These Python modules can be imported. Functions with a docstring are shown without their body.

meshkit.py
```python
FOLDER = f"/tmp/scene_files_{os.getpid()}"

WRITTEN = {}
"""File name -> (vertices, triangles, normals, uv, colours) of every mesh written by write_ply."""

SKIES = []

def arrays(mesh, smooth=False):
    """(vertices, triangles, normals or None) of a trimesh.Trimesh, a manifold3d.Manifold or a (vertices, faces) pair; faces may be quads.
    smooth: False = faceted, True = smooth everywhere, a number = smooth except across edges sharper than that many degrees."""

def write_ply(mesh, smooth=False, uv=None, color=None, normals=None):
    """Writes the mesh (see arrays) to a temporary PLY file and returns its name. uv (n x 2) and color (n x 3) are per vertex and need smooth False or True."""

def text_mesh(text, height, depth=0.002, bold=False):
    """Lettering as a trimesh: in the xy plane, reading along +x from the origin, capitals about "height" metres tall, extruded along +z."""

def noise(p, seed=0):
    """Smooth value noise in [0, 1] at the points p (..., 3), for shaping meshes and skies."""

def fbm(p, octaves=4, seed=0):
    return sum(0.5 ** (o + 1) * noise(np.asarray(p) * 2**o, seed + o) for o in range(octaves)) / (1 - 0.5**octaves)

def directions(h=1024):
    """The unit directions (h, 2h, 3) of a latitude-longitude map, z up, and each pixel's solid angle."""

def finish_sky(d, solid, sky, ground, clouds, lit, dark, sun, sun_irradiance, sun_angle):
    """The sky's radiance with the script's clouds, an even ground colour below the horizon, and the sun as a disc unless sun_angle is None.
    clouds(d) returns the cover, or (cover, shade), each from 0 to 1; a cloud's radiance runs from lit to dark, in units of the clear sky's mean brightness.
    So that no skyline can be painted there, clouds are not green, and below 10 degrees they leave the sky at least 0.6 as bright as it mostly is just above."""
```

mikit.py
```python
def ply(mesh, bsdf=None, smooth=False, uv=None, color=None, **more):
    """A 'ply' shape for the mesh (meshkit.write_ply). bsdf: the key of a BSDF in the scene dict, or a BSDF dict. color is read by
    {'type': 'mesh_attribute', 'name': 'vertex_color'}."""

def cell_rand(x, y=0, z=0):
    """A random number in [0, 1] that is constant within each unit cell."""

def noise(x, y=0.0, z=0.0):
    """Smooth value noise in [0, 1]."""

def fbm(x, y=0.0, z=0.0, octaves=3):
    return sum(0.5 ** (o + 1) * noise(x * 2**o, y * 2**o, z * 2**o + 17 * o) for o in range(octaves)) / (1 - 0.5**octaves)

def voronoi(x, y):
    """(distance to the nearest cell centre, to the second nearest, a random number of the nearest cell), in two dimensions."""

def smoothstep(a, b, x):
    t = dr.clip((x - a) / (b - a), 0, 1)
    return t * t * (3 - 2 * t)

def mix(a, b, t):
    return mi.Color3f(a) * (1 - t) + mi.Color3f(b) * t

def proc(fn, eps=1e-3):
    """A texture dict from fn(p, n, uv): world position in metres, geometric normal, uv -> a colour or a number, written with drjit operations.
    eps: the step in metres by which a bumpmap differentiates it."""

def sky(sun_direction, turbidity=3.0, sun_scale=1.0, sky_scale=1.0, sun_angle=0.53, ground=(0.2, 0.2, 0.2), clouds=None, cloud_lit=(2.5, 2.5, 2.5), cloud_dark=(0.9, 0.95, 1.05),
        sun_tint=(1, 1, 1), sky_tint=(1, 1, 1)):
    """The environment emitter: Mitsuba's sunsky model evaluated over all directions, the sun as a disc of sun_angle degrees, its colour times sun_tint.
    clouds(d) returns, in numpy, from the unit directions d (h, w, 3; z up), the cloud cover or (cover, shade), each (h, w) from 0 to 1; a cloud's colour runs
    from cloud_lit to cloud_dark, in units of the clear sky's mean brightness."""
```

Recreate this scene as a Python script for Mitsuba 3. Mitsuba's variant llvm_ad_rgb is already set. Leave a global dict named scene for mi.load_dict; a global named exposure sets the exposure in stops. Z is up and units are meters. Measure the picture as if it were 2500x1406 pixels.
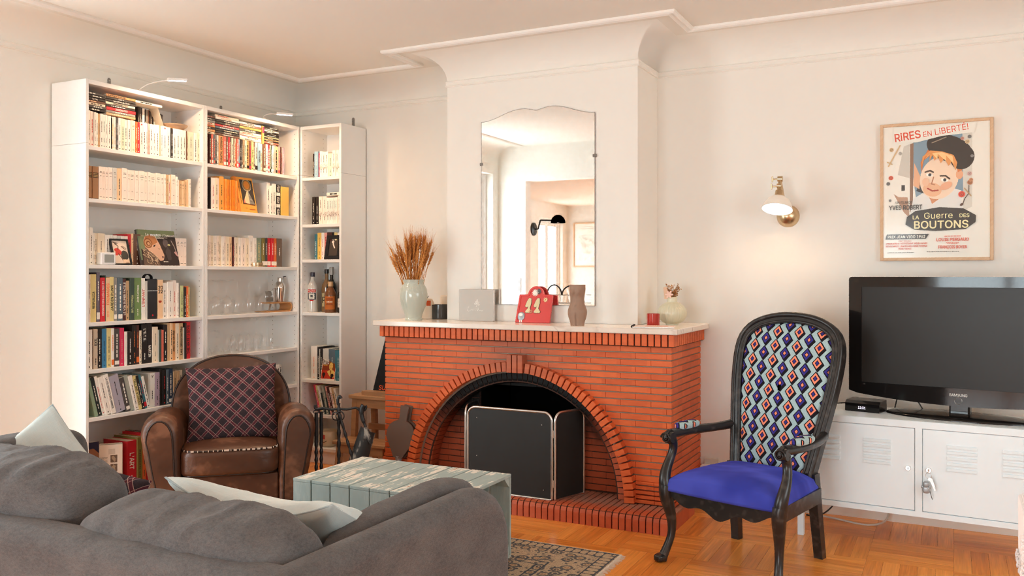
import math, random
import numpy as np, trimesh, drjit as dr, mitsuba as mi
import manifold3d as m3
import shapely.geometry as sg
import mikit, meshkit
from mikit import proc, noise, fbm, cell_rand, smoothstep, mix, voronoi

T = mi.ScalarTransform4f
scene, labels = {}, {}
rng = random.Random(7)

# ---------------------------------------------------------------- camera, lights, exposure
FOC = 2117.0
YAW = math.radians(27.0)
EYE = (0.0, 0.0, 1.315)
scene['camera'] = {
    'type': 'perspective', 'fov': math.degrees(2 * math.atan(1250.0 / FOC)), 'fov_axis': 'x',
    'principal_point_offset_x': 0.0, 'principal_point_offset_y': (703.0 - 672.0) / 1406.0,
    'near_clip': 0.05, 'far_clip': 60.0,
    'to_world': T().look_at(origin=list(EYE), target=[-math.sin(YAW), math.cos(YAW), EYE[2]], up=[0, 0, 1]),
}
exposure = 0.38
DAYLIGHT = (4.45, 5.3, 5.65)          # radiance of the overexposed windows
LAMP_WARM = (1.0, 0.66, 0.40)
SCONCE, SHELF_LAMP = 75.0, 420.0        # radiance of the lamps

# ---------------------------------------------------------------- helpers
_used = {}
def numbered(key):
    n = _used.get(key, 0)
    _used[key] = n + 1
    return key if n == 0 else '%s_%03d' % (key, n)

def thing(name, label=None, cat=None, group=None):
    k = numbered(name)
    if label:
        labels[k] = {'label': label, 'category': cat}
        if group: labels[k]['group'] = group
    return k

def put(key, mesh, mat, smooth=False, **kw):
    scene[key] = mikit.ply(mesh, mat, smooth=smooth, **kw)
    return key

def part(parent, name, mesh, mat, smooth=False, label=None, kind=None, **kw):
    k = numbered(parent + '__' + name)
    put(k, mesh, mat, smooth, **kw)
    if label or kind:
        labels[k] = {}
        if label: labels[k]['label'] = label
        if kind: labels[k]['kind'] = kind
    return k

def single(name, mesh, mat, label, cat, group=None, smooth=False, **kw):
    k = thing(name, label, cat, group)
    put(k, mesh, mat, smooth, **kw)
    return k

def struct(name, mesh, mat, smooth=False, label=None, **kw):
    k = numbered(name)
    if mesh is not None: put(k, mesh, mat, smooth, **kw)
    labels[k] = {'kind': 'structure'}
    if label: labels[k]['label'] = label
    return k

# --- meshes
def cat(*ms):
    ms = [m for a in ms for m in (a if isinstance(a, (list, tuple)) else [a])]
    return trimesh.util.concatenate(ms)

def tm(v, f):
    f = np.asarray(f, int)
    if f.shape[1] == 4: f = np.vstack([f[:, [0, 1, 2]], f[:, [0, 2, 3]]])
    return trimesh.Trimesh(np.asarray(v, float), f, process=False)

def box(x0, x1, y0, y1, z0, z1):
    m = trimesh.creation.box((x1 - x0, y1 - y0, z1 - z0))
    m.apply_translation(((x0 + x1) / 2, (y0 + y1) / 2, (z0 + z1) / 2))
    return m

def cbox(x0, x1, y0, y1, z0, z1, c=0.003):
    """box with chamfered edges"""
    c = min(c, 0.45 * min(x1 - x0, y1 - y0, z1 - z0))
    pts = []
    for x, sx in ((x0, 1), (x1, -1)):
        for y, sy in ((y0, 1), (y1, -1)):
            for z, sz in ((z0, 1), (z1, -1)):
                pts += [(x, y + sy * c, z + sz * c), (x + sx * c, y, z + sz * c), (x + sx * c, y + sy * c, z)]
    return hull(pts)

def hull(pts):
    m = m3.Manifold.hull_points(np.asarray(pts, np.float32)).to_mesh()
    return tm(m.vert_properties[:, :3], m.tri_verts)

def rbox(x0, x1, y0, y1, z0, z1, r, n=16):
    """box with rounded edges: hull of eight spheres"""
    r = min(r, 0.499 * min(x1 - x0, y1 - y0, z1 - z0))
    s = np.array(trimesh.creation.uv_sphere(r, count=[n // 2 + 1, n]).vertices)
    return hull(np.vstack([s + (x, y, z) for x in (x0 + r, x1 - r) for y in (y0 + r, y1 - r) for z in (z0 + r, z1 - r)]))

def to_man(m):
    m = m.copy(); m.merge_vertices()
    return m3.Manifold(m3.Mesh(np.asarray(m.vertices, np.float32), np.asarray(m.faces, np.uint32)))

def fr_man(M):
    m = M.to_mesh()
    return tm(m.vert_properties[:, :3], m.tri_verts)

def diff(a, b): return fr_man(to_man(a) - to_man(b))

def lathe(prof, n=32, axis='z', close=False):
    """prof: (r, z) points from bottom to top"""
    p = np.array(prof, float)
    a = np.arange(n) * 2 * np.pi / n
    v = np.stack([p[:, None, 0] * np.cos(a), p[:, None, 0] * np.sin(a), np.repeat(p[:, 1:2], n, 1)], -1).reshape(-1, 3)
    i, j = np.meshgrid(np.arange(len(p) - 1), np.arange(n), indexing='ij')
    q = np.stack([i * n + j, i * n + (j + 1) % n, (i + 1) * n + (j + 1) % n, (i + 1) * n + j], -1).reshape(-1, 4)
    m = tm(v, q)
    m.merge_vertices()
    m.update_faces(m.nondegenerate_faces())
    return m

def tube(pts, r, sides=10, caps=True, flat=None):
    """polyline as a tube; flat=(a, b) scales the section along the two frame axes"""
    p = np.asarray(pts, float)
    t = np.gradient(p, axis=0)
    t /= np.linalg.norm(t, axis=1, keepdims=True) + 1e-12
    ref = np.array([0, 0, 1.0]) if abs(t[0, 2]) < 0.9 else np.array([1.0, 0, 0])
    A = []
    a = np.cross(t[0], ref); a /= np.linalg.norm(a)
    for k in range(len(p)):
        a = a - t[k] * (a @ t[k]); a /= np.linalg.norm(a) + 1e-12
        A.append(a)
    A = np.array(A); B = np.cross(t, A)
    r = np.broadcast_to(r, (len(p),))
    ang = np.arange(sides) * 2 * np.pi / sides
    fa, fb = flat or (1, 1)
    v = p[:, None] + r[:, None, None] * (fa * np.cos(ang)[None, :, None] * A[:, None] + fb * np.sin(ang)[None, :, None] * B[:, None])
    n = len(p)
    i, j = np.meshgrid(np.arange(n - 1), np.arange(sides), indexing='ij')
    q = np.stack([i * sides + j, i * sides + (j + 1) % sides, (i + 1) * sides + (j + 1) % sides, (i + 1) * sides + j], -1).reshape(-1, 4)
    f = np.vstack([q[:, [0, 1, 2]], q[:, [0, 2, 3]]])
    v = v.reshape(-1, 3)
    if caps:
        v = np.vstack([v, p[:1], p[-1:]])
        c0, c1 = n * sides, n * sides + 1
        j = np.arange(sides)
        f = np.vstack([f, np.stack([np.full(sides, c0), (j + 1) % sides, j], 1), np.stack([np.full(sides, c1), (n - 1) * sides + j, (n - 1) * sides + (j + 1) % sides], 1)])
    return tm(v, f)

def spline(pts, n=40):
    from scipy.interpolate import CubicSpline
    p = np.asarray(pts, float)
    s = np.r_[0, np.cumsum(np.linalg.norm(np.diff(p, axis=0), axis=1))]
    return CubicSpline(s, p)(np.linspace(0, s[-1], n))

def loft(rings, caps=True):
    """list of closed rings with equal point counts -> surface"""
    R_ = np.asarray(rings, float); n, s = R_.shape[:2]
    i, j = np.meshgrid(np.arange(n - 1), np.arange(s), indexing='ij')
    q = np.stack([i * s + j, i * s + (j + 1) % s, (i + 1) * s + (j + 1) % s, (i + 1) * s + j], -1).reshape(-1, 4)
    f = np.vstack([q[:, [0, 1, 2]], q[:, [0, 2, 3]]]); v = R_.reshape(-1, 3)
    if caps:
        v = np.vstack([v, R_[0].mean(0), R_[-1].mean(0)]); c0 = n * s
        j = np.arange(s)
        f = np.vstack([f, np.stack([np.full(s, c0), (j + 1) % s, j], 1), np.stack([np.full(s, c0 + 1), (n - 1) * s + j, (n - 1) * s + (j + 1) % s], 1)])
    return tm(v, f)

def prism(poly, h0, h1, plane='xy'):
    """shapely polygon extruded from h0 to h1; plane xy -> along z, xz -> along y, yz -> along x"""
    if not isinstance(poly, (sg.Polygon, sg.MultiPolygon)): poly = sg.Polygon(poly)
    ms = [trimesh.creation.extrude_polygon(g, h1 - h0, engine='earcut') for g in getattr(poly, 'geoms', [poly])]
    m = cat(ms); v = np.array(m.vertices); v[:, 2] += h0
    if plane == 'xz':
        v = v[:, [0, 2, 1]]; f = np.array(m.faces)[:, ::-1]
    elif plane == 'yz':
        v = v[:, [2, 0, 1]]; f = np.array(m.faces)
    else: f = np.array(m.faces)
    return tm(v, f)

def move(m, x=0, y=0, z=0, rz=0, rx=0, ry=0, s=1):
    m = m.copy()
    M = np.eye(4)
    for ang, ax in ((rx, (1, 0, 0)), (ry, (0, 1, 0)), (rz, (0, 0, 1))):
        if ang: M = trimesh.transformations.rotation_matrix(math.radians(ang), ax) @ M
    M[:3, :3] *= s
    M[:3, 3] += (x, y, z)
    m.apply_transform(M)
    return m

def frame(m, o, X, Y, Z):
    """local mesh (x, y, z) to o + x X + y Y + z Z"""
    v = np.array(m.vertices)
    w = np.asarray(o, float) + v[:, :1] * np.asarray(X, float) + v[:, 1:2] * np.asarray(Y, float) + v[:, 2:] * np.asarray(Z, float)
    f = np.array(m.faces)
    if np.linalg.det(np.array([X, Y, Z], float)) < 0: f = f[:, ::-1]
    return tm(w, f)

def sweep_path(path, prof, closed_prof=True):
    """profile of (d, z) swept along a plan polyline, mitred; d is measured to the right of the path's direction"""
    P = np.asarray(path, float)
    seg = np.diff(P, axis=0); seg /= np.linalg.norm(seg, axis=1, keepdims=True)
    nrm = np.stack([seg[:, 1], -seg[:, 0]], 1)
    mit = []
    for k in range(len(P)):
        if k == 0: mit.append(nrm[0])
        elif k == len(P) - 1: mit.append(nrm[-1])
        else:
            b = nrm[k - 1] + nrm[k]; mit.append(b / (1 + nrm[k - 1] @ nrm[k]))
    mit = np.array(mit)
    prof = np.asarray(prof, float); n, s = len(P), len(prof)
    v = np.zeros((n, s, 3))
    v[..., :2] = P[:, None] + mit[:, None] * prof[None, :, :1]
    v[..., 2] = prof[None, :, 1]
    js = np.arange(s if closed_prof else s - 1)
    i, j = np.meshgrid(np.arange(n - 1), js, indexing='ij')
    q = np.stack([i * s + j, (i + 1) * s + j, (i + 1) * s + (j + 1) % s, i * s + (j + 1) % s], -1).reshape(-1, 4)
    return tm(v.reshape(-1, 3), q)

def text(s, h, bold=False, depth=0.0004):
    return meshkit.text_mesh(s, h, depth, bold)

def fit_text(s, h, maxw, bold=False, depth=0.0004, center=True):
    """lettering of capital height h, squeezed to at most maxw wide, centred on the origin"""
    m = text(s, h, bold, depth)
    b = m.bounds; w = b[1][0] - b[0][0]
    v = np.array(m.vertices)
    v[:, 0] -= b[0][0]
    if w > maxw: v[:, 0] *= maxw / w; w = maxw
    if center: v[:, 0] -= w / 2
    v[:, 1] -= h / 2
    return tm(v, m.faces)

def fill_mesh(poly, d=0.0004):
    return prism(poly, 0, d)

def blob(cx, cy, rx, ry, n=28, rot=0, seed=None, amp=0.0):
    a = np.arange(n) * 2 * np.pi / n
    r = np.ones(n)
    if seed is not None:
        g = np.random.default_rng(seed)
        for k in (2, 3, 5): r = r + amp * g.normal() * np.cos(k * a + g.uniform(0, 6))
    x, y = rx * r * np.cos(a), ry * r * np.sin(a)
    c, s = math.cos(rot), math.sin(rot)
    return sg.Polygon(np.stack([cx + c * x - s * y, cy + s * x + c * y], 1)).buffer(0)

def col(mesh, c):
    """vertex colours for a whole mesh"""
    return np.tile(np.asarray(c, float), (len(mesh.vertices), 1))

def srgb(r, g=None, b=None):
    if g is None: r, g, b = [int(r[k:k + 2], 16) for k in (0, 2, 4)]
    c = np.array([r, g, b]) / 255.0
    return tuple(np.where(c <= 0.04045, c / 12.92, ((c + 0.055) / 1.055) ** 2.4))

# ---------------------------------------------------------------- materials
def mat(key, **kw):
    two = kw.pop('two', False)
    d = {'type': 'principled', **kw}
    for k, v in list(d.items()):
        if k == 'base_color' and isinstance(v, (tuple, list)): d[k] = {'type': 'rgb', 'value': list(map(float, v))}
    scene[key] = {'type': 'twosided', 'bsdf': d} if two else d
    return key

def bump(key, inner, fn, scale, eps=1e-3):
    scene[key] = {'type': 'bumpmap', 'arbitrary': proc(fn, eps), 'scale': float(scale), 'bsdf': inner}
    return key

def pr(**kw):
    d = {'type': 'principled', **kw}
    for k, v in list(d.items()):
        if k == 'base_color' and isinstance(v, (tuple, list)): d[k] = {'type': 'rgb', 'value': list(map(float, v))}
    return d

mat('m_wall', base_color=(0.765, 0.735, 0.675), roughness=0.75, specular=0.2, two=True)
mat('m_ceiling', base_color=(0.70, 0.665, 0.60), roughness=0.8, specular=0.2, two=True)
mat('m_trim', base_color=(0.82, 0.79, 0.74), roughness=0.5, specular=0.3, two=True)
mat('m_white', base_color=(0.80, 0.79, 0.76), roughness=0.42, specular=0.4, two=True)
mat('m_white_gloss', base_color=(0.80, 0.80, 0.79), roughness=0.25, specular=0.5, two=True)
mat('m_black', base_color=(0.012, 0.012, 0.013), roughness=0.4, specular=0.4)
mat('m_black_gloss', base_color=(0.008, 0.007, 0.007), roughness=0.06, specular=0.38)
mat('m_ink', base_color=(0.02, 0.02, 0.02), roughness=0.6, specular=0.2)
# coloured by vertex: book covers, cases, lettering
mat('m_cover', base_color={'type': 'mesh_attribute', 'name': 'vertex_color'}, roughness=0.45, specular=0.35)
mat('m_print', base_color={'type': 'mesh_attribute', 'name': 'vertex_color'}, roughness=0.6, specular=0.2, two=True)
mat('m_gloss_color', base_color={'type': 'mesh_attribute', 'name': 'vertex_color'}, roughness=0.2, specular=0.5)
mat('m_pages', base_color=(0.72, 0.66, 0.55), roughness=0.8, specular=0.1)
mat('m_steel', base_color=(0.62, 0.60, 0.57), roughness=0.28, metallic=1.0)
mat('m_chrome', base_color=(0.80, 0.78, 0.75), roughness=0.12, metallic=1.0)
mat('m_brass', base_color=(0.62, 0.45, 0.27), roughness=0.3, metallic=1.0)
mat('m_iron', base_color=(0.030, 0.029, 0.030), roughness=0.38, metallic=0.5, specular=0.5)
mat('m_mirror', base_color=(0.93, 0.935, 0.92), roughness=0.0, metallic=1.0)
scene['m_mirror'] = {'type': 'conductor', 'material': 'none', 'specular_reflectance': {'type': 'rgb', 'value': [0.93, 0.93, 0.92]}}
scene['m_glass'] = {'type': 'thindielectric', 'int_ior': 1.5}
scene['m_solid_glass'] = {'type': 'dielectric', 'int_ior': 1.5}
def vcol(parent, name, mesh, c, m='m_cover', smooth=False, label=None, **kw):
    return part(parent, name, mesh, m, smooth, label, color=col(mesh, c), **kw)
# ================================================================ the room
XL, YB, HC = -4.40, 5.06, 2.70           # left wall, back wall, ceiling
BX0, BX1, BY = -2.852, -1.594, 4.696      # chimney breast
XR, YS = 1.90, -3.70                      # right wall, far wall behind the camera
XD, HD = -5.65, 2.45                      # dining part behind the camera: its left wall and its ceiling
YP0, YP1 = 0.95, 1.07                     # beam and pier between the two parts

# walls
struct('wall_back', box(XL - 0.1, XR + 0.1, YB, YB + 0.12, 0, HC + 0.1), 'm_wall')
struct('wall_chimney', box(BX0, BX1, BY, YB - 0.0005, 1.0345, HC), 'm_wall')
WL0, WL1, WLT = 1.19, 2.42, 2.40          # french window in the left wall
struct('wall_left', cat(box(XL - 0.22, XL, YP0, WL0, 0, HC + 0.1), box(XL - 0.22, XL, WL1, YB + 0.1, 0, HC + 0.1), box(XL - 0.22, XL, WL0, WL1, WLT, HC + 0.1)), 'm_wall')
WR0, WR1, WRB, WRT = 1.25, 3.25, 0.85, 2.35  # window in the right wall, outside the frame
struct('wall_right', cat(box(XR, XR + 0.2, YS, WR0, 0, HC + 0.1), box(XR, XR + 0.2, WR1, YB + 0.1, 0, HC + 0.1), box(XR, XR + 0.2, WR0, WR1, 0, WRB), box(XR, XR + 0.2, WR0, WR1, WRT, HC + 0.1)), 'm_wall')
struct('wall_pier', box(XL - 0.05, -4.07, YP0, YP1, 0, 2.32), 'm_wall')
struct('trim_beam', box(XL - 0.05, XR, YP0, YP1, 2.32, HC + 0.05), 'm_wall')
LWY0, LWY1, LWT = -3.52, -2.60, 2.20         # its window, seen in the mirror
struct('wall_dining', cat(box(XD - 0.2, XD, LWY1, YP0, 0, HD + 0.05), box(XD - 0.2, XD, YS - 0.1, LWY0, 0, HD + 0.05), box(XD - 0.2, XD, LWY0, LWY1, LWT, HD + 0.05), box(XD - 0.1, XL - 0.2, YP0, YP0 + 0.1, 0, HD + 0.05)), 'm_wall')
# far wall with a wide window outside the mirror's view
FW = [(-3.4, -0.4, 0.30, 2.15)]
fw = [box(XD - 0.1, FW[0][0], YS - 0.2, YS, 0, HD + 0.05), box(FW[0][1], XR + 0.1, YS - 0.2, YS, 0, HD + 0.05)]
for a, b, z0, z1 in FW: fw += [box(a, b, YS - 0.2, YS, 0, z0), box(a, b, YS - 0.2, YS, z1, HD + 0.05)]
struct('wall_far', cat(fw), 'm_wall')
struct('ceiling', cat(box(XL - 0.1, XR + 0.1, YP0, YB + 0.1, HC, HC + 0.1), box(XD - 0.1, XR + 0.1, YS - 0.1, YP0 + 0.02, HD, HD + 0.1)), 'm_ceiling')

# coves, picture rail, ceiling moulding: mitred sweeps along the wall line
WALLLINE = [(XL, YP1), (XL, YB), (BX0, YB), (BX0, BY), (BX1, BY), (BX1, YB), (XR, YB), (XR, YP1)]
r_ = 0.165
cove = [(r_ - r_ * math.cos(a), HC - r_ + r_ * math.sin(a)) for a in np.linspace(0, math.pi / 2, 10)]
struct('trim_cove', sweep_path(WALLLINE, cove, False), 'm_wall', 40)
def rail(z): return [(0, z), (0.007, z), (0.011, z + 0.005), (0.007, z + 0.012), (0.006, z + 0.026), (0.010, z + 0.033), (0.006, z + 0.038), (0, z + 0.038)]
struct('trim_rail', sweep_path(WALLLINE, rail(2.500)), 'm_wall')
def mld(d, w=0.05): return [(d, HC), (d, HC - 0.012), (d + 0.008, HC - 0.018), (d + 0.02, HC - 0.011), (d + 0.03, HC - 0.011), (d + w - 0.008, HC - 0.02), (d + w, HC - 0.012), (d + w, HC)]
struct('trim_ceiling', sweep_path(WALLLINE, mld(0.25)), 'm_trim')
base = [(0, 0), (0.014, 0), (0.014, 0.085), (0.009, 0.10), (0, 0.105)]
struct('baseboard_left', sweep_path([(XL, WL1 + 0.06), (XL, 3.07)], base), 'm_wall')
struct('baseboard_back', cat(sweep_path([(-3.74, YB), (-3.19, YB)], base), sweep_path([(-1.30, YB), (XR, YB)], base)), 'm_wall')

# parquet: basket weave of strips
def wood_fn(p, n, uv):
    b = 0.36; s = 0.072
    bx, by = dr.floor(p.x / b), dr.floor(p.y / b)
    odd = (bx + by) - 2 * dr.floor((bx + by) / 2)
    along = dr.select(odd > 0.5, p.x, p.y); across = dr.select(odd > 0.5, p.y, p.x)
    sid = dr.floor(across / s)
    rnd = cell_rand(bx * 7 + 3, by * 11 + 5, sid)
    g = fbm(across * 90 + rnd * 30, along * 5 + rnd * 50, rnd * 9, 3)
    g2 = noise(across * 320, along * 9 + rnd * 40)
    c = mix((0.64, 0.205, 0.032), (0.84, 0.335, 0.068), smoothstep(0.1, 0.95, rnd * 0.6 + 0.4 * g))
    c = c * (0.80 + 0.35 * g) * (0.93 + 0.14 * g2)
    return c
scene['m_parquet'] = pr(base_color=proc(wood_fn), roughness=0.24, specular=0.5, clearcoat=0.35, clearcoat_gloss=0.85)
mat('m_subfloor', base_color=(0.10, 0.04, 0.015), roughness=0.6)
fl = struct('floor', cat(box(XD - 0.1, XR + 0.1, YS - 0.1, YB + 0.1, -0.05, -0.0015)), 'm_subfloor')
_b, _s = 0.36, 0.072
strips = []
for i in range(int(math.floor(XD / _b)), int(math.ceil(XR / _b))):
    for j in range(int(math.floor(YS / _b)), int(math.ceil(YB / _b))):
        odd = (i + j) % 2
        for k in range(5):
            x0, y0 = i * _b, j * _b
            if odd: r = (x0, x0 + _b, y0 + k * _s, y0 + (k + 1) * _s)
            else: r = (x0 + k * _s, x0 + (k + 1) * _s, y0, y0 + _b)
            r = (max(r[0], XD), min(r[1], XR), max(r[2], YS), min(r[3], YB))
            if r[1] - r[0] < 0.01 or r[3] - r[2] < 0.01: continue
            strips.append(r)
def floor_score(r):
    x, y = (r[0] + r[1]) / 2, (r[2] + r[3]) / 2
    t = -math.sin(YAW) * x + math.cos(YAW) * y; rr = math.cos(YAW) * x + math.sin(YAW) * y
    if t < 0.5: return -99
    px, py = 1250 + FOC * rr / t, 672 + FOC * EYE[2] / t
    if not (1180 < px < 2530 and 1180 < py < 1440) or (x < -1.3 and y > 4.3) or (y < 3.75 and x < -1.45): return -9 - t
    return -t
strips.sort(key=floor_score, reverse=True)
def strip_mesh(r, g=0.0004, z=0.0): return cbox(r[0] + g, r[1] - g, r[2] + g, r[3] - g, -0.012, z, 0.0008)
_rp = random.Random(3)
for r in strips[:290]: part(fl, 'parquet_strip', strip_mesh(r, z=_rp.uniform(-0.0005, 0.0004)), 'm_parquet')
part(fl, 'parquet_field', cat([strip_mesh(r) for r in strips[290:]]), 'm_parquet', kind='stuff')

# ---------------------------------------------------------------- windows (daylight comes through their overexposed panes)
scene['m_daylight'] = {'type': 'diffuse', 'reflectance': {'type': 'rgb', 'value': [0.7, 0.7, 0.7]}}
def window(name, axis, at, a0, a1, z0, z1, inward, mullions=1, power=1.0, sill=True, depth=0.07):
    """a framed window with glowing panes in the plane axis = at; inward = +-1 towards the room"""
    k = struct(name, None, None)
    def B(u0, u1, z_0, z_1, d0, d1):
        d0, d1 = sorted((at + d0 * inward, at + d1 * inward))
        return cbox(d0, d1, u0, u1, z_0, z_1, 0.004) if axis == 'x' else cbox(u0, u1, d0, d1, z_0, z_1, 0.004)
    w = 0.055
    part(k, 'frame', cat(B(a0, a0 + w, z0, z1, -depth, 0), B(a1 - w, a1, z0, z1, -depth, 0), B(a0, a1, z1 - w, z1, -depth, 0), B(a0, a1, z0, z0 + w, -depth, 0)), 'm_white_gloss')
    n = mullions + 1
    cw = (a1 - a0 - 2 * w) / n
    for i in range(n):
        u0, u1 = a0 + w + i * cw, a0 + w + (i + 1) * cw
        s = part(k, 'casement', cat(B(u0, u0 + 0.05, z0 + w, z1 - w, -depth + 0.012, -0.012), B(u1 - 0.05, u1, z0 + w, z1 - w, -depth + 0.012, -0.012),
                                    B(u0, u1, z1 - w - 0.05, z1 - w, -depth + 0.012, -0.012), B(u0, u1, z0 + w, z0 + w + 0.07, -depth + 0.012, -0.012)), 'm_white_gloss')
        d = at - depth * 0.6 * inward
        e0, e1, f0, f1 = u0 + 0.045, u1 - 0.045, z0 + w + 0.06, z1 - w - 0.045
        if axis == 'x': v = [(d, e0, f0), (d, e1, f0), (d, e1, f1), (d, e0, f1)]
        else: v = [(e0, d, f0), (e1, d, f0), (e1, d, f1), (e0, d, f1)]
        q = [[0, 1, 2, 3]]
        nn = np.cross(np.subtract(v[1], v[0]), np.subtract(v[2], v[0]))
        if nn[0 if axis == 'x' else 1] * inward < 0: q = [[3, 2, 1, 0]]
        pk = numbered(s + '__pane')
        scene[pk] = mikit.ply(tm(v, q), 'm_daylight', emitter={'type': 'area', 'radiance': {'type': 'rgb', 'value': [float(c * power) for c in DAYLIGHT]}})
    return k
window('window_1', 'x', XL - 0.08, WL0, WL1, 0.02, WLT, 1, 1, 1.35)
window('window_2', 'x', XR + 0.08, WR0, WR1, WRB, WRT, -1, 2, 0.9)
window('window_3', 'x', XD - 0.06, LWY0, LWY1, 0.03, LWT, 1, 1, 0.8)
window('window_4', 'y', YS - 0.08, *FW[0], 1, 2, 1.9)
# ================================================================ brick fireplace
FX0, FX1, FY = -3.169, -1.329, 4.470      # face of the brickwork
ACX, ACZ, AR = -2.250, 0.09, 0.672        # arch centre and inner radius of the proud ring
def brick_fn(p, n, uv):
    lay = dr.floor((p.z - 0.2) / 0.0365)
    r1 = cell_rand(dr.floor(p.x / 0.1725 + 0.5 * (lay - 2 * dr.floor(lay / 2))), lay, dr.floor(p.y * 6))
    g = fbm(p.x * 26, p.y * 26, p.z * 60, 3)
    c = mix((0.48, 0.080, 0.022), (0.70, 0.150, 0.042), 0.55 * r1 + 0.5 * g)
    # soot stain above the crown of the arch, on the ring and inside
    dx, dz = p.x + 2.25, p.z - 0.84
    stain = dr.exp(-(dx * dx / 0.085 + dz * dz / 0.022)) * (0.55 + 0.5 * fbm(p.x * 7, p.z * 7, 3.0, 3))
    return mix(c, (0.17, 0.085, 0.062), dr.clip(stain * 0.75, 0, 0.8))
mat('m_brick', base_color=proc(brick_fn), roughness=0.48, specular=0.25)
def soot_fn(p, n, uv):
    g = fbm(p.x * 14, p.y * 14, p.z * 14, 3)
    c = mix((0.40, 0.085, 0.036), (0.50, 0.12, 0.055), g)
    rad = dr.sqrt((p.x + 2.25) * (p.x + 2.25) + (p.z - 0.09) * (p.z - 0.09))
    up = smoothstep(0.26, 0.58, p.z + 0.16 * (g - 0.5))
    deep = smoothstep(4.545, 4.70, p.y)
    return mix(c, (0.006, 0.005, 0.005), dr.clip(up + deep, 0, 1))
mat('m_brick_soot', base_color=proc(soot_fn), roughness=0.6, specular=0.2)
mat('m_soot', base_color=(0.004, 0.0035, 0.0035), roughness=0.95, specular=0.0)
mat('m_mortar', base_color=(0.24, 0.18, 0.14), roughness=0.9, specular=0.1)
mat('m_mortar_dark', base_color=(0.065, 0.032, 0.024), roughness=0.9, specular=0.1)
def hearth_fn(p, n, uv):
    g = fbm(p.x * 30, p.y * 30, p.z * 30, 3)
    r1 = cell_rand(dr.floor((p.x + 3.22) / 0.0365), 3, 5)
    c = mix((0.40, 0.070, 0.028), (0.58, 0.130, 0.052), 0.45 * r1 + 0.6 * g)
    ash = smoothstep(4.27, 4.40, p.y + 0.10 * (g - 0.5)) * smoothstep(0.07, 0.088, p.z)
    return mix(c, (0.27, 0.17, 0.13), ash * (0.45 + 0.6 * g))
mat('m_brick_hearth', base_color=proc(hearth_fn), roughness=0.45, specular=0.4)
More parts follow.
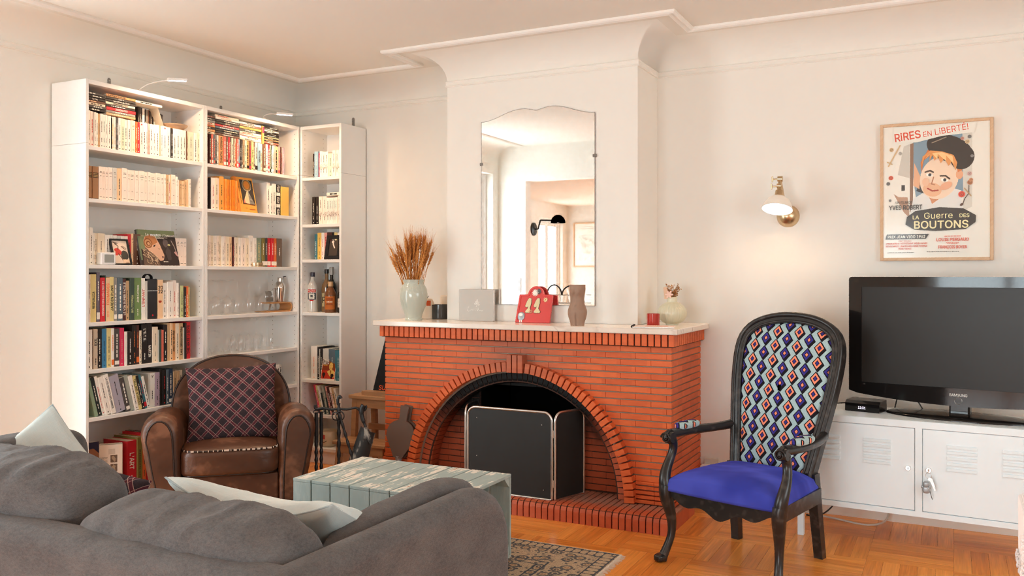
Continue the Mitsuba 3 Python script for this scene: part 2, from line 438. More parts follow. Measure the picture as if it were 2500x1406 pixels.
def marble_fn(p, n, uv):
    w = fbm(p.x * 5, p.y * 9, p.z * 9, 4)
    v = dr.abs(fbm(p.x * 3 + w * 1.4, p.y * 6 + w, 4.0, 3) - 0.5)
    c = mix((0.74, 0.66, 0.58), (0.66, 0.56, 0.47), w)
    return mix((0.46, 0.36, 0.29), c, smoothstep(0.0, 0.03, v) * 0.45 + 0.55)
mat('m_marble', base_color=proc(marble_fn), roughness=0.13, specular=0.55)

fp = thing('fireplace', 'red brick fireplace with an arched opening, raised brick hearth and pale marble mantelpiece', 'fireplace')
circ = lambda r, n=96: sg.Point(ACX, ACZ).buffer(r, n // 4)
face = sg.box(FX0 + 0.006, 0.0915, FX1 - 0.006, 1.003)
part(fp, 'mortar', cat(prism(face.difference(circ(AR - 0.01)).difference(sg.box(ACX - AR + 0.01, -1, ACX + AR - 0.01, ACZ)), FY + 0.006, FY + 0.085, 'xz'),
     box(FX0 + 0.006, FX0 + 0.09, FY + 0.08, YB - 0.004, 0.0, 1.003), box(FX1 - 0.09, FX1 - 0.006, FY + 0.08, YB - 0.004, 0.0, 1.003),
     box(FX0 + 0.09, FX1 - 0.09, FY + 0.085, YB - 0.004, 0.86, 1.003)), 'm_mortar', label='grey-brown mortar in the joints')
# courses of long thin bricks
BL, BH, JT = 0.1725, 0.0365, 0.0068
ztop = 0.931
def cut(rect):
    g = rect.difference(circ(AR + 0.053)).difference(sg.box(ACX - AR - 0.05, 0, ACX + AR + 0.05, 0.1))
    return [q for q in getattr(g, 'geoms', [g]) if isinstance(q, sg.Polygon) and q.area > 1e-4]
for k in range(20):
    z1 = ztop - k * BH; z0 = z1 - BH + JT
    x = FX0 - (BL / 2 if k % 2 else 0)
    while x < FX1 - 0.01:
        a, b = max(x, FX0), min(x + BL, FX1)
        if b - a > 0.02:
            for q in cut(sg.box(a + 0.0005, z0, b - 0.0005, z1)):
                if q.equals(sg.box(a + 0.0005, z0, b - 0.0005, z1)): m = cbox(a + 0.0005, b - 0.0005, FY, FY + 0.03, z0, z1, 0.0016)
                else: m = prism(q, FY, FY + 0.03, 'xz')
                part(fp, 'brick', m, 'm_brick')
        x += BL
zb = ztop - 20 * BH + JT
th = (zb - 0.09) / 5
for k in range(5):                                         # thin stepped courses at the foot
    z1 = zb - k * th - 0.001; z0 = z1 - th + 0.006; o = 0.005 * (k + 1)
    for a, b in ((FX0 - o, ACX - AR - 0.05), (ACX + AR + 0.05, FX1 + o)):
        n = 2
        for i in range(n): part(fp, 'foot_brick', cbox(a + (b - a) * i / n, a + (b - a) * (i + 1) / n - 0.001, FY - o, FY + 0.03, z0, z1, 0.0016), 'm_brick')
    part(fp, 'foot_brick', cbox(FX1 - 0.03, FX1 + o, FY + 0.03, YB - 0.002, z0, z1, 0.0016), 'm_brick')
    part(fp, 'foot_brick', cbox(FX0 - o, FX0 + 0.03, FY + 0.03, YB - 0.002, z0, z1, 0.0016), 'm_brick')
for sx in (FX1, FX0):                                      # both flanks
    s = 1 if sx == FX1 else -1
    for k in range(20):
        z1 = ztop - k * BH; z0 = z1 - BH + JT
        y = FY + 0.0305 - (BL / 2 if k % 2 == 0 else 0)
        while y < YB - 0.01:
            a, b = max(y, FY + 0.0305), min(y + BL, YB - 0.002)
            if b - a > 0.015:
                part(fp, 'side_brick', cbox(min(sx, sx - s * 0.03), max(sx, sx - s * 0.03), a, b - 0.001, z0, z1, 0.0016), 'm_brick')
            y += BL
# the proud ring of short bricks round the opening, three of them long at the crown
NR = 60
for k in range(NR):
    a = math.pi * (k + 0.5) / NR
    crown = k in (28, 29, 30)
    r0, r1, y0 = (AR - 0.004, AR + 0.098, FY - 0.062) if crown else (AR, AR + 0.056, FY - 0.050)
    m = cbox(r0, r1, y0, FY + 0.03, -0.0147, 0.0147, 0.0016)
    ang = (math.pi / 2 + (a - math.pi / 2) * (0.8 if crown else 1))
    m = move(m, ry=-math.degrees(ang if not crown else math.pi / 2))
    if crown: m.apply_translation((ACX + AR * math.cos(a), 0, ACZ))
    else: m.apply_translation((ACX, 0, ACZ))
    part(fp, 'keystone' if crown else 'arch_brick', m, 'm_brick')
# second ring, set back, with rounded noses
R1, R0 = AR - 0.002, AR - 0.070
nose = [(R1, 0.0), (R0 + 0.03, 0.0)] + [(R0 + 0.03 - 0.03 * math.sin(t), 0.03 - 0.03 * math.cos(t)) for t in np.linspace(0.25, math.pi / 2, 5)] + [(R0, 0.105), (R1, 0.105)]
nose = sg.Polygon(nose)
for k in range(NR):
    a = math.pi * (k + 0.5) / NR
    m = prism(nose, -0.0138, 0.0138)                      # x radial, y depth, z tangential
    m = tm(np.array(m.vertices)[:, [0, 1, 2]] + (0, FY + 0.012, 0), m.faces)
    m = move(m, ry=-math.degrees(a)); m.apply_translation((ACX, 0, ACZ))
    part(fp, 'inner_arch_brick', m, 'm_brick_soot')
ringm = sg.Point(ACX, ACZ).buffer(AR - 0.003, 24).difference(sg.Point(ACX, ACZ).buffer(R0 + 0.006, 24)).intersection(sg.box(-9, ACZ, 9, 9))
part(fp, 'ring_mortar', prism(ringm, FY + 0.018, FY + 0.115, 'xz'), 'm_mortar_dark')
# inner wall behind the arch, with the square mouth of the firebox
IY = FY + 0.118
mouth = sg.box(-2.56, 0, -1.90, 0.66)
inner = sg.box(ACX - AR - 0.02, 0.085, ACX + AR + 0.02, 0.86)
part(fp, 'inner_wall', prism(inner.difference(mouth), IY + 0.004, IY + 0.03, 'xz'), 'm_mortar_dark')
for k in range(18):
    z0 = 0.10 + k * BH; z1 = z0 + BH - JT * 0.7
    x = -2.95 + (BL / 2 if k % 2 else 0)
    while x < -1.57:
        q = sg.box(max(x, -2.90), z0, min(x + BL - 0.001, -1.60), z1).difference(mouth) if max(x, -2.90) < min(x + BL - 0.001, -1.60) - 0.01 else None
        if q is not None and not q.is_empty:
            for g in getattr(q, 'geoms', [q]):
                if g.area > 1e-4:
                    b = g.bounds
                    part(fp, 'inner_brick', cbox(b[0], b[2], IY, IY + 0.02, b[1], b[3], 0.0015), 'm_brick_soot')
        x += BL
part(fp, 'firebox', cat(box(-2.60, -2.56, IY + 0.02, YB - 0.02, 0.085, 0.86), box(-1.90, -1.86, IY + 0.02, YB - 0.02, 0.085, 0.86), box(-2.6, -1.86, YB - 0.04, YB - 0.01, 0.085, 0.86),
     box(-2.6, -1.86, IY + 0.02, YB - 0.02, 0.80, 0.86), box(-2.6, -1.86, IY + 0.02, YB - 0.02, 0.07, 0.091)), 'm_soot', label='black sooty firebox')
# soldier course under the mantelpiece
SX0, SX1, SY = -3.180, -1.298, 4.428
ns = 51; ps = (SX1 - SX0) / ns
for k in range(ns):
    a = SX0 + k * ps
    part(fp, 'soldier_brick', cbox(a, a + ps - 0.0075, SY, SY + 0.07, 0.938, 1.001, 0.0016), 'm_brick')
for k in range(16):
    a = SY + 0.0385 + k * ps
    if a + ps < YB: part(fp, 'soldier_brick', cbox(SX1 - 0.05 - 0.0075, SX1 - 0.0075, a, a + ps - 0.0075, 0.938, 1.001, 0.0016), 'm_brick')
part(fp, 'soldier_joint', cat(box(SX0 + 0.008, SX1 - 0.012, SY + 0.012, FY + 0.02, 0.934, 1.002), box(FX1 - 0.04, SX1 - 0.016, FY + 0.02, YB - 0.004, 0.934, 1.002)), 'm_mortar_dark')
# marble slabs
MX0, MX1, MY = -3.215, -1.279, 4.402
c_ = 0.004
part(fp, 'mantel_slab', cbox(MX0, MX1, MY, 4.694, 1.003, 1.034, c_), 'm_marble', label='pale veined marble slab, front piece of the mantelpiece')
part(fp, 'mantel_slab', cbox(MX0, BX0 - 0.001, 4.695, YB - 0.004, 1.003, 1.0335, c_), 'm_marble')
part(fp, 'mantel_slab', cbox(BX1 + 0.001, MX1, 4.695, YB - 0.004, 1.003, 1.0335, c_), 'm_marble')
# raised hearth of bullnosed bricks
HX0, HX1, HY = -3.225, -1.274, 4.243
hp = [(HY, 0), (HY, 0.055)] + [(HY + 0.035 - 0.035 * math.cos(t), 0.055 + 0.035 * math.sin(t)) for t in np.linspace(0.2, math.pi / 2, 6)] + [(IY + 0.003, 0.09), (IY + 0.003, 0)]
hp = sg.Polygon(hp)
nh = 53; ph = (HX1 - 0.012 - HX0) / nh
for k in range(nh):
    a = HX0 + k * ph
    part(fp, 'hearth_brick', prism(hp, a, a + ph - (0.0065 if k < nh - 1 else -0.012), 'yz'), 'm_brick_hearth')
hp2 = [(HX1, 0), (HX1, 0.055)] + [(HX1 - 0.035 + 0.035 * math.cos(t), 0.055 + 0.035 * math.sin(t)) for t in np.linspace(0.2, math.pi / 2, 6)] + [(FX1 - 0.02, 0.09), (FX1 - 0.02, 0)]
hs = tm(np.array(prism(sg.Polygon(hp2), IY + 0.006, 4.72, 'xz').vertices), prism(sg.Polygon(hp2), IY + 0.006, 4.72, 'xz').faces)
part(fp, 'hearth_side', hs, 'm_brick_hearth')
part(fp, 'hearth_joint', cat(box(HX0 + 0.01, HX1 - 0.015, HY + 0.012, IY, 0.0, 0.083)), 'm_mortar_dark')

# ---------------------------------------------------------------- fire screen
mat('m_screen_mesh', base_color=(0.020, 0.019, 0.018), roughness=0.55, metallic=0.2, specular=0.4)
fs = thing('fire_screen', 'three-fold black mesh fire screen with rounded steel frame standing on the hearth', 'fire screen')
def screen_panel(o, X, w, h, name):
    r = 0.05
    def ring(rr):
        pts = []
        for cx, cz, a0, rad in ((w - r, h - r, 0, r), (r, h - r, 90, r), (0.008, 0.008, 180, 0.008), (w - 0.008, 0.008, 270, 0.008)):
            for t in np.linspace(a0, a0 + 90, 8):
                pts.append((cx + rad * math.cos(math.radians(t)), 0, cz + rad * math.sin(math.radians(t))))
        return pts
    p = ring(r); p = p + [p[0], p[1]]
    Y = np.cross((0, 0, 1), X)
    k = part(fs, name, frame(tube(p, 0.0075, 10, caps=False), o, X, Y, (0, 0, 1)), 'm_steel', 60, label='steel tube frame of a screen panel')
    poly = sg.Polygon([(q[0], q[2]) for q in ring(r)])
    part(k, 'mesh', frame(prism(poly.buffer(-0.004), -0.0012, 0.0012, 'xz'), o, X, Y, (0, 0, 1)), 'm_screen_mesh', label='black mesh infill')
    if name == 'panel': part(k, 'rivet', cat([frame(move(trimesh.creation.icosphere(1, 0.0035), x, -0.003, z), o, X, Y, (0, 0, 1)) for x, z in ((0.06, h - 0.06), (w - 0.06, h - 0.07), (0.06, 0.2), (w - 0.05, 0.05))]), 'm_steel', True)
SO, SW, SHH = np.array((-2.475, 4.302, 0.0915)), 0.527, 0.475
screen_panel(SO, np.array((1.0, 0, 0)), SW, SHH, 'panel')
d1 = np.array((0.33, 0.944, 0)); d1 /= np.linalg.norm(d1)
screen_panel(SO + (SW + 0.017, 0.003, 0), d1, 0.235, SHH, 'wing')
d2 = np.array((-0.20, 0.98, 0)); d2 /= np.linalg.norm(d2)
screen_panel(SO + (-0.017, 0.003, 0), d2, 0.235, SHH, 'wing')
for x in (SW + 0.0085, -0.0085):
    for z in (0.09, 0.36):
        part(fs, 'hinge', cat(move(lathe([(0, -0.02), (0.0045, -0.02), (0.0045, 0.02), (0, 0.02)], 10), SO[0] + x, SO[1] - 0.002, SO[2] + z), box(SO[0] + x - 0.012, SO[0] + x + 0.012, SO[1] - 0.003, SO[1] - 0.0015, SO[2] + z - 0.014, SO[2] + z + 0.014)), 'm_steel', 40)
# ================================================================ bookcases
ZT = 2.362
XF = -4.110                                # front plane of the two bookcases on the left wall
YF3 = 4.770                                # front plane of the narrow one on the back wall
Z1 = [2.008, 1.727, 1.372, 1.062, 0.809, 0.551, 0.118]
Z3 = [2.000, 1.672, 1.425, 1.054, 0.584, 0.345, 0.112]
TH = 0.021

def shelf_unit(label, o, X, Y, w, dep, zs, lcap):
    """local: x along the front, y into the shelf, z up; o = front left bottom corner"""
    k = thing('bookcase', label, 'bookcase')
    P = lambda m, n, s=False, lab=None, kd=None: part(k, n, frame(m, o, X, Y, (0, 0, 1)), 'm_white', s, lab, kd)
    t = 0.018
    for x0 in (0, w - t):
        P(cbox(x0, x0 + t, 0, dep, 0, 2.0195, 0.0012), 'side_panel')
        P(cbox(x0, x0 + t, 0, dep, 2.0205, ZT, 0.0012), 'side_panel')
    P(cbox(t, w - t, 0.001, dep, ZT - 0.024, ZT, 0.0012), 'top_board')
    for z in zs: P(cbox(t + 0.0005, w - t - 0.0005, 0.003, dep - 0.006, z - TH, z, 0.0012), 'shelf')
    P(box(t, w - t, dep - 0.006, dep - 0.003, 0.05, ZT - 0.01), 'back_panel')
    P(cbox(t, w - t, 0.028, 0.045, 0, zs[-1] - TH, 0.001), 'plinth')
    holes = []
    for x, s in ((t, 1), (w - t, -1)):
        for y in (0.03, dep - 0.05):
            for z in np.arange(0.16, 2.33, 0.032):
                if min(abs(z - q + 0.01) for q in zs) < 0.02: continue
                holes.append(box(min(x - 0.0002 * s, x + 0.0003 * s), max(x - 0.0002 * s, x + 0.0003 * s), y - 0.0024, y + 0.0024, z - 0.0024, z + 0.0024))
    part(k, 'pin_hole', frame(cat(holes), o, X, Y, (0, 0, 1)), 'm_hole', kind='stuff')
    return k
mat('m_hole', base_color=(0.22, 0.18, 0.14), roughness=0.8)
LX, LY = (0, 1, 0), (-1, 0, 0)             # left wall: along +y, into -x
BXd, BYd = (1, 0, 0), (0, 1, 0)
U1Y0, U1Y1, U2Y1 = 3.078, 3.902, 4.766
shelf_unit('tall white bookcase full of books, nearest the left edge, its bright side panel showing', (XF, U1Y0, 0), LX, LY, U1Y1 - U1Y0, 0.28, Z1, 'left')
shelf_unit('tall white bookcase with films on top and glasses below, reaching into the corner', (XF, U1Y1 + 0.001, 0), LX, LY, U2Y1 - U1Y1 - 0.001, 0.28, Z1, 'middle')
U3X0, U3X1 = -4.108, -3.746
shelf_unit('narrow white bookcase with bottles, standing in the corner beside the fireplace wall', (U3X0, YF3, 0), BXd, BYd, U3X1 - U3X0, 0.28, Z3, 'narrow')

CN = {'w': ('white', 'f2ebe0'), 'c': ('cream', 'ecdcc2'), 'p': ('pale', 'f3e2d4'), 'gw': ('grey-white', 'cfcdc4'), 'k': ('black', '26211f'), 'gk': ('dark grey', '4c4744'), 'br': ('brown', '6b4a3a'), 'brn': ('dark brown', '4a2824'),
      'tan': ('tan', 'c9a67c'), 'pea': ('peach', 'efc79c'), 'or': ('orange', 'e2703a'), 'or2': ('orange-tan', 'd99a62'), 'or3': ('orange', 'eba34a'), 'or4': ('orange', 'ea8a1e'), 'red': ('red', 'c92a33'), 'dr': ('dark red', '7c1b1b'),
      'pk': ('pink', 'dfa39a'), 'rose': ('crimson', 'd13559'), 'y': ('yellow', 'd8b44a'), 'yel': ('yellow', 'e0cc8a'), 'yel2': ('yellow', 'ebc061'), 'gr': ('grey', '8f8c84'), 'lea': ('brown leather', '9c7350'), 'olive': ('olive-grey', '8a7d5c'),
      'olv': ('olive', '7d7038'), 'gv': ('violet-grey', '6d6570'), 'dg': ('dark green', '3a4a40'), 'grn': ('green', '6f8a52'), 'bg': ('blue-grey', '5a6a74'), 'lim': ('light green', 'c2c98e'), 'gt': ('grey-tan', 'cdbba5'), 'blu': ('blue', '3f7ea6'),
      'db': ('navy', '26486a'), 'cor': ('coral', 'd9705e'), 'sage': ('sage green', '8ba387'), 'dk': ('green-black', '27302d'), 'lav': ('lavender', 'a9a4b0'), 'sgw': ('grey-green', 'a8ada0'), 'teal': ('teal', '3f7480'), 'lil': ('lilac', 'b39cab'),
      'nav': ('navy', '2b4058'), 'lbl': ('light blue', '8fb2c4'), 'sgn': ('marbled green', '7f8f7c'), 'grb': ('grey-brown', '6b5b50'), 'bx': ('black', '2a2421'), 'b': ('ink', '5a4f48'), 'o': ('orange', 'c9763a'), 'r': ('red', 'b8443c'), '.': ('', '000000')}
def C(k): return srgb(CN[k][1]) if k in CN else srgb(k)

def book_meshes(t, h, d, soft=True):
    c = min(0.0016, t * 0.2)
    e = 0.0012 if t > 0.009 else 0.0006
    outer = [(c, 0), (t - c, 0), (t, c), (t, d), (t - e, d), (t - e, 0.003), (e, 0.003), (e, d), (0, d), (0, c)]
    cover = prism(outer, 0, h)
    ins = 0.0006 if soft else 0.0035
    pages = box(e, t - e, 0.003, d - (0.001 if soft else 0.004), ins, h - ins)
    return cover, pages

_dash = random.Random(11)
def dashes(L, hgt, n=None):
    """a line of unreadable print as small bars: along x, centred"""
    out, x = [], 0.0
    while x < L:
        w = _dash.uniform(0.5, 2.2) * hgt * 1.6
        out.append(box(x, min(x + w, L), -hgt / 2, hgt / 2, 0, 0.0003)); x += w + hgt * 0.7
    return move(cat(out), -L / 2)

SPX = {'d': ((0, 0, -1), (1, 0, 0)), 'u': ((0, 0, 1), (-1, 0, 0)), 'h': ((1, 0, 0), (0, 0, 1))}
def on_spine(m, mode, cx, cz, y=-0.0003):
    X, Y = SPX[mode]
    return frame(m, (cx, y, cz), X, Y, (0, -1, 0))

def spine_print(t, h, mode, ink, txt):
    """lettering and marks of a spine: list of (mesh, colour)"""
    out = []
    th = min(0.42 * t, 0.008)
    if mode in ('d', 'u'):
        L = {'RESPUBLICA': 0.36, 'FROMAGES': 0.55, "L'ART": 0.36, "L'E.T.E.": 0.36, 'EXIL': 0.2, 'MARTIN': 0.3, 'Joie Loiness': 0.42, 'PERMACULTURE': 0.42, 'CHANTAL AKERMAN': 0.86, 'DEPARDON': 0.42, "L'ENFANT": 0.5}.get(txt, 0.78) * h
        hh = min(0.62 * t, L / max(1, len(txt)) * 1.5)
        cz = {'RESPUBLICA': 0.46, "L'ART": 0.56, "L'E.T.E.": 0.72, 'EXIL': 0.68, 'MARTIN': 0.3, 'FROMAGES': 0.62, 'PERMACULTURE': 0.38, 'Joie Loiness': 0.62}.get(txt, 0.52) * h
        out.append((on_spine(fit_text(txt, hh, L, True), mode, t / 2, cz), ink))
        if cz > 0.55 * h: out.append((on_spine(dashes(0.16 * h, th * 0.6), mode, t / 2, 0.18 * h), ink))
    elif mode == 'h':
        ws = txt.split('|')
        for i, w in enumerate(ws):
            if len(ws) > 2 and len(w) > 1: out.append((on_spine(fit_text(w, 0.5 * t, 0.21 * h, True), 'd', t / 2, h * (0.88 - 0.38 * i)), ink))
            elif len(ws) > 2: out.append((on_spine(fit_text(w, 0.28 * t, 0.6 * t, True), 'h', t / 2, h * (0.62 - 0.07 * i)), ink))
            else: out.append((on_spine(fit_text(w, 0.02, t * 0.86, True), 'h', t / 2, h * (0.80 - 0.105 * i)), ink))
        if len(ws) == 3:
            for z in (0.69, 0.31): out.append((on_spine(box(-0.4 * t, 0.4 * t, -0.055 * h, 0.055 * h, 0, 0.0003), 'h', t / 2, z * h), C('w')))
        if txt == '20|22':
            out.append((on_spine(prism(sg.Point(0, 0).buffer(0.011).intersection(sg.box(-1, -1, 1, 0.003)), 0, 0.0003), 'h', t * 0.42, h * 0.45), srgb('a8452c')))
    elif mode == 'l':
        a = _dash.uniform(0.52, 0.66) * h
        out.append((on_spine(dashes(_dash.uniform(0.28, 0.42) * h, th * 0.55), 'u', t / 2, a), ink))
        out.append((on_spine(dashes(0.13 * h, th * 0.5), 'u', t / 2, 0.24 * h), ink))
        if t > 0.01: out.append((on_spine(box(-th * 0.4, th * 0.4, -th * 0.4, th * 0.4, 0, 0.0003), 'h', t / 2, 0.06 * h), ink))
    elif mode == 'o':
        out.append((on_spine(prism(sg.Point(0, 0).buffer(min(0.005, t * 0.32)), 0, 0.0003), 'h', t / 2, 0.93 * h), ink))
        out.append((on_spine(dashes(0.4 * h, th * 0.5), 'u', t / 2, 0.5 * h), C('b')))
    elif mode == 's':
        for z, w in ((0.85, 0.5), (0.81, 0.6), (0.72, 0.45), (0.33, 0.25), (0.08, 0.6)):
            out.append((on_spine(box(-w * t / 2, w * t / 2, -0.0011, 0.0011, 0, 0.0003), 'h', t / 2, z * h), ink))
    elif mode == 'q':
        out.append((on_spine(box(-0.46 * t, 0.46 * t, -0.014, 0.014, 0, 0.0003), 'h', t / 2, 0.73 * h), srgb('55402c')))
        for z in (0.775, 0.73, 0.685): out.append((on_spine(box(-0.4 * t, 0.4 * t, -0.0012, 0.0012, 0, 0.0005), 'h', t / 2, z * h), srgb('b99a6a')))
        out.append((on_spine(box(-0.48 * t, 0.48 * t, -0.002, 0.002, 0, 0.0003), 'h', t / 2, 0.02 * h), srgb('55402c')))
    elif mode == 't':
        out.append((on_spine(dashes(0.62 * h, th * 0.9), 'u', t / 2, 0.55 * h), ink))
        out.append((on_spine(box(-0.4 * t, 0.4 * t, -0.05 * h, 0.05 * h, 0, 0.0003), 'h', t / 2, 0.1 * h), ink))
    elif mode == 'b':
        out.append((on_spine(box(-0.47 * t, 0.47 * t, -0.07 * h, 0.07 * h, 0, 0.0003), 'h', t / 2, 0.12 * h), ink))
        out.append((on_spine(dashes(0.4 * h, th * 0.6), 'd', t / 2, 0.62 * h), ink))
    elif mode == 'v':
        out.append((on_spine(fit_text('V', 0.014, t * 0.7, True), 'h', t / 2, 0.9 * h), ink))
        out.append((on_spine(dashes(0.25 * h, th * 0.5), 'u', t / 2, 0.35 * h), ink))
    elif mode == 'T':                       # a small bare tree printed at the foot
        W_ = t * 0.48
        ms = [box(-W_ * 0.12, W_ * 0.12, -0.028, 0.0, 0, 0.0003)]
        for k in range(34):
            a, r = _dash.uniform(0, 6.28), W_ * 1.0 * math.sqrt(_dash.random())
            x, z = r * math.cos(a), 0.016 + 1.1 * r * math.sin(a) * 0.022 / W_ * 0.9
            ms.append(move(box(-0.0014, 0.0014, -0.0009, 0.0009, 0, 0.0003), x, z, rz=_dash.uniform(0, 180)))
        for s in (-1, 1): ms.append(move(box(-0.0008, 0.0008, 0, 0.02, 0, 0.0003), 0, -0.004, rz=s * 28))
        out.append((on_spine(cat(ms), 'h', t / 2, 0.055), srgb('5a3a28')))
        out.append((on_spine(dashes(0.3 * h, th * 0.5), 'd', t / 2, 0.72 * h), C('b')))
    return out

def place_prints(k, prints, Fm, name='title'):
    if not prints: return
    ms = [Fm(m) for m, c in prints]
    cs = np.vstack([col(m, c) for m, c in prints])
    part(k, name, cat(ms), 'm_print', color=cs)

ORD = ['first', 'second', 'third', 'fourth', 'fifth', 'sixth', 'seventh', 'eighth', 'ninth'] + ['%dth' % i for i in range(10, 21)] + ['21st', '22nd', '23rd'] + ['%dth' % i for i in range(24, 31)] + ['31st', '32nd', '33rd'] + ['%dth' % i for i in range(34, 41)] + ['41st', '42nd', '43rd', '44th', '45th', '46th']
LETTERED = {"LE VIN C'EST PAS SORCIER", 'RESPUBLICA', 'FROMAGES', 'JARDIN PUNK', 'PERMACULTURE', 'EXIL', "L'ART", 'THE HATE U GIVE', '20|22', 'YEAH|YEAH|YEAH', 'LE VIN SUPER FACILE'}
def book_row(rows, z, plane, wall, depth, where, group, noun='book', lean=0.0, soft=None, name='book', recess=0.0):
    items = [l.split(' ', 6) for l in rows.split('\n')]
    for i, it in enumerate(items):
        u, w, h = (float(q) / 1000 for q in it[:3]); c, ink, mode = it[3:6]; txt = it[6] if len(it) > 6 else ''
        if w < 0.0035: continue
        t = (w - 0.0006) * (0.965 if lean else 1)
        d = depth + _dash.uniform(-0.006, 0.006)
        cname = CN[c][0]
        if txt in LETTERED: lab = '%s %s lettered %s, on %s' % (cname, noun, txt.replace('|', ' '), where)
        else: lab = '%s %s, %s from left in %s' % (cname, noun, ORD[i], where)
        g = group
        if c == 'bx': lab, nm, ct = 'black bottle gift box with a strap handle among the books on the fourth shelf', 'bottle_box', 'box'
        else: nm, ct = name, noun
        k = thing(nm, lab, ct, g if c != 'bx' else None)
        jy = _dash.uniform(-0.003, 0.005) + recess
        zz = z + 0.0006
        if wall == 'L': o, X, Y = (plane - jy, u, zz), LX, LY
        else: o, X, Y = (u, plane + jy, zz), BXd, BYd
        Zv = np.array((0, 0, 1.0)); Xv = np.array(X, float)
        if lean:
            a = math.radians(lean)
            Zv, Xv = math.cos(a) * Zv - math.sin(a) * Xv, math.cos(a) * Xv + math.sin(a) * Zv
        Fm = lambda m: frame(m, o, Xv, Y, Zv)
        if c == 'bx':
            part(k, 'body', Fm(rbox(0, t, 0, 0.09, 0, h, 0.006, 8)), 'm_black', 40)
            part(k, 'lid_joint', Fm(box(-0.0005, t + 0.0005, -0.0008, 0.09, h * 0.69, h * 0.69 + 0.004)), 'm_steel')
            part(k, 'handle', Fm(tube(spline([(t * 0.15, 0.045, h), (t * 0.2, 0.045, h + 0.018), (t * 0.75, 0.045, h + 0.022), (t * 0.9, 0.045, h)], 14), 0.006, 8, flat=(2.2, 0.5))), 'm_black', 60)
            place_prints(k, [(on_spine(prism(blob(0, 0, 0.005, 0.006), 0, 0.0004), 'h', t / 2, h * 0.09), C('red'))], Fm, 'emblem')
            continue
        cover, pages = book_meshes(t, h, d, soft if soft is not None else h < 0.2)
        vcol(k, 'cover', Fm(cover), C(c))
        part(k, 'pages', Fm(pages), 'm_pages')
        place_prints(k, spine_print(t, h, mode, C(ink), txt), Fm)

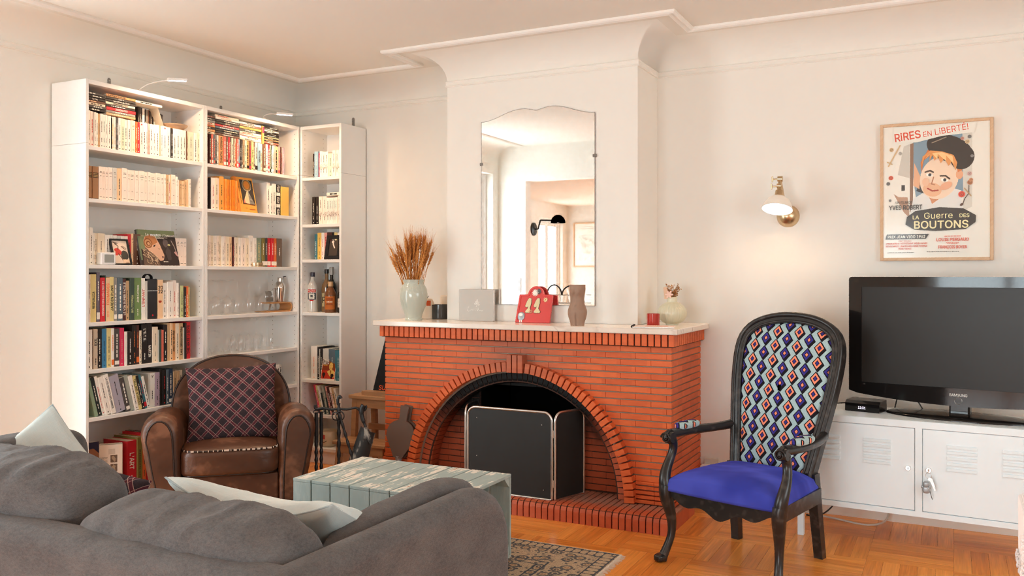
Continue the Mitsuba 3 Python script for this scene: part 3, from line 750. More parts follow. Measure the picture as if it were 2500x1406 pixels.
ROWS = {
'11': '''3098 13 192 w r o 
3111 16 193 w b l 
3127 19 190 p r l 
3146 13 188 w b l 
3159 12 186 w b l 
3171 13 184 tan b l 
3184 18 186 w b l 
3202 16 184 w b l 
3218 14 185 w b l 
3232 23 183 w b l 
3255 5 175 k . . 
3260 15 182 w y l 
3275 13 183 w o l 
3288 11 180 gk w l 
3299 15 182 w b l 
3314 28 181 c b l 
3342 20 180 w b l 
3362 20 180 w b l 
3382 28 181 c b s 
3410 15 178 or w l 
3425 19 178 red w l 
3444 23 180 p r o 
3467 20 182 w b l 
3487 11 180 w b l 
3498 15 179 pk r l 
3513 24 181 w b l 
3537 15 181 w b l 
3552 30 183 w b l 
3582 8 181 tan . . 
3590 13 182 w b l 
3603 30 183 w r o 
3633 27 181 w b l 
3660 17 178 k w l 
3677 26 180 w b l 
3703 22 180 w b l 
3725 26 180 w b l 
3751 27 180 w b l 
3778 5 178 br . . 
3783 14 178 c b l 
3797 42 179 c b l 
3839 27 178 w b l 
3866 19 178 c b l 
3885 19 178 w r o ''',
'11b': '''3522 11 292 k w l 
3533 12 290 gk w l 
3545 8 289 k w l 
3553 18 288 w b l 
3571 11 286 k w l 
3582 12 285 gr b l 
3594 10 284 br w l 
3604 11 283 k w l 
3615 13 282 gk w l 
3628 9 281 k w l 
3637 10 280 w b l 
3647 21 280 rose w l 
3668 12 278 br w l 
3680 15 277 k w l 
3695 13 275 gk w l ''',
'12': '''3098 40 176 lea k q 
3138 36 176 lea k q 
3174 23 179 p b s 
3197 22 179 p b s 
3219 18 179 p b s 
3237 27 181 p b s 
3264 27 182 gw b s 
3291 32 182 pea k l 
3323 35 187 p b s 
3358 18 180 p b s 
3376 36 181 p b s 
3412 25 181 p b s 
3437 36 183 p b s 
3473 22 180 p b s 
3495 19 183 p b s 
3514 39 179 p b s 
3553 35 183 p b s 
3588 23 180 p b s 
3611 15 182 p b s 
3626 19 180 tan b s 
3645 15 180 p r l 
3660 8 184 pea . . 
3668 30 185 p b s 
3698 15 176 w b s 
3713 16 160 w . . 
3729 17 156 tan b s 
3746 19 155 pea b s 
3765 15 154 tan b s 
3780 17 164 pea . . 
3797 17 172 p b s ''',
'13': '''3098 4 203 w . . 
3102 18 204 w b l 
3120 21 203 w b l 
3141 24 202 w b l 
3165 10 172 w b l 
3175 16 172 c b l 
3191 46 172 c b l 
3237 32 166 w b l 
3269 18 166 w b l 
3287 28 165 w b l 
3315 25 164 gw b l 
3340 25 164 w b l 
3365 21 163 p r l 
3386 23 176 red dr l 
3409 16 180 pea b s 
3425 46 178 br w l 
3471 110 170 c b l 
3581 104 168 c b l 
3685 46 166 p b s 
3731 25 166 p b s 
3756 31 166 p b s 
3787 23 166 p b s ''',
'14': '''3098 17 257 olive k l 
3115 10 257 p b l 
3125 36 258 yel k u RESPUBLICA
3161 4 262 k . . 
3165 21 268 gv w b 
3186 29 240 red w d LE VIN C'EST PAS SORCIER
3215 5 252 dg . . 
3220 26 240 pea or u FROMAGES
3246 25 244 yel k u JARDIN PUNK
3271 24 238 gr w t 
3295 34 237 bg w t 
3329 21 234 brn w u LE VIN SUPER FACILE
3350 25 222 tan k l 
3375 30 236 dg lim d PERMACULTURE
3405 49 238 grn w u Joie Loiness
3454 25 236 w r u L'ENFANT
3479 16 220 gw . . 
3495 71 232 bx . . 
3566 37 226 pea k h 20|22
3603 33 208 w k l 
3636 43 215 w b l 
3679 26 222 p r l 
3705 15 208 w k l 
3720 13 200 gr . . 
3733 24 190 lim k l 
3757 19 180 k w l 
3776 19 186 or w l 
3795 14 180 yel k l ''',
'15': '''3098 38 213 w k l 
3136 6 212 br . . 
3142 26 215 gt k u EXIL
3168 30 214 k w l 
3198 29 213 blu db l 
3227 28 215 yel b l 
3255 18 214 w or b 
3273 35 210 gk w t 
3308 31 212 rose pk l 
3339 19 190 w . . 
3358 35 188 k w l 
3393 26 224 k or l 
3419 20 222 brn or b 
3439 16 190 c k l 
3455 41 226 k w d L'E.T.E.
3496 32 226 k w d MARTIN
3528 40 206 c b l 
3568 9 186 gw . . 
3577 14 186 dg . . 
3591 20 186 cor . . 
3611 26 214 k w l 
3637 19 224 tan . . 
3656 20 222 pea k l 
3676 22 220 or2 k d signes de pied
3698 27 218 c b l 
3725 29 218 tan k u Les désorientés
3754 12 190 gw . . 
3766 14 218 k . . 
3780 35 222 red k u THE HATE U GIVE''',
'16': '''3145 22 216 sage . . 
3167 28 218 dk w l 
3195 18 222 w r l 
3213 34 216 w b l 
3247 32 226 w k d LA VIE SECRETE DES ARBRES
3279 64 212 lav k l 
3343 30 196 gk w t 
3373 29 206 sgw . . 
3402 27 202 w b l 
3429 24 198 yel k d TELLING STORIES
3453 18 198 k w l 
3471 20 200 teal red b 
3491 20 190 w k l ''',
'16r': '''3511 12 192 gw . . 
3523 36 196 w k v 
3559 35 196 lil k l 
3594 18 216 k . . 
3612 24 208 k red l 
3636 19 206 bg w l 
3655 32 208 nav w t 
3687 26 190 tan k l 
3713 21 190 tan k l 
3734 25 192 c k l ''',
'17': '''3361 63 262 red w d L'ART
3424 36 275 olv k l 
3460 26 272 or k l 
3486 17 285 red . . 
3503 25 288 brn . . ''',
'21': '''3966 13 190 brn c t 
3979 16 190 cor w t 
3995 15 190 bg cor t 
4010 16 190 gr k t 
4026 16 190 w k l 
4042 34 190 or2 k u CHANTAL AKERMAN
4076 23 190 cor w t 
4099 16 190 br w t 
4115 18 190 red w l 
4133 13 190 gk c t 
4146 18 190 c k l 
4164 10 190 br w t 
4174 16 190 c or t 
4190 17 190 cor w t 
4207 17 190 lbl rose b 
4224 14 190 k w l 
4238 11 190 gk w t 
4249 12 190 tan k t 
4261 20 190 c k l 
4281 23 190 or2 k t 
4304 20 190 br rose t 
4324 22 190 yel k l 
4346 13 190 br c t 
4359 23 190 gw k b 
4382 27 190 lbl k u DEPARDON
4409 22 190 c r l 
4431 24 190 br c t 
4455 22 190 w k l 
4477 19 190 red w t 
4496 16 190 c k t 
4512 10 190 dg w t 
4522 18 190 w r l 
4540 16 190 pk gr b 
4556 20 190 yel k t 
4576 24 190 pk r t 
4600 12 190 brn r l 
4612 12 190 c k l 
4624 19 190 lil w l ''',
'22': '''3966 9 198 k . . 
3975 35 200 w r l 
4010 18 202 c k l 
4028 14 200 p . . 
4042 36 214 or3 k l 
4078 14 201 or4 or l 
4092 15 202 or3 or l 
4107 14 200 or4 or l 
4121 15 202 or4 or l 
4136 15 201 or3 or l 
4151 15 202 or4 or l 
4166 15 200 or4 or l 
4181 15 198 or3 or l 
4196 15 198 or4 or l ''',
'22r': '''4471 30 216 w k l 
4501 18 196 w k l 
4519 40 212 w k l 
4559 48 210 k w h YEAH|YEAH|YEAH
4607 79 200 yel2 . . ''',
'23': '''3966 5 192 w b l 
3971 19 193 p b l 
3990 22 192 c b l 
4012 33 193 w b l 
4045 13 193 p b l 
4058 23 194 c b l 
4081 23 191 w b l 
4104 16 194 p b l 
4120 32 191 c b l 
4152 22 190 pea k l 
4174 14 190 brn r l 
4188 14 189 p b l 
4202 29 189 c b l 
4231 22 188 w b l 
4253 40 189 p b l 
4293 30 190 c b l 
4323 39 206 w b l 
4362 31 192 w b l 
4393 48 194 sgn yel t 
4441 29 194 olv w b 
4470 29 196 gk w b 
4499 31 196 red w b 
4530 26 196 red w b 
4556 31 196 or w b 
4587 49 196 grb w h T|I|B|F''',
'26': '''4423 27 150 w k t 
4450 20 150 w k t 
4470 19 150 w k t 
4489 20 150 gw k t 
4509 20 150 w k t 
4529 20 150 w k t 
4549 20 150 w k t 
4569 24 150 w k t 
4593 21 150 gw k t ''',
'31': '''-4018 18 168 k w l 
-4000 34 182 lbl w l 
-3966 12 172 rose w l 
-3954 27 182 w k T 
-3927 20 176 w k T 
-3907 25 176 w k T 
-3882 40 162 c k l 
-3842 28 180 w k T 
-3814 22 180 w k T 
-3792 23 180 w k T ''',
'32': '''-4021 27 192 k w l 
-3994 3 180 gw . . 
-3991 28 192 k w l 
-3963 31 194 p k T 
-3932 36 194 p k T 
-3896 23 182 w k T 
-3873 19 182 w k T 
-3854 15 182 w k T 
-3839 19 182 w k T 
-3820 23 182 w k T 
-3797 28 194 p k T ''',
'33': '''-4017 25 178 teal w l 
-3992 34 188 yel2 k l 
-3958 26 188 w r l 
-3932 27 188 pk r t 
-3905 44 190 brn w t 
-3861 17 188 k w t 
-3844 25 188 yel w t 
-3819 29 186 w k t 
-3790 21 186 pk k t ''',
'35': '''-4039 55 232 w or l 
-3984 16 226 k w l 
-3968 11 214 gw . . 
-3957 24 222 k w l 
-3933 50 218 gw . . 
-3883 57 214 bg w l 
-3826 57 210 teal w l ''',
'36': '''-3962 18 205 rose w l 
-3944 18 203 yel k l 
-3926 14 200 w k l 
-3912 18 150 dk . . 
-3894 18 198 sgw k l 
-3876 15 120 dk . . 
-3861 17 200 pk k l 
-3844 20 198 brn w l 
-3824 19 196 w r l 
-3805 18 194 tan k l 
-3787 18 190 w k l ''',
}

LC, MC, RC = 'left bookcase', 'middle bookcase', 'narrow corner bookcase'
PLN = XF - 0.025
book_row(ROWS['11'], Z1[0], PLN, 'L', 0.112, "the front row on the left bookcase's top shelf", 'paperbacks on the top shelf of the left bookcase')
book_row(ROWS['11b'], Z1[0], -4.25, 'L', 0.115, "the tall dark row behind the top shelf's paperbacks", 'tall thin books behind the paperbacks')
book_row(ROWS['12'], Z1[1], PLN, 'L', 0.115, "the pale row on the left bookcase's second shelf", 'pale books on the second shelf')
book_row(ROWS['13'], Z1[2], PLN - 0.03, 'L', 0.12, "the row behind the sheep book on the third shelf", 'books on the third shelf of the left bookcase')
book_row(ROWS['14'], Z1[3], PLN, 'L', 0.17, "the left bookcase's fourth shelf", 'large books on the fourth shelf')
book_row(ROWS['15'], Z1[4], PLN, 'L', 0.15, "the left bookcase's fifth shelf", 'books on the fifth shelf')
book_row(ROWS['16'], Z1[5], PLN + 0.01, 'L', 0.15, "the leaning row on the left bookcase's sixth shelf", 'leaning books on the sixth shelf', lean=14)
book_row(ROWS['16r'], Z1[5], PLN - 0.01, 'L', 0.15, "the upright row beside the leather armchair's back, sixth shelf", 'upright books on the sixth shelf')
book_row(ROWS['17'], Z1[6], PLN, 'L', 0.20, "the bottom shelf beside the leather armchair", 'large books on the bottom shelf')
book_row(ROWS['21'], Z1[0], PLN, 'L', 0.135, "upright films on middle bookcase's top shelf", 'upright film cases', noun='film case', name='film_case', soft=True)
book_row(ROWS['22'], Z1[1], PLN, 'L', 0.14, "the row left of the face-out orange book, middle bookcase", 'books left of the orange cover')
book_row(ROWS['22r'], Z1[1], PLN, 'L', 0.14, "the row right of the face-out orange book", 'books right of the orange cover')
book_row(ROWS['23'], Z1[2], PLN - 0.02, 'L', 0.12, "the middle bookcase's third shelf", 'books on the third shelf of the middle bookcase')
book_row(ROWS['26'], Z1[5] , PLN, 'L', 0.13, "the row behind the leather armchair's back", 'discs behind the armchair', noun='disc case', name='disc_case', soft=True)
P3 = YF3 + 0.025
book_row(ROWS['31'], Z3[0], P3, 'B', 0.12, "the narrow bookcase's top shelf", 'books on the top shelf of the narrow bookcase')
book_row(ROWS['32'], Z3[1], P3, 'B', 0.12, "the narrow bookcase's second shelf", 'books on the second shelf of the narrow bookcase')
book_row(ROWS['33'], Z3[2], P3 + 0.02, 'B', 0.12, "the row behind the black frame, narrow bookcase", 'books behind the black frame')
book_row(ROWS['35'], Z3[4], P3 + 0.01, 'B', 0.17, "the narrow bookcase, behind the red and yellow cover", 'books on the fifth shelf of the narrow bookcase')
book_row(ROWS['36'], Z3[5], P3, 'B', 0.16, "the leaning magazines low in the narrow bookcase", 'leaning magazines', noun='magazine', name='magazine', lean=15)

# ---------------------------------------------------------------- lying stacks
def lying(o, L, t, d, c, ink, lab, group, wall='L', mode='t', txt='', noun='film case', name='film_case'):
    k = thing(name, lab, noun, group)
    cover, pages = book_meshes(t, L, d, True)
    if wall == 'L': Fm = lambda m: frame(m, o, (0, 0, 1), (-1, 0, 0), (0, 1, 0))
    else: Fm = lambda m: frame(m, o, (0, 0, 1), (0, 1, 0), (1, 0, 0))
    # local z runs along the shelf, local x goes up: mirrored, so the lettering is set separately
    vcol(k, 'cover', Fm(cover), C(c)); part(k, 'pages', Fm(pages), 'm_pages')
    X = np.array((0, 1.0, 0) if wall == 'L' else (1.0, 0, 0)); N = np.array((1.0, 0, 0) if wall == 'L' else (0, -1.0, 0))
    m = fit_text(txt, t * 0.6, L * 0.55, True) if txt else dashes(L * _dash.uniform(0.35, 0.6), t * 0.4)
    off = 0.0 if txt else _dash.uniform(-0.2, 0.15) * L
    part(k, 'title', frame(m, np.array(o, float) + X * (L / 2 + off) + (0, 0, t / 2) + N * 0.0004, X, (0, 0, 1), N), 'm_print', color=col(m, C(ink)))
    return k
def stack(y0, L, z, plane, items, d, where, group, noun='film case', name='film_case'):
    n = len(items)
    for i, it in enumerate(items):                         # listed from the top down
        c, ink = it[0], it[1]; txt = it[2] if len(it) > 2 else ''; t = it[3] if len(it) > 3 else 0.0142
        pos = ['topmost', 'second from top', 'third from top', 'fourth from top', 'fifth from top', 'sixth from top', 'seventh from top', 'eighth from top', 'ninth from top', '10th from top', '11th from top', '12th from top'][i]
        zz = z + sum((q[3] if len(q) > 3 else 0.0142) for q in items[i + 1:]) + 0.0006
        lying((plane - _dash.uniform(0, 0.004), y0 + _dash.uniform(-0.002, 0.002), zz), L, t - 0.0008, d, c, ink, '%s %s, %s in %s' % (CN[c][0], noun, pos, where), group, 'L', txt=txt, noun=noun, name=name)
zs1 = Z1[0] + 0.197
stack(3.098, 0.122, zs1, XF - 0.03, [('gk', 'w'), ('k', 'w'), ('k', 'w', 'Le Feu'), ('br', 'pea'), ('c', 'b'), ('gk', 'w'), ('k', 'w')], 0.10, "the lying stack at the left end", 'lying film cases at the left end')
stack(3.226, 0.19, zs1 - 0.009, XF - 0.028, [('or2', 'b'), ('k', 'w', 'Felix X'), ('k', 'w', 'Les Enfants du Siècle'), ('c', 'k', "MONSIEUR D'ETE"), ('k', 'w'), ('red', 'w', 'INCENDIES', 0.018), ('gr', 'w'), ('tan', 'c')], 0.10, "the second lying stack, left bookcase's top shelf", 'second stack of lying film cases')
zs2 = Z1[0] + 0.1925
stack(3.925, 0.085, zs2, XF - 0.03, [('br', 'pk'), ('gk', 'w'), ('gr', 'w'), ('c', 'r'), ('or2', 'red'), ('k', 'c'), ('or2', 'c'), ('c', 'k')], 0.11, "the leftmost lying stack, middle bookcase's top shelf", 'leftmost lying stack in the middle bookcase')
stack(4.016, 0.202, zs2, XF - 0.028, [('c', 'r'), ('w', 'tan'), ('k', 'w'), ('k', 'c', 'BIRDY', 0.016), ('red', 'w'), ('bg', 'w'), ('k', 'c'), ('k', 'w', 'ASCENSEUR'), ('br', 'w')], 0.12, "the stack above the orange-tan film, middle bookcase", 'second lying stack in the middle bookcase')
stack(4.222, 0.198, zs2, XF - 0.028, [('w', 'k', 'NOS PETITS'), ('br', 'c'), ('yel2', 'or'), ('k', 'w', 'ROIS & REINE', 0.018), ('c', 'r'), ('pk', 'w'), ('w', 'or'), ('c', 'b')], 0.12, "the third lying stack, middle bookcase's top shelf", 'third lying stack in the middle bookcase')
stack(4.452, 0.138, zs2, XF - 0.03, [('k', 'w', '', 0.011), ('gk', 'w', '', 0.011), ('w', 'k', '', 0.010), ('k', 'w', '', 0.011), ('k', 'gr', '', 0.011), ('k', 'w', '', 0.011), ('pea', 'b', '', 0.008), ('k', 'c', '', 0.010), ('tan', 'k', '', 0.008), ('k', 'c', '', 0.009), ('cor', 'w', '', 0.011), ('brn', 'w', '', 0.009)], 0.125, "the stack of thin discs by the corner", 'lying stack of thin disc cases', 'disc case', 'disc_case')
k = thing('film_case', 'pink and yellow film case standing upright between the lying stacks', 'film case')
cv, pg = book_meshes(0.017, 0.118, 0.11); Fm = lambda m: frame(m, (XF - 0.03, 4.430, zs2), LX, LY, (0, 0, 1))
vcol(k, 'cover', Fm(cv), C('yel2')); part(k, 'pages', Fm(pg), 'm_pages')
place_prints(k, [(on_spine(box(-0.0075, 0.0075, -0.022, 0.022, 0, 0.0003), 'h', 0.0085, 0.092), C('rose'))], Fm, 'label')
lying((XF - 0.05, 3.43, Z1[0] + 0.2945), 0.19, 0.014, 0.10, 'w', 'k', 'white book lying flat on the tall dark books of the top shelf', None, noun='book', name='book')
lying((U3X0 + 0.215, YF3 + 0.026, Z3[1] + 0.1965), 0.125, 0.022, 0.12, 'p', 'k', 'pale book lying flat on top of the second shelf row, narrow bookcase', None, wall='B', noun='book', name='book')

# face-out covers -------------------------------------------------------------
def picture(parent, name, o, X, Y, N, shapes, step=0.00012, m='m_print'):
    """flat coloured shapes in layers: [(polygon, colour)] in metres, one mesh"""
    ms, cs = [], []
    for i, (pg, c) in enumerate(shapes):
        if pg is None: continue
        if isinstance(pg, trimesh.Trimesh): q = move(pg, 0, 0, (i + 1) * step)
        else:
            if pg.is_empty: continue
            q = prism(pg, (i + 1) * step - 0.00008, (i + 1) * step)
        q = frame(q, o, X, Y, N); ms.append(q); cs.append(col(q, c))
    return part(parent, name, cat(ms), m, color=np.vstack(cs))

def faceout(name, label, catg, o, X, tilt, w, h, t, c, yaw=0.0, soft=False):
    """a book shown by its front: o = lower left front corner; leans back by tilt degrees; returns key and frame vectors"""
    X = np.array(X, float); X /= np.linalg.norm(X); Yb = np.cross((0, 0, 1), X)
    a = math.radians(tilt)
    Zv = math.cos(a) * np.array((0, 0, 1.0)) + math.sin(a) * Yb
    N = -(math.cos(a) * Yb - math.sin(a) * np.array((0, 0, 1.0)))
    k = thing(name, label, catg)
    if t:
        cover = cat(cbox(0, w, 0, 0.002, 0, h, 0.0008), cbox(0, w, t - 0.002, t, 0, h, 0.0008), cbox(0, 0.003, 0, t, 0, h, 0.0008))
        pages = box(0.003, w - 0.003, 0.002, t - 0.002, 0.003, h - 0.003)
        Fm = lambda m: frame(m, o, X, -N, Zv)
        vcol(k, 'cover', Fm(cover), C(c)); part(k, 'pages', Fm(pages), 'm_pages')
    return k, X, Zv, N
# the sheep book
WS, HS = 0.270, 0.212
o = np.array((XF - 0.012, 3.447, Z1[2] + 0.001))
k, X, Zv, N = faceout('book', 'large green book with two sheep on its cover, leaning face-out on the third shelf', 'book', o, (0, 1, 0), 14, WS, HS, 0.016, 'gk')
g_ = np.random.default_rng(5)
sh = [(sg.box(0, 0, WS, HS), srgb('3a2f2c')), (sg.Polygon([(0, 0.1), (0, HS), (WS, HS), (WS, 0.19), (0.17, 0.175), (0.09, 0.16), (0.04, 0.09)]), srgb('7b8460')),
      (sg.box(0, 0.03, 0.012, HS), srgb('6d7a5e')),
      (sg.Polygon([(0.015, 0), (0.02, 0.07), (0.05, 0.12), (0.10, 0.11), (0.12, 0.05), (0.13, 0)]), srgb('6a5547')),
      (sg.Polygon([(0.05, 0.165), (0.09, 0.178), (0.125, 0.165), (0.145, 0.125), (0.165, 0.06), (0.155, 0.035), (0.135, 0.03), (0.11, 0.06), (0.075, 0.085), (0.045, 0.11), (0.04, 0.14)]).buffer(0.004), srgb('d2a78c')),
      (sg.Polygon([(0.045, 0.14), (0.055, 0.17), (0.09, 0.181), (0.122, 0.17), (0.13, 0.14), (0.10, 0.125), (0.08, 0.14)]).buffer(0.003), srgb('b87a4f')),
      (sg.Point(0.066, 0.132).buffer(0.030), srgb('8f5a38')), (sg.Point(0.066, 0.132).buffer(0.023), srgb('b98a62')), (sg.Point(0.068, 0.130).buffer(0.015), srgb('7a4a2e')), (sg.Point(0.069, 0.129).buffer(0.009), srgb('c79a74')),
      (sg.Polygon([(0.098, 0.112), (0.105, 0.122), (0.118, 0.124), (0.11, 0.112)]), srgb('3a2a24')), (sg.Polygon([(0.13, 0.105), (0.142, 0.1), (0.14, 0.096)]), srgb('3a2a24')), (blob(0.155, 0.05, 0.005, 0.007), srgb('5a3a34')),
      (blob(0.19, 0.135, 0.02, 0.025, seed=1, amp=0.05), srgb('5d5150')), (blob(0.20, 0.07, 0.02, 0.04, seed=2, amp=0.06), srgb('4a403e')),
      (blob(0.213, 0.124, 0.009, 0.0065), srgb('d5cf9a')), (blob(0.213, 0.124, 0.004, 0.003), srgb('2a2620')),
      (sg.LineString([(0.235, 0.15), (0.25, 0.115), (0.262, 0.07)]).buffer(0.003), srgb('9a8a84')), (sg.Polygon([(0.245, 0.08), (0.258, 0.062), (0.264, 0.058), (0.258, 0.085)]).buffer(0.003), srgb('b88f8a'))]
for q in range(70):
    x, z = g_.uniform(0.02, 0.125), g_.uniform(0.005, 0.10)
    if z > 0.11 - 0.5 * max(0, x - 0.06) - 0.02 or x < 0.03 - 0.1 * z: continue
    L = g_.uniform(0.008, 0.02); a = g_.uniform(2.0, 2.8)
    sh.append((sg.LineString([(x, z), (x + L * math.cos(a) * 0.4, z + L * 0.2), (x + L * math.cos(a), z + L * math.sin(a))]).buffer(0.0013), srgb('e0c3a4')))
sh += [(move(fit_text('Le', 0.0155, 0.03), 0.062, 0.182), srgb('efe9dc')), (move(fit_text('mouton', 0.0155, 0.085, True), 0.122, 0.181), srgb('ffffff')), (move(fit_text("d'Ouessant", 0.015, 0.092), 0.214, 0.180), srgb('efe9dc')),
       (move(dashes(0.09, 0.003), 0.16, 0.166), srgb('d8d2c4')), (move(dashes(0.06, 0.003), 0.15, 0.160), srgb('d8d2c4')), (move(dashes(0.035, 0.004), 0.165, 0.02), srgb('efe9dc'))]
picture(k, 'cover_picture', o, X, Zv, N, sh)
# orange book with a pyramid
WO, HO = 0.170, 0.238
o = np.array((XF - 0.012, 4.198, Z1[1] + 0.001))
k, X, Zv, N = faceout('book', 'orange book with a pyramid under a grey circle on its cover, leaning face-out', 'book', o, (0, 1, 0), 13, WO, HO, 0.024, 'or3')
roll = math.radians(-7)
Xr, Zr = math.cos(roll) * X + math.sin(roll) * Zv, math.cos(roll) * Zv - math.sin(roll) * X
picture(k, 'cover_picture', o, X, Zv, N, [(sg.box(0, 0, WO, HO), C('or3')), (sg.box(0, 0, 0.022, HO), srgb('e8883a')), (sg.box(0.05, 0.055, WO - 0.008, HO - 0.016), srgb('3f3832')),
    (sg.Point(0.108, 0.185).buffer(0.042).intersection(sg.box(0.05, 0.055, WO - 0.008, HO - 0.016)), srgb('a39c8c')), (sg.Point(0.108, 0.185).buffer(0.036).intersection(sg.box(0.05, 0.055, WO - 0.008, HO - 0.016)), srgb('8a6a3c')), (sg.Point(0.108, 0.187).buffer(0.027), srgb('d98a3c')),
    (sg.Polygon([(0.054, 0.064), (0.108, 0.155), (0.112, 0.058)]), srgb('f0c39a')), (sg.Polygon([(0.054, 0.064), (0.072, 0.095), (0.074, 0.062)]), srgb('e5806a')), (sg.Polygon([(0.108, 0.155), (0.112, 0.058), (0.158, 0.056)]), srgb('9a958a'))] +
    [(sg.box(0.114, 0.060 + 0.008 * i, 0.152 - 0.004 * i, 0.063 + 0.008 * i), srgb('57504a')) for i in range(7)] +
    [(sg.Polygon([(0.054, 0.064), (0.112, 0.058), (0.158, 0.056), (0.158, 0.05), (0.054, 0.057)]), srgb('6a3c20')), (move(dashes(0.12, 0.0035), 0.011, 0.12, rz=90), srgb('7a4a1e')), (move(dashes(0.15, 0.003), 0.036, 0.13, rz=90), srgb('7a4a1e')), (move(dashes(0.05, 0.004), 0.125, 0.022), srgb('a04a24')), (move(dashes(0.018, 0.003), 0.075, 0.028), srgb('8a5a2a'))])
# red and yellow portrait paperback
WZ, HZ = 0.112, 0.178
o = np.array((-3.930, YF3 + 0.004, Z3[4] + 0.001))
k, X, Zv, N = faceout('book', 'paperback with a yellow portrait on red, leaning face-out low in the narrow bookcase', 'book', o, (1, 0.10, 0), 12, WZ, HZ, 0.018, 'w')
picture(k, 'cover_picture', o, X, Zv, N, [(sg.box(0, 0, WZ, HZ), srgb('f1e2d2')), (sg.box(0.003, 0.012, WZ - 0.002, HZ - 0.026), srgb('8a3a1c')), (sg.box(0.003, 0.012, WZ - 0.002, 0.07), srgb('c43a22')), (sg.box(0.003, 0.118, 0.055, HZ - 0.026), srgb('4a2a1c')),
    (blob(0.076, 0.108, 0.02, 0.03), srgb('7a4a1c')), (blob(0.074, 0.1, 0.0155, 0.026), srgb('e2b860')), (sg.Polygon([(0.045, 0.062), (0.07, 0.075), (0.088, 0.078), (0.108, 0.06), (0.105, 0.02), (0.07, 0.03)]), srgb('e6c46a')), (sg.Polygon([(0.068, 0.07), (0.08, 0.07), (0.077, 0.03)]), srgb('9a5a24')),
    (sg.Polygon([(0.092, 0.118), (0.096, 0.08), (0.09, 0.07), (0.099, 0.10), (0.098, 0.13)]).buffer(0.003), srgb('8a4a1c')), (blob(0.067, 0.105, 0.003, 0.0015), srgb('3a2414')), (blob(0.081, 0.105, 0.003, 0.0015), srgb('3a2414')), (blob(0.074, 0.086, 0.005, 0.0016), srgb('9a3a24')),
    (blob(0.022, 0.042, 0.012, 0.013), srgb('3a1a16')), (blob(0.022, 0.03, 0.006, 0.014), srgb('3a1a16')), (blob(0.09, 0.036, 0.012, 0.012), srgb('2e1a16')), (blob(0.086, 0.022, 0.007, 0.01), srgb('2e1a16')),
    (move(fit_text('ZADIE', 0.0155, 0.05, True), 0.031, 0.139), srgb('f6efe4')), (move(fit_text('SMITH', 0.0155, 0.05, True), 0.03, 0.119), srgb('f6efe4')), (move(dashes(0.04, 0.005), 0.027, 0.106), srgb('e8b04a'))])
# little frame with a red and black drawing, and a black frame
def easel_frame(label, o, X, tilt, w, h, border, shapes, mtl, yaw=0):
    k, X, Zv, N = faceout('picture_frame', label, 'picture frame', o, X, tilt, w, h, 0, 'k')
    Fm = lambda m: frame(m, o, X, -N, Zv)
    b = border
    part(k, 'frame', Fm(cat(cbox(0, w, 0, 0.016, 0, b, 0.0015), cbox(0, w, 0, 0.016, h - b, h, 0.0015), cbox(0, b, 0, 0.016, b, h - b, 0.0015), cbox(w - b, w, 0, 0.016, b, h - b, 0.0015))), mtl)
    part(k, 'backing', Fm(box(b * 0.6, w - b * 0.6, 0.009, 0.015, b * 0.6, h - b * 0.6)), 'm_pages')
    picture(k, 'picture', np.array(o) - N * 0.0088, X, Zv, N, shapes)
    return k
w_, h_ = 0.118, 0.152
easel_frame('small black frame with a red and dark drawing, leaning beside the white gadget', (XF - 0.006, 3.262, Z1[2] + 0.001), (0.0, 1, 0), 16, w_, h_, 0.009,
    [(sg.box(0.005, 0.005, w_ - 0.005, h_ - 0.005), srgb('ecd6c2')), (blob(0.083, 0.058, 0.024, 0.029), srgb('4d4a42')), (blob(0.045, 0.082, 0.020, 0.018, seed=3, amp=0.12), srgb('d4493f')), (blob(0.030, 0.065, 0.012, 0.010, seed=4, amp=0.1), srgb('d4493f')),
     (sg.LineString([(0.03, 0.13), (0.05, 0.11), (0.045, 0.09)]).buffer(0.002), srgb('4a3a34')), (sg.LineString([(0.045, 0.066), (0.062, 0.04), (0.07, 0.015), (0.09, 0.018)]).buffer(0.0022), srgb('6a4a3c')), (blob(0.035, 0.128, 0.012, 0.006, seed=6, amp=0.2), srgb('6a5a50')),
     (sg.LineString([(0.07, 0.11), (0.095, 0.09)]).buffer(0.0018), srgb('6a4a3c')), (sg.LineString([(0.078, 0.112), (0.098, 0.098)]).buffer(0.0014), srgb('6a4a3c')), (sg.box(0.065, 0.012, 0.108, 0.034), srgb('f0cfae')), (blob(0.092, 0.012, 0.014, 0.004), srgb('7a5a48'))], 'm_black')
w_, h_ = 0.128, 0.172
easel_frame('black frame with a small white figure on grey, leaning in the narrow bookcase', (-3.902, YF3 + 0.006, Z3[2] + 0.001), (1, 0.05, 0), 12, w_, h_, 0.026,
    [(sg.box(0.02, 0.02, w_ - 0.02, h_ - 0.02), srgb('4a4038')), (blob(0.054, 0.126, 0.011, 0.010), srgb('e6d6c8')), (sg.LineString([(0.056, 0.118), (0.062, 0.10), (0.072, 0.084)]).buffer(0.005), srgb('e6d6c8')), (blob(0.066, 0.122, 0.003, 0.006), srgb('2a2420'))], 'm_black')
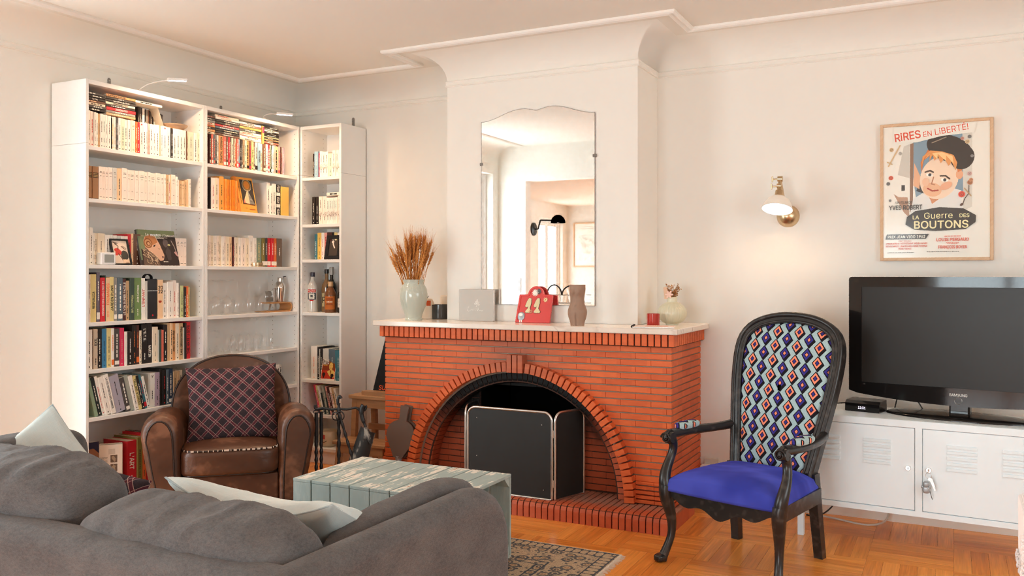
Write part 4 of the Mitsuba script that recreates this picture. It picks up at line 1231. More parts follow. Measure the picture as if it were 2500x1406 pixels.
# the book with back cover towards the room, and the art book, on the bottom shelf
ka = thing('book', 'large cream book showing its back cover with four small photos, bottom shelf', 'book')
ob = np.array((XF - 0.115, 3.185, Z1[6] + 0.001)); Xb = np.array((0.62, 0.785, 0)); Xb /= np.linalg.norm(Xb); Nb = np.array((Xb[1], -Xb[0], 0))
WB, HB, TB = 0.165, 0.258, 0.055
Fm = lambda m: frame(m, ob, Xb, -Nb, (0, 0, 1))
vcol(ka, 'cover', Fm(cat(cbox(0, WB, 0, 0.003, 0, HB, 0.001), cbox(0, WB, TB - 0.003, TB, 0, HB, 0.001), rbox(WB - 0.006, WB + 0.002, 0, TB, 0, HB, 0.003, 8))), srgb('e3d5c4'))
part(ka, 'pages', Fm(box(0.003, WB - 0.005, 0.003, TB - 0.003, 0.004, HB - 0.004)), 'm_pages')
bp = [(sg.box(0.095, 0.205, 0.13, 0.235), srgb('c9bba9'))] + [(sg.box(0.105, 0.012 + 0.049 * i, 0.14, 0.053 + 0.049 * i), srgb('6a5546')) for i in range(4)] + [(blob(0.122, 0.034 + 0.049 * i, 0.009, 0.015, seed=i, amp=0.15), srgb('a08a72')) for i in range(4)]
bp += [(sg.box(0.02, 0.02 + 0.0065 * i, 0.02 + 0.07 * (0.75 if i % 7 == 3 else 1), 0.0222 + 0.0065 * i), srgb('96887a')) for i in range(27) if i not in (9, 19)]
picture(ka, 'back_cover', ob, Xb, (0, 0, 1), Nb, bp)
m = fit_text('MOYEN AGE', 0.014, 0.10); part(ka, 'title', frame(m, ob + Xb * (WB + 0.0025) - Nb * TB / 2 + (0, 0, 0.11), (0, 0, 1), Nb, Xb), 'm_print', color=col(m, srgb('4a3f36')))
ka = thing('book', 'book with a colourful painting above white and ink splashes, beside the grey sofa cushion', 'book')
ob = np.array((XF - 0.10, 3.105, Z1[6] + 0.001)); Xb = np.array((0.28, 0.96, 0)); Xb /= np.linalg.norm(Xb); Nb = np.array((Xb[1], -Xb[0], 0))
WB, HB = 0.11, 0.285; Fm = lambda m: frame(m, ob, Xb, -Nb, (0, 0, 1))
vcol(ka, 'cover', Fm(cbox(0, WB, 0, 0.012, 0, HB, 0.001)), srgb('ded3c4'))
ps = [(sg.box(0, 0.165, WB, HB), srgb('8a5a3c')), (sg.Polygon([(0, 0.235), (0, HB), (WB, HB), (WB, 0.22), (0.08, 0.25)]), srgb('2a2338')), (blob(0.05, 0.215, 0.017, 0.016), srgb('3a2a2a')), (blob(0.05, 0.215, 0.009, 0.009), srgb('d6b88a')), (blob(0.085, 0.195, 0.015, 0.015), srgb('3a2a2a')), (blob(0.085, 0.195, 0.008, 0.008), srgb('caa070')), (blob(0.025, 0.20, 0.012, 0.014), srgb('3a4a7a')), (blob(0.06, 0.175, 0.04, 0.008), srgb('c46a48')), (move(fit_text('me siècle', 0.011, 0.07, True), 0.045, 0.135), srgb('2a2623'))]
for q in range(22):
    x, z = 0.07 + g_.normal() * 0.018, 0.06 + g_.normal() * 0.022
    if 0.004 < x < WB - 0.006 and 0.005 < z < 0.12: ps.append((blob(x, z, abs(g_.normal()) * 0.004 + 0.001, abs(g_.normal()) * 0.006 + 0.0015, n=10), srgb('2a2623')))
picture(ka, 'cover_picture', ob, Xb, (0, 0, 1), Nb, ps)
# ================================================================ soft shapes
def puff(wx, wy, wz, p=5.0, sub=4, noise_amp=0.0, noise_scale=6.0, seed=0):
    m = trimesh.creation.icosphere(subdivisions=sub, radius=1.0)
    v = np.array(m.vertices)
    r = 1.0 / (np.abs(v) ** p).sum(1) ** (1 / p)
    v = v * r[:, None] * (wx / 2, wy / 2, wz / 2)
    if noise_amp:
        n = meshkit.fbm(v * noise_scale + seed * 7.3, 3, seed) - 0.5
        d = v / np.linalg.norm(v, axis=1, keepdims=True)
        v = v + d * (n * noise_amp * 2)[:, None]
    return tm(v, m.faces)

def pillow(w, h, t, n=36, pinch=0.07, seed=0, wr=0.010, sag=0.0, curl=0.0):
    """a square cushion in the xz plane, bulging along y; returns mesh, uv (metres)"""
    g = np.linspace(-1, 1, n)
    g = np.sign(g) * np.abs(g) ** 0.8
    U, V = np.meshgrid(g, g, indexing='ij')
    x = U * w / 2 * (1 - pinch * (1 - V ** 2)); z = V * h / 2 * (1 - pinch * (1 - U ** 2))
    z = z - sag * (1 - U ** 2) * np.clip(V, 0, 1)
    th = t / 2 * (np.clip(1 - U ** 2, 0, 1) * np.clip(1 - V ** 2, 0, 1)) ** 0.42
    P = np.stack([x, curl * U ** 2, z], -1)
    nz = (meshkit.fbm(P * 7 + seed * 3.1 + 5, 3, seed) - 0.5) * 2 * wr * (th / (t / 2)) ** 0.5
    ray = np.sin(np.arctan2(V, U) * 9 + 3 * meshkit.noise(P * 6 + seed)) * wr * 0.35 * np.clip(np.hypot(U, V) - 0.35, 0, 1) * (th / (t / 2)) ** 0.5
    front = P + np.stack([0 * x, -(th + nz + ray), 0 * x], -1); back = P + np.stack([0 * x, th - nz, 0 * x], -1)
    idx = np.arange(n * n).reshape(n, n)
    q = np.stack([idx[:-1, :-1], idx[1:, :-1], idx[1:, 1:], idx[:-1, 1:]], -1).reshape(-1, 4)
    v = np.vstack([front.reshape(-1, 3), back.reshape(-1, 3)])
    f = np.vstack([q, q[:, ::-1] + n * n])
    edge = [idx[0, :], idx[:, -1], idx[-1, ::-1], idx[::-1, 0]]
    uv = np.stack([U * w / 2, V * h / 2], -1).reshape(-1, 2)
    return tm(v, f), np.vstack([uv, uv]), [P.reshape(-1, 3)[e] for e in edge]

# ---------------------------------------------------------------- grey sofa
def fabric_fn(p, n, uv):
    a = noise(p.x * 420, p.y * 420, p.z * 420)
    b = fbm(p.x * 16, p.y * 16, p.z * 16, 3)
    w = noise(p.x * 130 + p.y * 40, p.y * 130 - p.z * 30, p.z * 190)
    return mix((0.085, 0.083, 0.086), (0.165, 0.158, 0.155), dr.clip(0.25 + 0.45 * (a - 0.5) + 0.7 * (b - 0.35) + 0.35 * (w - 0.5), 0, 1))
def weave_fn(p, n, uv):
    return noise(p.x * 330, p.y * 330, p.z * 330) * 0.6 + noise(p.x * 150 + 9, p.y * 150, p.z * 210) * 0.4
bump('m_fabric', pr(base_color=proc(fabric_fn), roughness=0.95, specular=0.1, sheen=0.55), weave_fn, 0.0016, 0.0012)
SXL, SXR, SY0, SY1, ST = -3.36, -1.240, 1.372, 2.445, 0.677
sofa = thing('sofa', 'grey fabric sofa in the foreground, seen from behind, with plump back cushions', 'sofa')
def ball_hull(pts, r, n=18):
    s = np.array(trimesh.creation.uv_sphere(r, count=[n // 2 + 2, n]).vertices)
    return hull(np.vstack([s + np.asarray(p) for p in pts]))
rs = 0.050
part(sofa, 'back_frame', ball_hull([(x, y, z) for x in (SXL + rs, SXR - rs) for y in (SY0 + rs, SY0 + 0.14 - rs) for z in (0.14 + rs, ST - rs)] , rs, 24), 'm_fabric', 35)
def arm(x0, x1):
    pts = []
    for x in (x0 + rs, x1 - rs):
        pts += [(x, SY0 + rs, 0.14 + rs), (x, SY0 + rs, ST - rs), (x, SY1 - rs, 0.14 + rs)]
        R0 = 0.15
        for t in np.linspace(0, math.pi / 2, 6): pts.append((x, SY1 - rs - R0 + R0 * math.sin(t), ST - rs - R0 + R0 * math.cos(t)))
    return ball_hull(pts, rs, 24)
part(sofa, 'arm', arm(SXR - 0.115, SXR), 'm_fabric', 35)
part(sofa, 'arm', arm(SXL, SXL + 0.125), 'm_fabric', 35)
part(sofa, 'base', rbox(SXL + 0.1, SXR - 0.1, SY0 + 0.1, SY1 - 0.06, 0.14, 0.30, 0.03, 12), 'm_fabric', 35)
for x0, x1 in ((SXL + 0.14, -2.30), (-2.295, SXR - 0.14)):
    part(sofa, 'seat_cushion', move(puff(x1 - x0, 0.80, 0.17, 7, 4, 0.006, 6, 1), (x0 + x1) / 2, 1.93, 0.375), 'm_fabric', True)
def wrinkled(m, seed, amp, ax=0):
    v = np.array(m.vertices); n = np.array(m.vertex_normals)
    s = v[:, 0] * 1.0 + 0.25 * v[:, 2]
    top = np.clip((v[:, 2] - 0.02) / 0.2, 0, 1)
    d = (meshkit.fbm(np.stack([s * 17, v[:, 1] * 5, v[:, 2] * 3 + seed], 1), 3, seed) - 0.5) * amp * (0.35 + top)
    return tm(v + n * d[:, None], m.faces)
ca = wrinkled(puff(0.72, 0.30, 0.48, 4.2, 5, 0.012, 4, 3), 4, 0.030)
cb = wrinkled(puff(0.735, 0.28, 0.44, 4.2, 5, 0.012, 4, 8), 9, 0.028)
cc_ = wrinkled(puff(0.62, 0.30, 0.48, 4.2, 5, 0.012, 4, 5), 6, 0.030)
part(sofa, 'back_cushion', move(ca, -2.425, 1.615, 0.560, rx=9), 'm_fabric', True)
part(sofa, 'back_cushion', move(cb, -1.690, 1.590, 0.522, rx=9, rz=-1.5), 'm_fabric', True)
part(sofa, 'back_cushion', move(cc_, -3.060, 1.625, 0.558, rx=9), 'm_fabric', True)
part(sofa, 'side_cushion', move(puff(0.13, 0.74, 0.34, 3.8, 4, 0.01, 5, 2), -1.415, 2.10, 0.510, rx=2), 'm_fabric', True)
part(sofa, 'side_cushion', move(puff(0.16, 0.50, 0.36, 3.5, 4, 0.01, 5, 6), -3.10, 2.06, 0.55, ry=4), 'm_fabric', True)
for x in (SXL + 0.09, SXR - 0.09):
    for y in (SY0 + 0.09, SY1 - 0.1): part(sofa, 'foot', move(lathe([(0, 0), (0.018, 0), (0.026, 0.145), (0, 0.145)], 16), x, y, 0), 'm_black', 40)

# loose cushions on the sofa
def linen_fn(p, n, uv):
    w = 0.5 * noise(uv.x * 900, uv.y * 60) + 0.5 * noise(uv.x * 60, uv.y * 900)
    g = fbm(uv.x * 9, uv.y * 9, 2.0, 3)
    return mix((0.47, 0.54, 0.53), (0.61, 0.675, 0.655), dr.clip(0.5 * w + 0.6 * g, 0, 1))
mat('m_linen', base_color=proc(linen_fn), roughness=0.9, specular=0.1, sheen=0.2)
mat('m_linen_seam', base_color=(0.36, 0.43, 0.44), roughness=0.9, specular=0.1)
def throw_cushion(label, m_fab, w, h, t, seed, M, seam=True, wr=0.012, sag=0.0, group=None, pinch=0.07, curl=0.0):
    k = thing('cushion', label, 'cushion', group)
    m, uv, edges = pillow(w, h, t, 40, pinch, seed, wr, sag, curl)
    part(k, 'cover', M(m), m_fab, True, uv=uv)
    if seam:
        e = np.vstack([q[::2] for q in edges]); e = np.vstack([e, e[:1]])
        e = e * (0.985, 1, 0.985)
        part(k, 'seam', M(tube(e, 0.0035, 6, False)), 'm_linen_seam', 60, label='darker stitched edge')
    return k
# light one standing on a corner at the left
throw_cushion('pale blue-grey cushion standing on one corner at the far left of the sofa', 'm_linen', 0.50, 0.50, 0.15, 3,
              lambda m: move(move(m, ry=51), -2.975, 2.020, 0.495, rx=-14, rz=40))
throw_cushion('pale blue-grey cushion lying against the sofa back in front of the armchair', 'm_linen', 0.63, 0.46, 0.17, 5,
              lambda m: move(m, -1.712, 1.935, 0.570, rx=60, rz=-2), sag=0.02, curl=0.055, wr=0.016)
def plaid_fn(p, n, uv):
    c = 0.056
    a = (uv.x + uv.y) / c * 0.7071; b = (uv.x - uv.y) / c * 0.7071
    def lines(s):
        f = s - dr.floor(s)
        l1 = smoothstep(0.026, 0.010, dr.abs(f - 0.18)); l2 = smoothstep(0.026, 0.010, dr.abs(f - 0.42)); l3 = smoothstep(0.11, 0.08, dr.abs(f - 0.30))
        return dr.maximum(l1, l2), l3
    l1, r1 = lines(a); l2, r2 = lines(b)
    base = mix((0.030, 0.024, 0.032), (0.052, 0.034, 0.034), noise(uv.x * 500, uv.y * 500))
    base = mix(base, (0.16, 0.022, 0.035), dr.maximum(r1, r2) * 0.45)
    return mix(base, (0.46, 0.30, 0.27), dr.maximum(l1 * 0.85, l2 * 0.7))
mat('m_plaid', base_color=proc(plaid_fn), roughness=0.95, specular=0.05, sheen=0.2)
throw_cushion('dark plaid cushion of which only a corner shows behind the sofa back', 'm_plaid', 0.42, 0.42, 0.13, 7,
              lambda m: move(move(m, ry=14), -2.66, 1.96, 0.472, rx=-18, rz=14), False)

# ---------------------------------------------------------------- crate coffee table
def paint_fn(p, n, uv):
    g = fbm(p.x * 30, p.y * 9, p.z * 9, 4)
    s = fbm(p.x * 95, p.y * 14 + 7, p.z * 14, 4)
    t = fbm(p.x * 6 + 3, p.y * 5, 1.0, 3)
    top = smoothstep(0.7, 0.95, n.z)
    c = mix((0.28, 0.355, 0.338), (0.39, 0.465, 0.445), g)
    worn = smoothstep(0.530, 0.575, 0.62 * s + 0.42 * t) * (0.10 + 0.90 * top)
    c = mix(c, (0.72, 0.68, 0.60), worn)
    return mix(c, (0.33, 0.16, 0.075), smoothstep(0.665, 0.70, 0.6 * s + 0.42 * t + 0.02) * top)
mat('m_crate_paint', base_color=proc(paint_fn), roughness=0.65, specular=0.25)
TX0, TY0, TY1, TZ = -2.655, 3.035, 3.552, 0.402
for c in range(2):
    x0 = TX0 + c * 0.4225
    k = thing('crate', ['blue-grey painted wooden crate nearer the armchair, forming the left half of the coffee table', 'blue-grey painted wooden crate with an open end, right half of the coffee table'][c], 'crate', 'crates of the coffee table')
    for i in range(4):
        a = x0 + i * 0.1055; b = a + 0.1055 - (0.0055 if i < 3 else 0.003)
        part(k, 'top_slat', cbox(a, b, TY0, TY1, TZ - 0.014, TZ, 0.0018), 'm_crate_paint')
        part(k, 'front_slat', cbox(a, b, TY0 + 0.001, TY0 + 0.014, 0.034, TZ - 0.0145, 0.0018), 'm_crate_paint')
        part(k, 'back_slat', cbox(a, b, TY1 - 0.014, TY1 - 0.001, 0.034, TZ - 0.0145, 0.0018), 'm_crate_paint')
        part(k, 'bottom_slat', cbox(a, b, TY0, TY1, 0.020, 0.0335, 0.0018), 'm_crate_paint')
    xa = x0 + 0.002 if c == 0 else x0 + 0.002
    part(k, 'end_board', cbox(xa, xa + 0.012, TY0 + 0.0145, TY1 - 0.0145, 0.034, TZ - 0.0145, 0.001), 'm_crate_paint')
    for y, s in ((TY0 + 0.0145, 1), (TY1 - 0.0145, -1)):
        for z, t in ((0.034, 1), (TZ - 0.0145, -1)):
            part(k, 'corner_block', prism([(y, z), (y + s * 0.045, z), (y, z + t * 0.045)], x0 + 0.36, x0 + 0.415, 'yz'), 'm_crate_paint')
    for x in (x0 + 0.05, x0 + 0.37):
        for y in (TY0 + 0.05, TY1 - 0.05): part(k, 'glide', move(lathe([(0, 0), (0.014, 0.001), (0.016, 0.019), (0, 0.0195)], 12), x, y, 0.0065), 'm_white_gloss', 40)

# ---------------------------------------------------------------- rug
RX0, RX1, RY0, RY1 = -3.25, -1.385, 1.75, 3.856
def rug_fn(p, n, uv):
    x, y = p.x, p.y
    e = dr.minimum(dr.minimum(x - RX0, RX1 - x), dr.minimum(y - RY0, RY1 - y))
    cream, dark, navy, tan = (0.44, 0.34, 0.235), (0.070, 0.078, 0.090), (0.020, 0.023, 0.040), (0.34, 0.21, 0.12)
    wx = x + 0.02 * fbm(x * 14, y * 14, 1.0, 2); wy = y + 0.02 * fbm(x * 14 + 5, y * 14, 2.0, 2)
    d1, d2, r = voronoi(wx * 13, wy * 13)
    v1, v2, r2 = voronoi(wx * 33 + 3, wy * 33)
    ring = dr.abs(d1 - 0.30)
    c = mix(cream, dark, smoothstep(0.09, 0.05, ring) * 0.85)
    c = mix(c, mix(tan, dark, smoothstep(0.4, 0.6, r)), smoothstep(0.17, 0.13, d1))
    c = mix(c, cream, smoothstep(0.07, 0.04, d1))
    c = mix(c, dark, smoothstep(0.06, 0.03, v2 - v1) * 0.55)
    c = mix(c, dark, smoothstep(0.27, 0.22, v1) * smoothstep(0.45, 0.5, r2) * 0.9)
    field = smoothstep(0.42, 0.43, e + 0.05 * noise(x * 9, y * 9))
    cn = mix(navy, cream, smoothstep(0.10, 0.05, dr.abs(d1 - 0.28)) * 0.55)
    cn = mix(cn, tan, smoothstep(0.15, 0.10, v1) * 0.6)
    c = mix(c, cn, field)
    for a, w in ((0.018, 0.006), (0.075, 0.005), (0.26, 0.006), (0.30, 0.005), (0.40, 0.006)):
        c = mix(c, dark, smoothstep(w, w * 0.5, dr.abs(e - a)))
    along = dr.select(dr.minimum(x - RX0, RX1 - x) < dr.minimum(y - RY0, RY1 - y), y, x)
    tick = along * 26 - dr.floor(along * 26)
    inb = smoothstep(0.020, 0.022, e) * smoothstep(0.073, 0.071, e)
    c = mix(c, mix(cream, dark, smoothstep(0.45, 0.5, dr.abs(tick - 0.5) + 6 * dr.abs(e - 0.046))), inb)
    c = mix((0.66, 0.58, 0.47), c, smoothstep(0.006, 0.009, e))
    return c * (0.72 + 0.5 * noise(x * 420, y * 420))
mat('m_rug', base_color=proc(rug_fn), roughness=0.97, specular=0.03, sheen=0.2)
mat('m_fringe', base_color=(0.66, 0.58, 0.48), roughness=0.95, specular=0.05)
rug = thing('rug', 'oriental rug in cream and dark blue with a short white fringe, under the coffee table', 'rug')
part(rug, 'pile', cbox(RX0, RX1, RY0, RY1, 0.0006, 0.0065, 0.002), 'm_rug')
fr = []
rf = random.Random(4)
for y in np.arange(RY0 + 0.004, RY1 - 0.004, 0.0075):
    a = rf.uniform(-0.006, 0.006); L = rf.uniform(0.018, 0.030)
    fr.append(tube([(RX1 - 0.003, y, 0.004), (RX1 + L * 0.5, y + a * 0.6, 0.0028), (RX1 + L, y + a, 0.0018)], [0.0022, 0.0017, 0.0010], 5))
part(rug, 'fringe', cat(fr), 'm_fringe', 60, kind='stuff')
# ================================================================ leather club chair
def leather_fn(p, n, uv):
    g = fbm(p.x * 7, p.y * 7, p.z * 7, 4)
    h = fbm(p.x * 38, p.y * 38, p.z * 38, 3)
    worn = smoothstep(0.52, 0.72, g + 0.25 * (h - 0.5))
    c = mix((0.052, 0.020, 0.011), (0.125, 0.050, 0.026), dr.clip(g * 1.1 + 0.3 * (h - 0.5), 0, 1))
    return mix(c, (0.27, 0.125, 0.070), worn * 0.5)
def leather_bump(p, n, uv): return fbm(p.x * 130, p.y * 130, p.z * 130, 2) + 2.2 * fbm(p.x * 22, p.y * 22, p.z * 22, 2)
bump('m_leather', pr(base_color=proc(leather_fn), roughness=0.36, specular=0.45), leather_bump, 0.0011, 0.002)
mat('m_piping', base_color=(0.022, 0.010, 0.007), roughness=0.35, specular=0.5)
mat('m_scuff', base_color=(0.62, 0.50, 0.42), roughness=0.6, specular=0.2)
ac = thing('armchair', 'worn brown leather club armchair with a rounded back, in front of the bookcases', 'armchair')
AO = np.array((-3.490, 3.490, 0)); AXr = np.array((0.724, 0.690, 0)); AYb = np.array((-0.690, 0.724, 0))
A = lambda m: frame(m, AO, AXr, AYb, (0, 0, 1))
def arm_section(s, grow=0.0, z0=0.075, n=12):
    """x-z outline of an arm, s = +1 right, -1 left; bulbous top, tapering down and inwards"""
    xo, xi, zt = 0.452 + grow, 0.262 - grow, 0.572 + grow
    xob, xib = 0.378 + grow, 0.250 - grow
    cx = (xo + xi) / 2; rx = (xo - xi) / 2
    pts = [(xib, z0), (xib, 0.20), (xi - 0.004, 0.36)]
    for t in np.linspace(math.pi, 0, n): pts.append((cx + rx * math.cos(t), zt - 0.105 + 0.105 * math.sin(t)))
    pts += [(xo - 0.012, 0.38), (xo - 0.034, 0.25), (xob, z0)]
    return np.array(pts) * (s, 1)
for s in (-1, 1):
    rings = []
    for y, g in ((-0.004, -0.030), (0.004, -0.012), (0.022, 0.0), (0.10, 0.004), (0.30, 0.004), (0.46, 0.0), (0.56, -0.02), (0.60, -0.06)):
        q = arm_section(s, g, 0.075)
        drop = 0.03 * max(0, (y - 0.15) / 0.4) ** 2
        inw = s * 0.06 * max(0, (y - 0.2) / 0.4) ** 1.5
        r = np.stack([q[:, 0] - inw, np.full(len(q), y), q[:, 1] - drop * (q[:, 1] > 0.3)], 1)
        rings.append(r if s > 0 else r)
    m = loft(rings); m.fix_normals()
    k = part(ac, 'arm', A(m), 'm_leather', 50)
    # front panel and its piping
    q = arm_section(s, -0.034, 0.085)
    pan = prism(sg.Polygon(q).buffer(0), -0.018, 0.0, 'xz')
    part(k, 'front_panel', A(pan), 'm_leather', 40)
    q2 = arm_section(s, -0.030, 0.082)
    part(k, 'piping', A(tube([(x, -0.013, z) for x, z in q2], 0.0048, 8)), 'm_piping', 60, label='dark piping')
# back: rounded outline, curved in plan
def back_ring(sc, dy):
    W_, zt, zb = 0.330 * sc, 0.545 + 0.295 * sc, 0.22
    pts = []
    for t in np.linspace(-0.28, math.pi + 0.28, 40):
        c_, s_ = math.cos(t), math.sin(t)
        x = W_ * np.sign(c_) * abs(c_) ** 0.86
        z = 0.545 + (zt - 0.545) * (np.sign(s_) * abs(s_) ** 0.92 if s_ > 0 else s_ * 0.9)
        pts.append((x, z))
    pts += [(-W_ * 0.86, 0.30), (-W_ * 0.82, zb), (W_ * 0.82, zb), (W_ * 0.86, 0.30)]
    return np.array([(x, 0.44 + dy + 0.10 * (z - 0.3) - 0.75 * x * x, z) for x, z in pts])
bk = loft([back_ring(0.60, -0.022), back_ring(0.90, -0.018), back_ring(0.985, -0.006), back_ring(1.0, 0.014), back_ring(1.0, 0.08), back_ring(0.97, 0.12), back_ring(0.85, 0.135)])
bk.fix_normals()
kb = part(ac, 'backrest', A(bk), 'm_leather', 45)
ring = back_ring(0.992, -0.003)[:40]
part(kb, 'piping', A(tube(ring, 0.0062, 8)), 'm_piping', 60, label='dark piping')
part(ac, 'seat_base', A(cat(rbox(-0.252, 0.252, 0.006, 0.52, 0.075, 0.232, 0.012, 10))), 'm_leather', 40)
sc_ = puff(0.522, 0.52, 0.165, 6, 5, 0.008, 7, 3)
v = np.array(sc_.vertices); v[:, 2] += 0.018 * np.clip(1 - (v[:, 0] / 0.26) ** 2, 0, 1) * np.clip(1 - (v[:, 1] / 0.26) ** 2, 0, 1) * (v[:, 2] > 0); sc_ = tm(v, sc_.faces)
ks = part(ac, 'seat_cushion', A(move(sc_, 0, 0.225, 0.305)), 'm_leather', True)
def seat_edge(z, o=0.0):
    pts = []
    for t in np.linspace(math.pi * 1.02, math.pi * 1.98, 40):
        c_, s_ = math.cos(t), math.sin(t)
        r = 1 / (abs(c_) ** 6 + abs(s_) ** 6) ** (1 / 6)
        pts.append((c_ * r * (0.250 + o), 0.225 + s_ * r * (0.249 + o), z))
    return np.array(pts)
part(ks, 'piping', A(tube(seat_edge(0.372), 0.0052, 8)), 'm_piping', 60, label='dark piping with the leather worn white along it')
part(ks, 'piping', A(tube(seat_edge(0.240), 0.0042, 8)), 'm_piping', 60)
ed = seat_edge(0.3735, 0.002); rw = random.Random(8)
sm = []
for t in np.linspace(0.22, 0.82, 22):
    i = t * (len(ed) - 1); a = ed[int(i)] * (1 - i % 1) + ed[int(i) + 1] * (i % 1)
    L = rw.choice([0.004, 0.004, 0.006, 0.016, 0.026]); sm.append(box(a[0] - L / 2, a[0] + L / 2, a[1] - 0.0065, a[1] + 0.003, a[2] - 0.004, a[2] + 0.004))
part(ks, 'worn_spot', A(cat(sm)), 'm_scuff', kind='stuff', label='worn white specks along the seat edge')
for x in (-0.31, 0.31):
    for y in (0.05, 0.50): part(ac, 'foot', A(cbox(x - 0.03, x + 0.03, y - 0.03, y + 0.03, 0.0, 0.08, 0.004)), 'm_black')
MC_ = lambda m: A(move(m, 0.005, 0.262, 0.590, rx=-17, ry=-2))
throw_cushion('dark plaid cushion leaning against the back of the leather armchair', 'm_plaid', 0.50, 0.43, 0.14, 11, MC_, False, 0.014)

# ================================================================ carved armchair with blue seat
VO = np.array((-0.915, 3.815, 0)); VX = np.array((0.955, -0.297, 0)); VY = np.array((0.297, 0.955, 0))
Vf = lambda m: frame(m, VO, VX, VY, (0, 0, 1))
def blackwood_fn(p, n, uv):
    g = fbm(p.x * 30, p.y * 30, p.z * 30, 3)
    return mix((0.014, 0.012, 0.012), (0.040, 0.034, 0.031), smoothstep(0.5, 0.8, g))
mat('m_blackwood', base_color=proc(blackwood_fn), roughness=0.30, specular=0.5)
def velvet_fn(p, n, uv):
    g = fbm(p.x * 6, p.y * 10, p.z * 4, 3)
    return mix((0.030, 0.040, 0.30), (0.062, 0.080, 0.46), smoothstep(0.3, 0.7, g))
mat('m_velvet', base_color=proc(velvet_fn), roughness=0.85, specular=0.12, sheen=0.9, sheen_tint=0.7)
def diamond_fn(p, n, uv):
    cx, cy = 0.0565, 0.071
    pale = mix((0.30, 0.43, 0.45), (0.42, 0.56, 0.57), noise(uv.x * 700, uv.y * 700))
    black, navy, coral = (0.014, 0.012, 0.016), (0.045, 0.035, 0.22), (0.80, 0.25, 0.16)
    out = pale
    i0 = dr.floor(uv.x / cx + 0.5)
    best = mi.Float(9.0); sh = mi.Float(9.0); par = mi.Float(0.0)
    for di in (-1, 0, 1):
        i = i0 + di
        odd = i - 2 * dr.floor(i / 2)
        j = dr.floor(uv.y / cy - 0.5 * odd + 0.5)
        for dj in (-1, 0, 1):
            dx = uv.x - i * cx; dy = uv.y - (j + dj + 0.5 * odd) * cy
            d = dr.abs(dx) / 0.0275 + dr.abs(dy) / 0.035
            s = dr.abs(dx - 0.006) / 0.0275 + dr.abs(dy + 0.007) / 0.035
            par = dr.select(d < best, odd, par); best = dr.minimum(best, d); sh = dr.minimum(sh, s)
    c = mix(pale, black, smoothstep(1.06, 1.0, sh))
    c = mix(c, black, smoothstep(0.98, 0.93, best))
    main = dr.select(par > 0.5, mi.Color3f(coral), mi.Color3f(navy)); other = dr.select(par > 0.5, mi.Color3f(navy), mi.Color3f(coral))
    c = mix(c, main, smoothstep(0.80, 0.76, best))
    c = mix(c, black, smoothstep(0.42, 0.38, best))
    return mix(c, other, smoothstep(0.30, 0.26, best))
mat('m_diamond', base_color=proc(diamond_fn), roughness=0.9, specular=0.1)
vc = thing('armchair', 'black carved armchair with blue velvet seat and high back in a diamond print', 'armchair')
def sweep_r(pts, rad, n=36, sides=14, flat=None):
    q = spline(np.array([list(p) + [r] for p, r in zip(pts, rad)]), n)
    return tube(q[:, :3], np.abs(q[:, 3]), sides, True, flat)
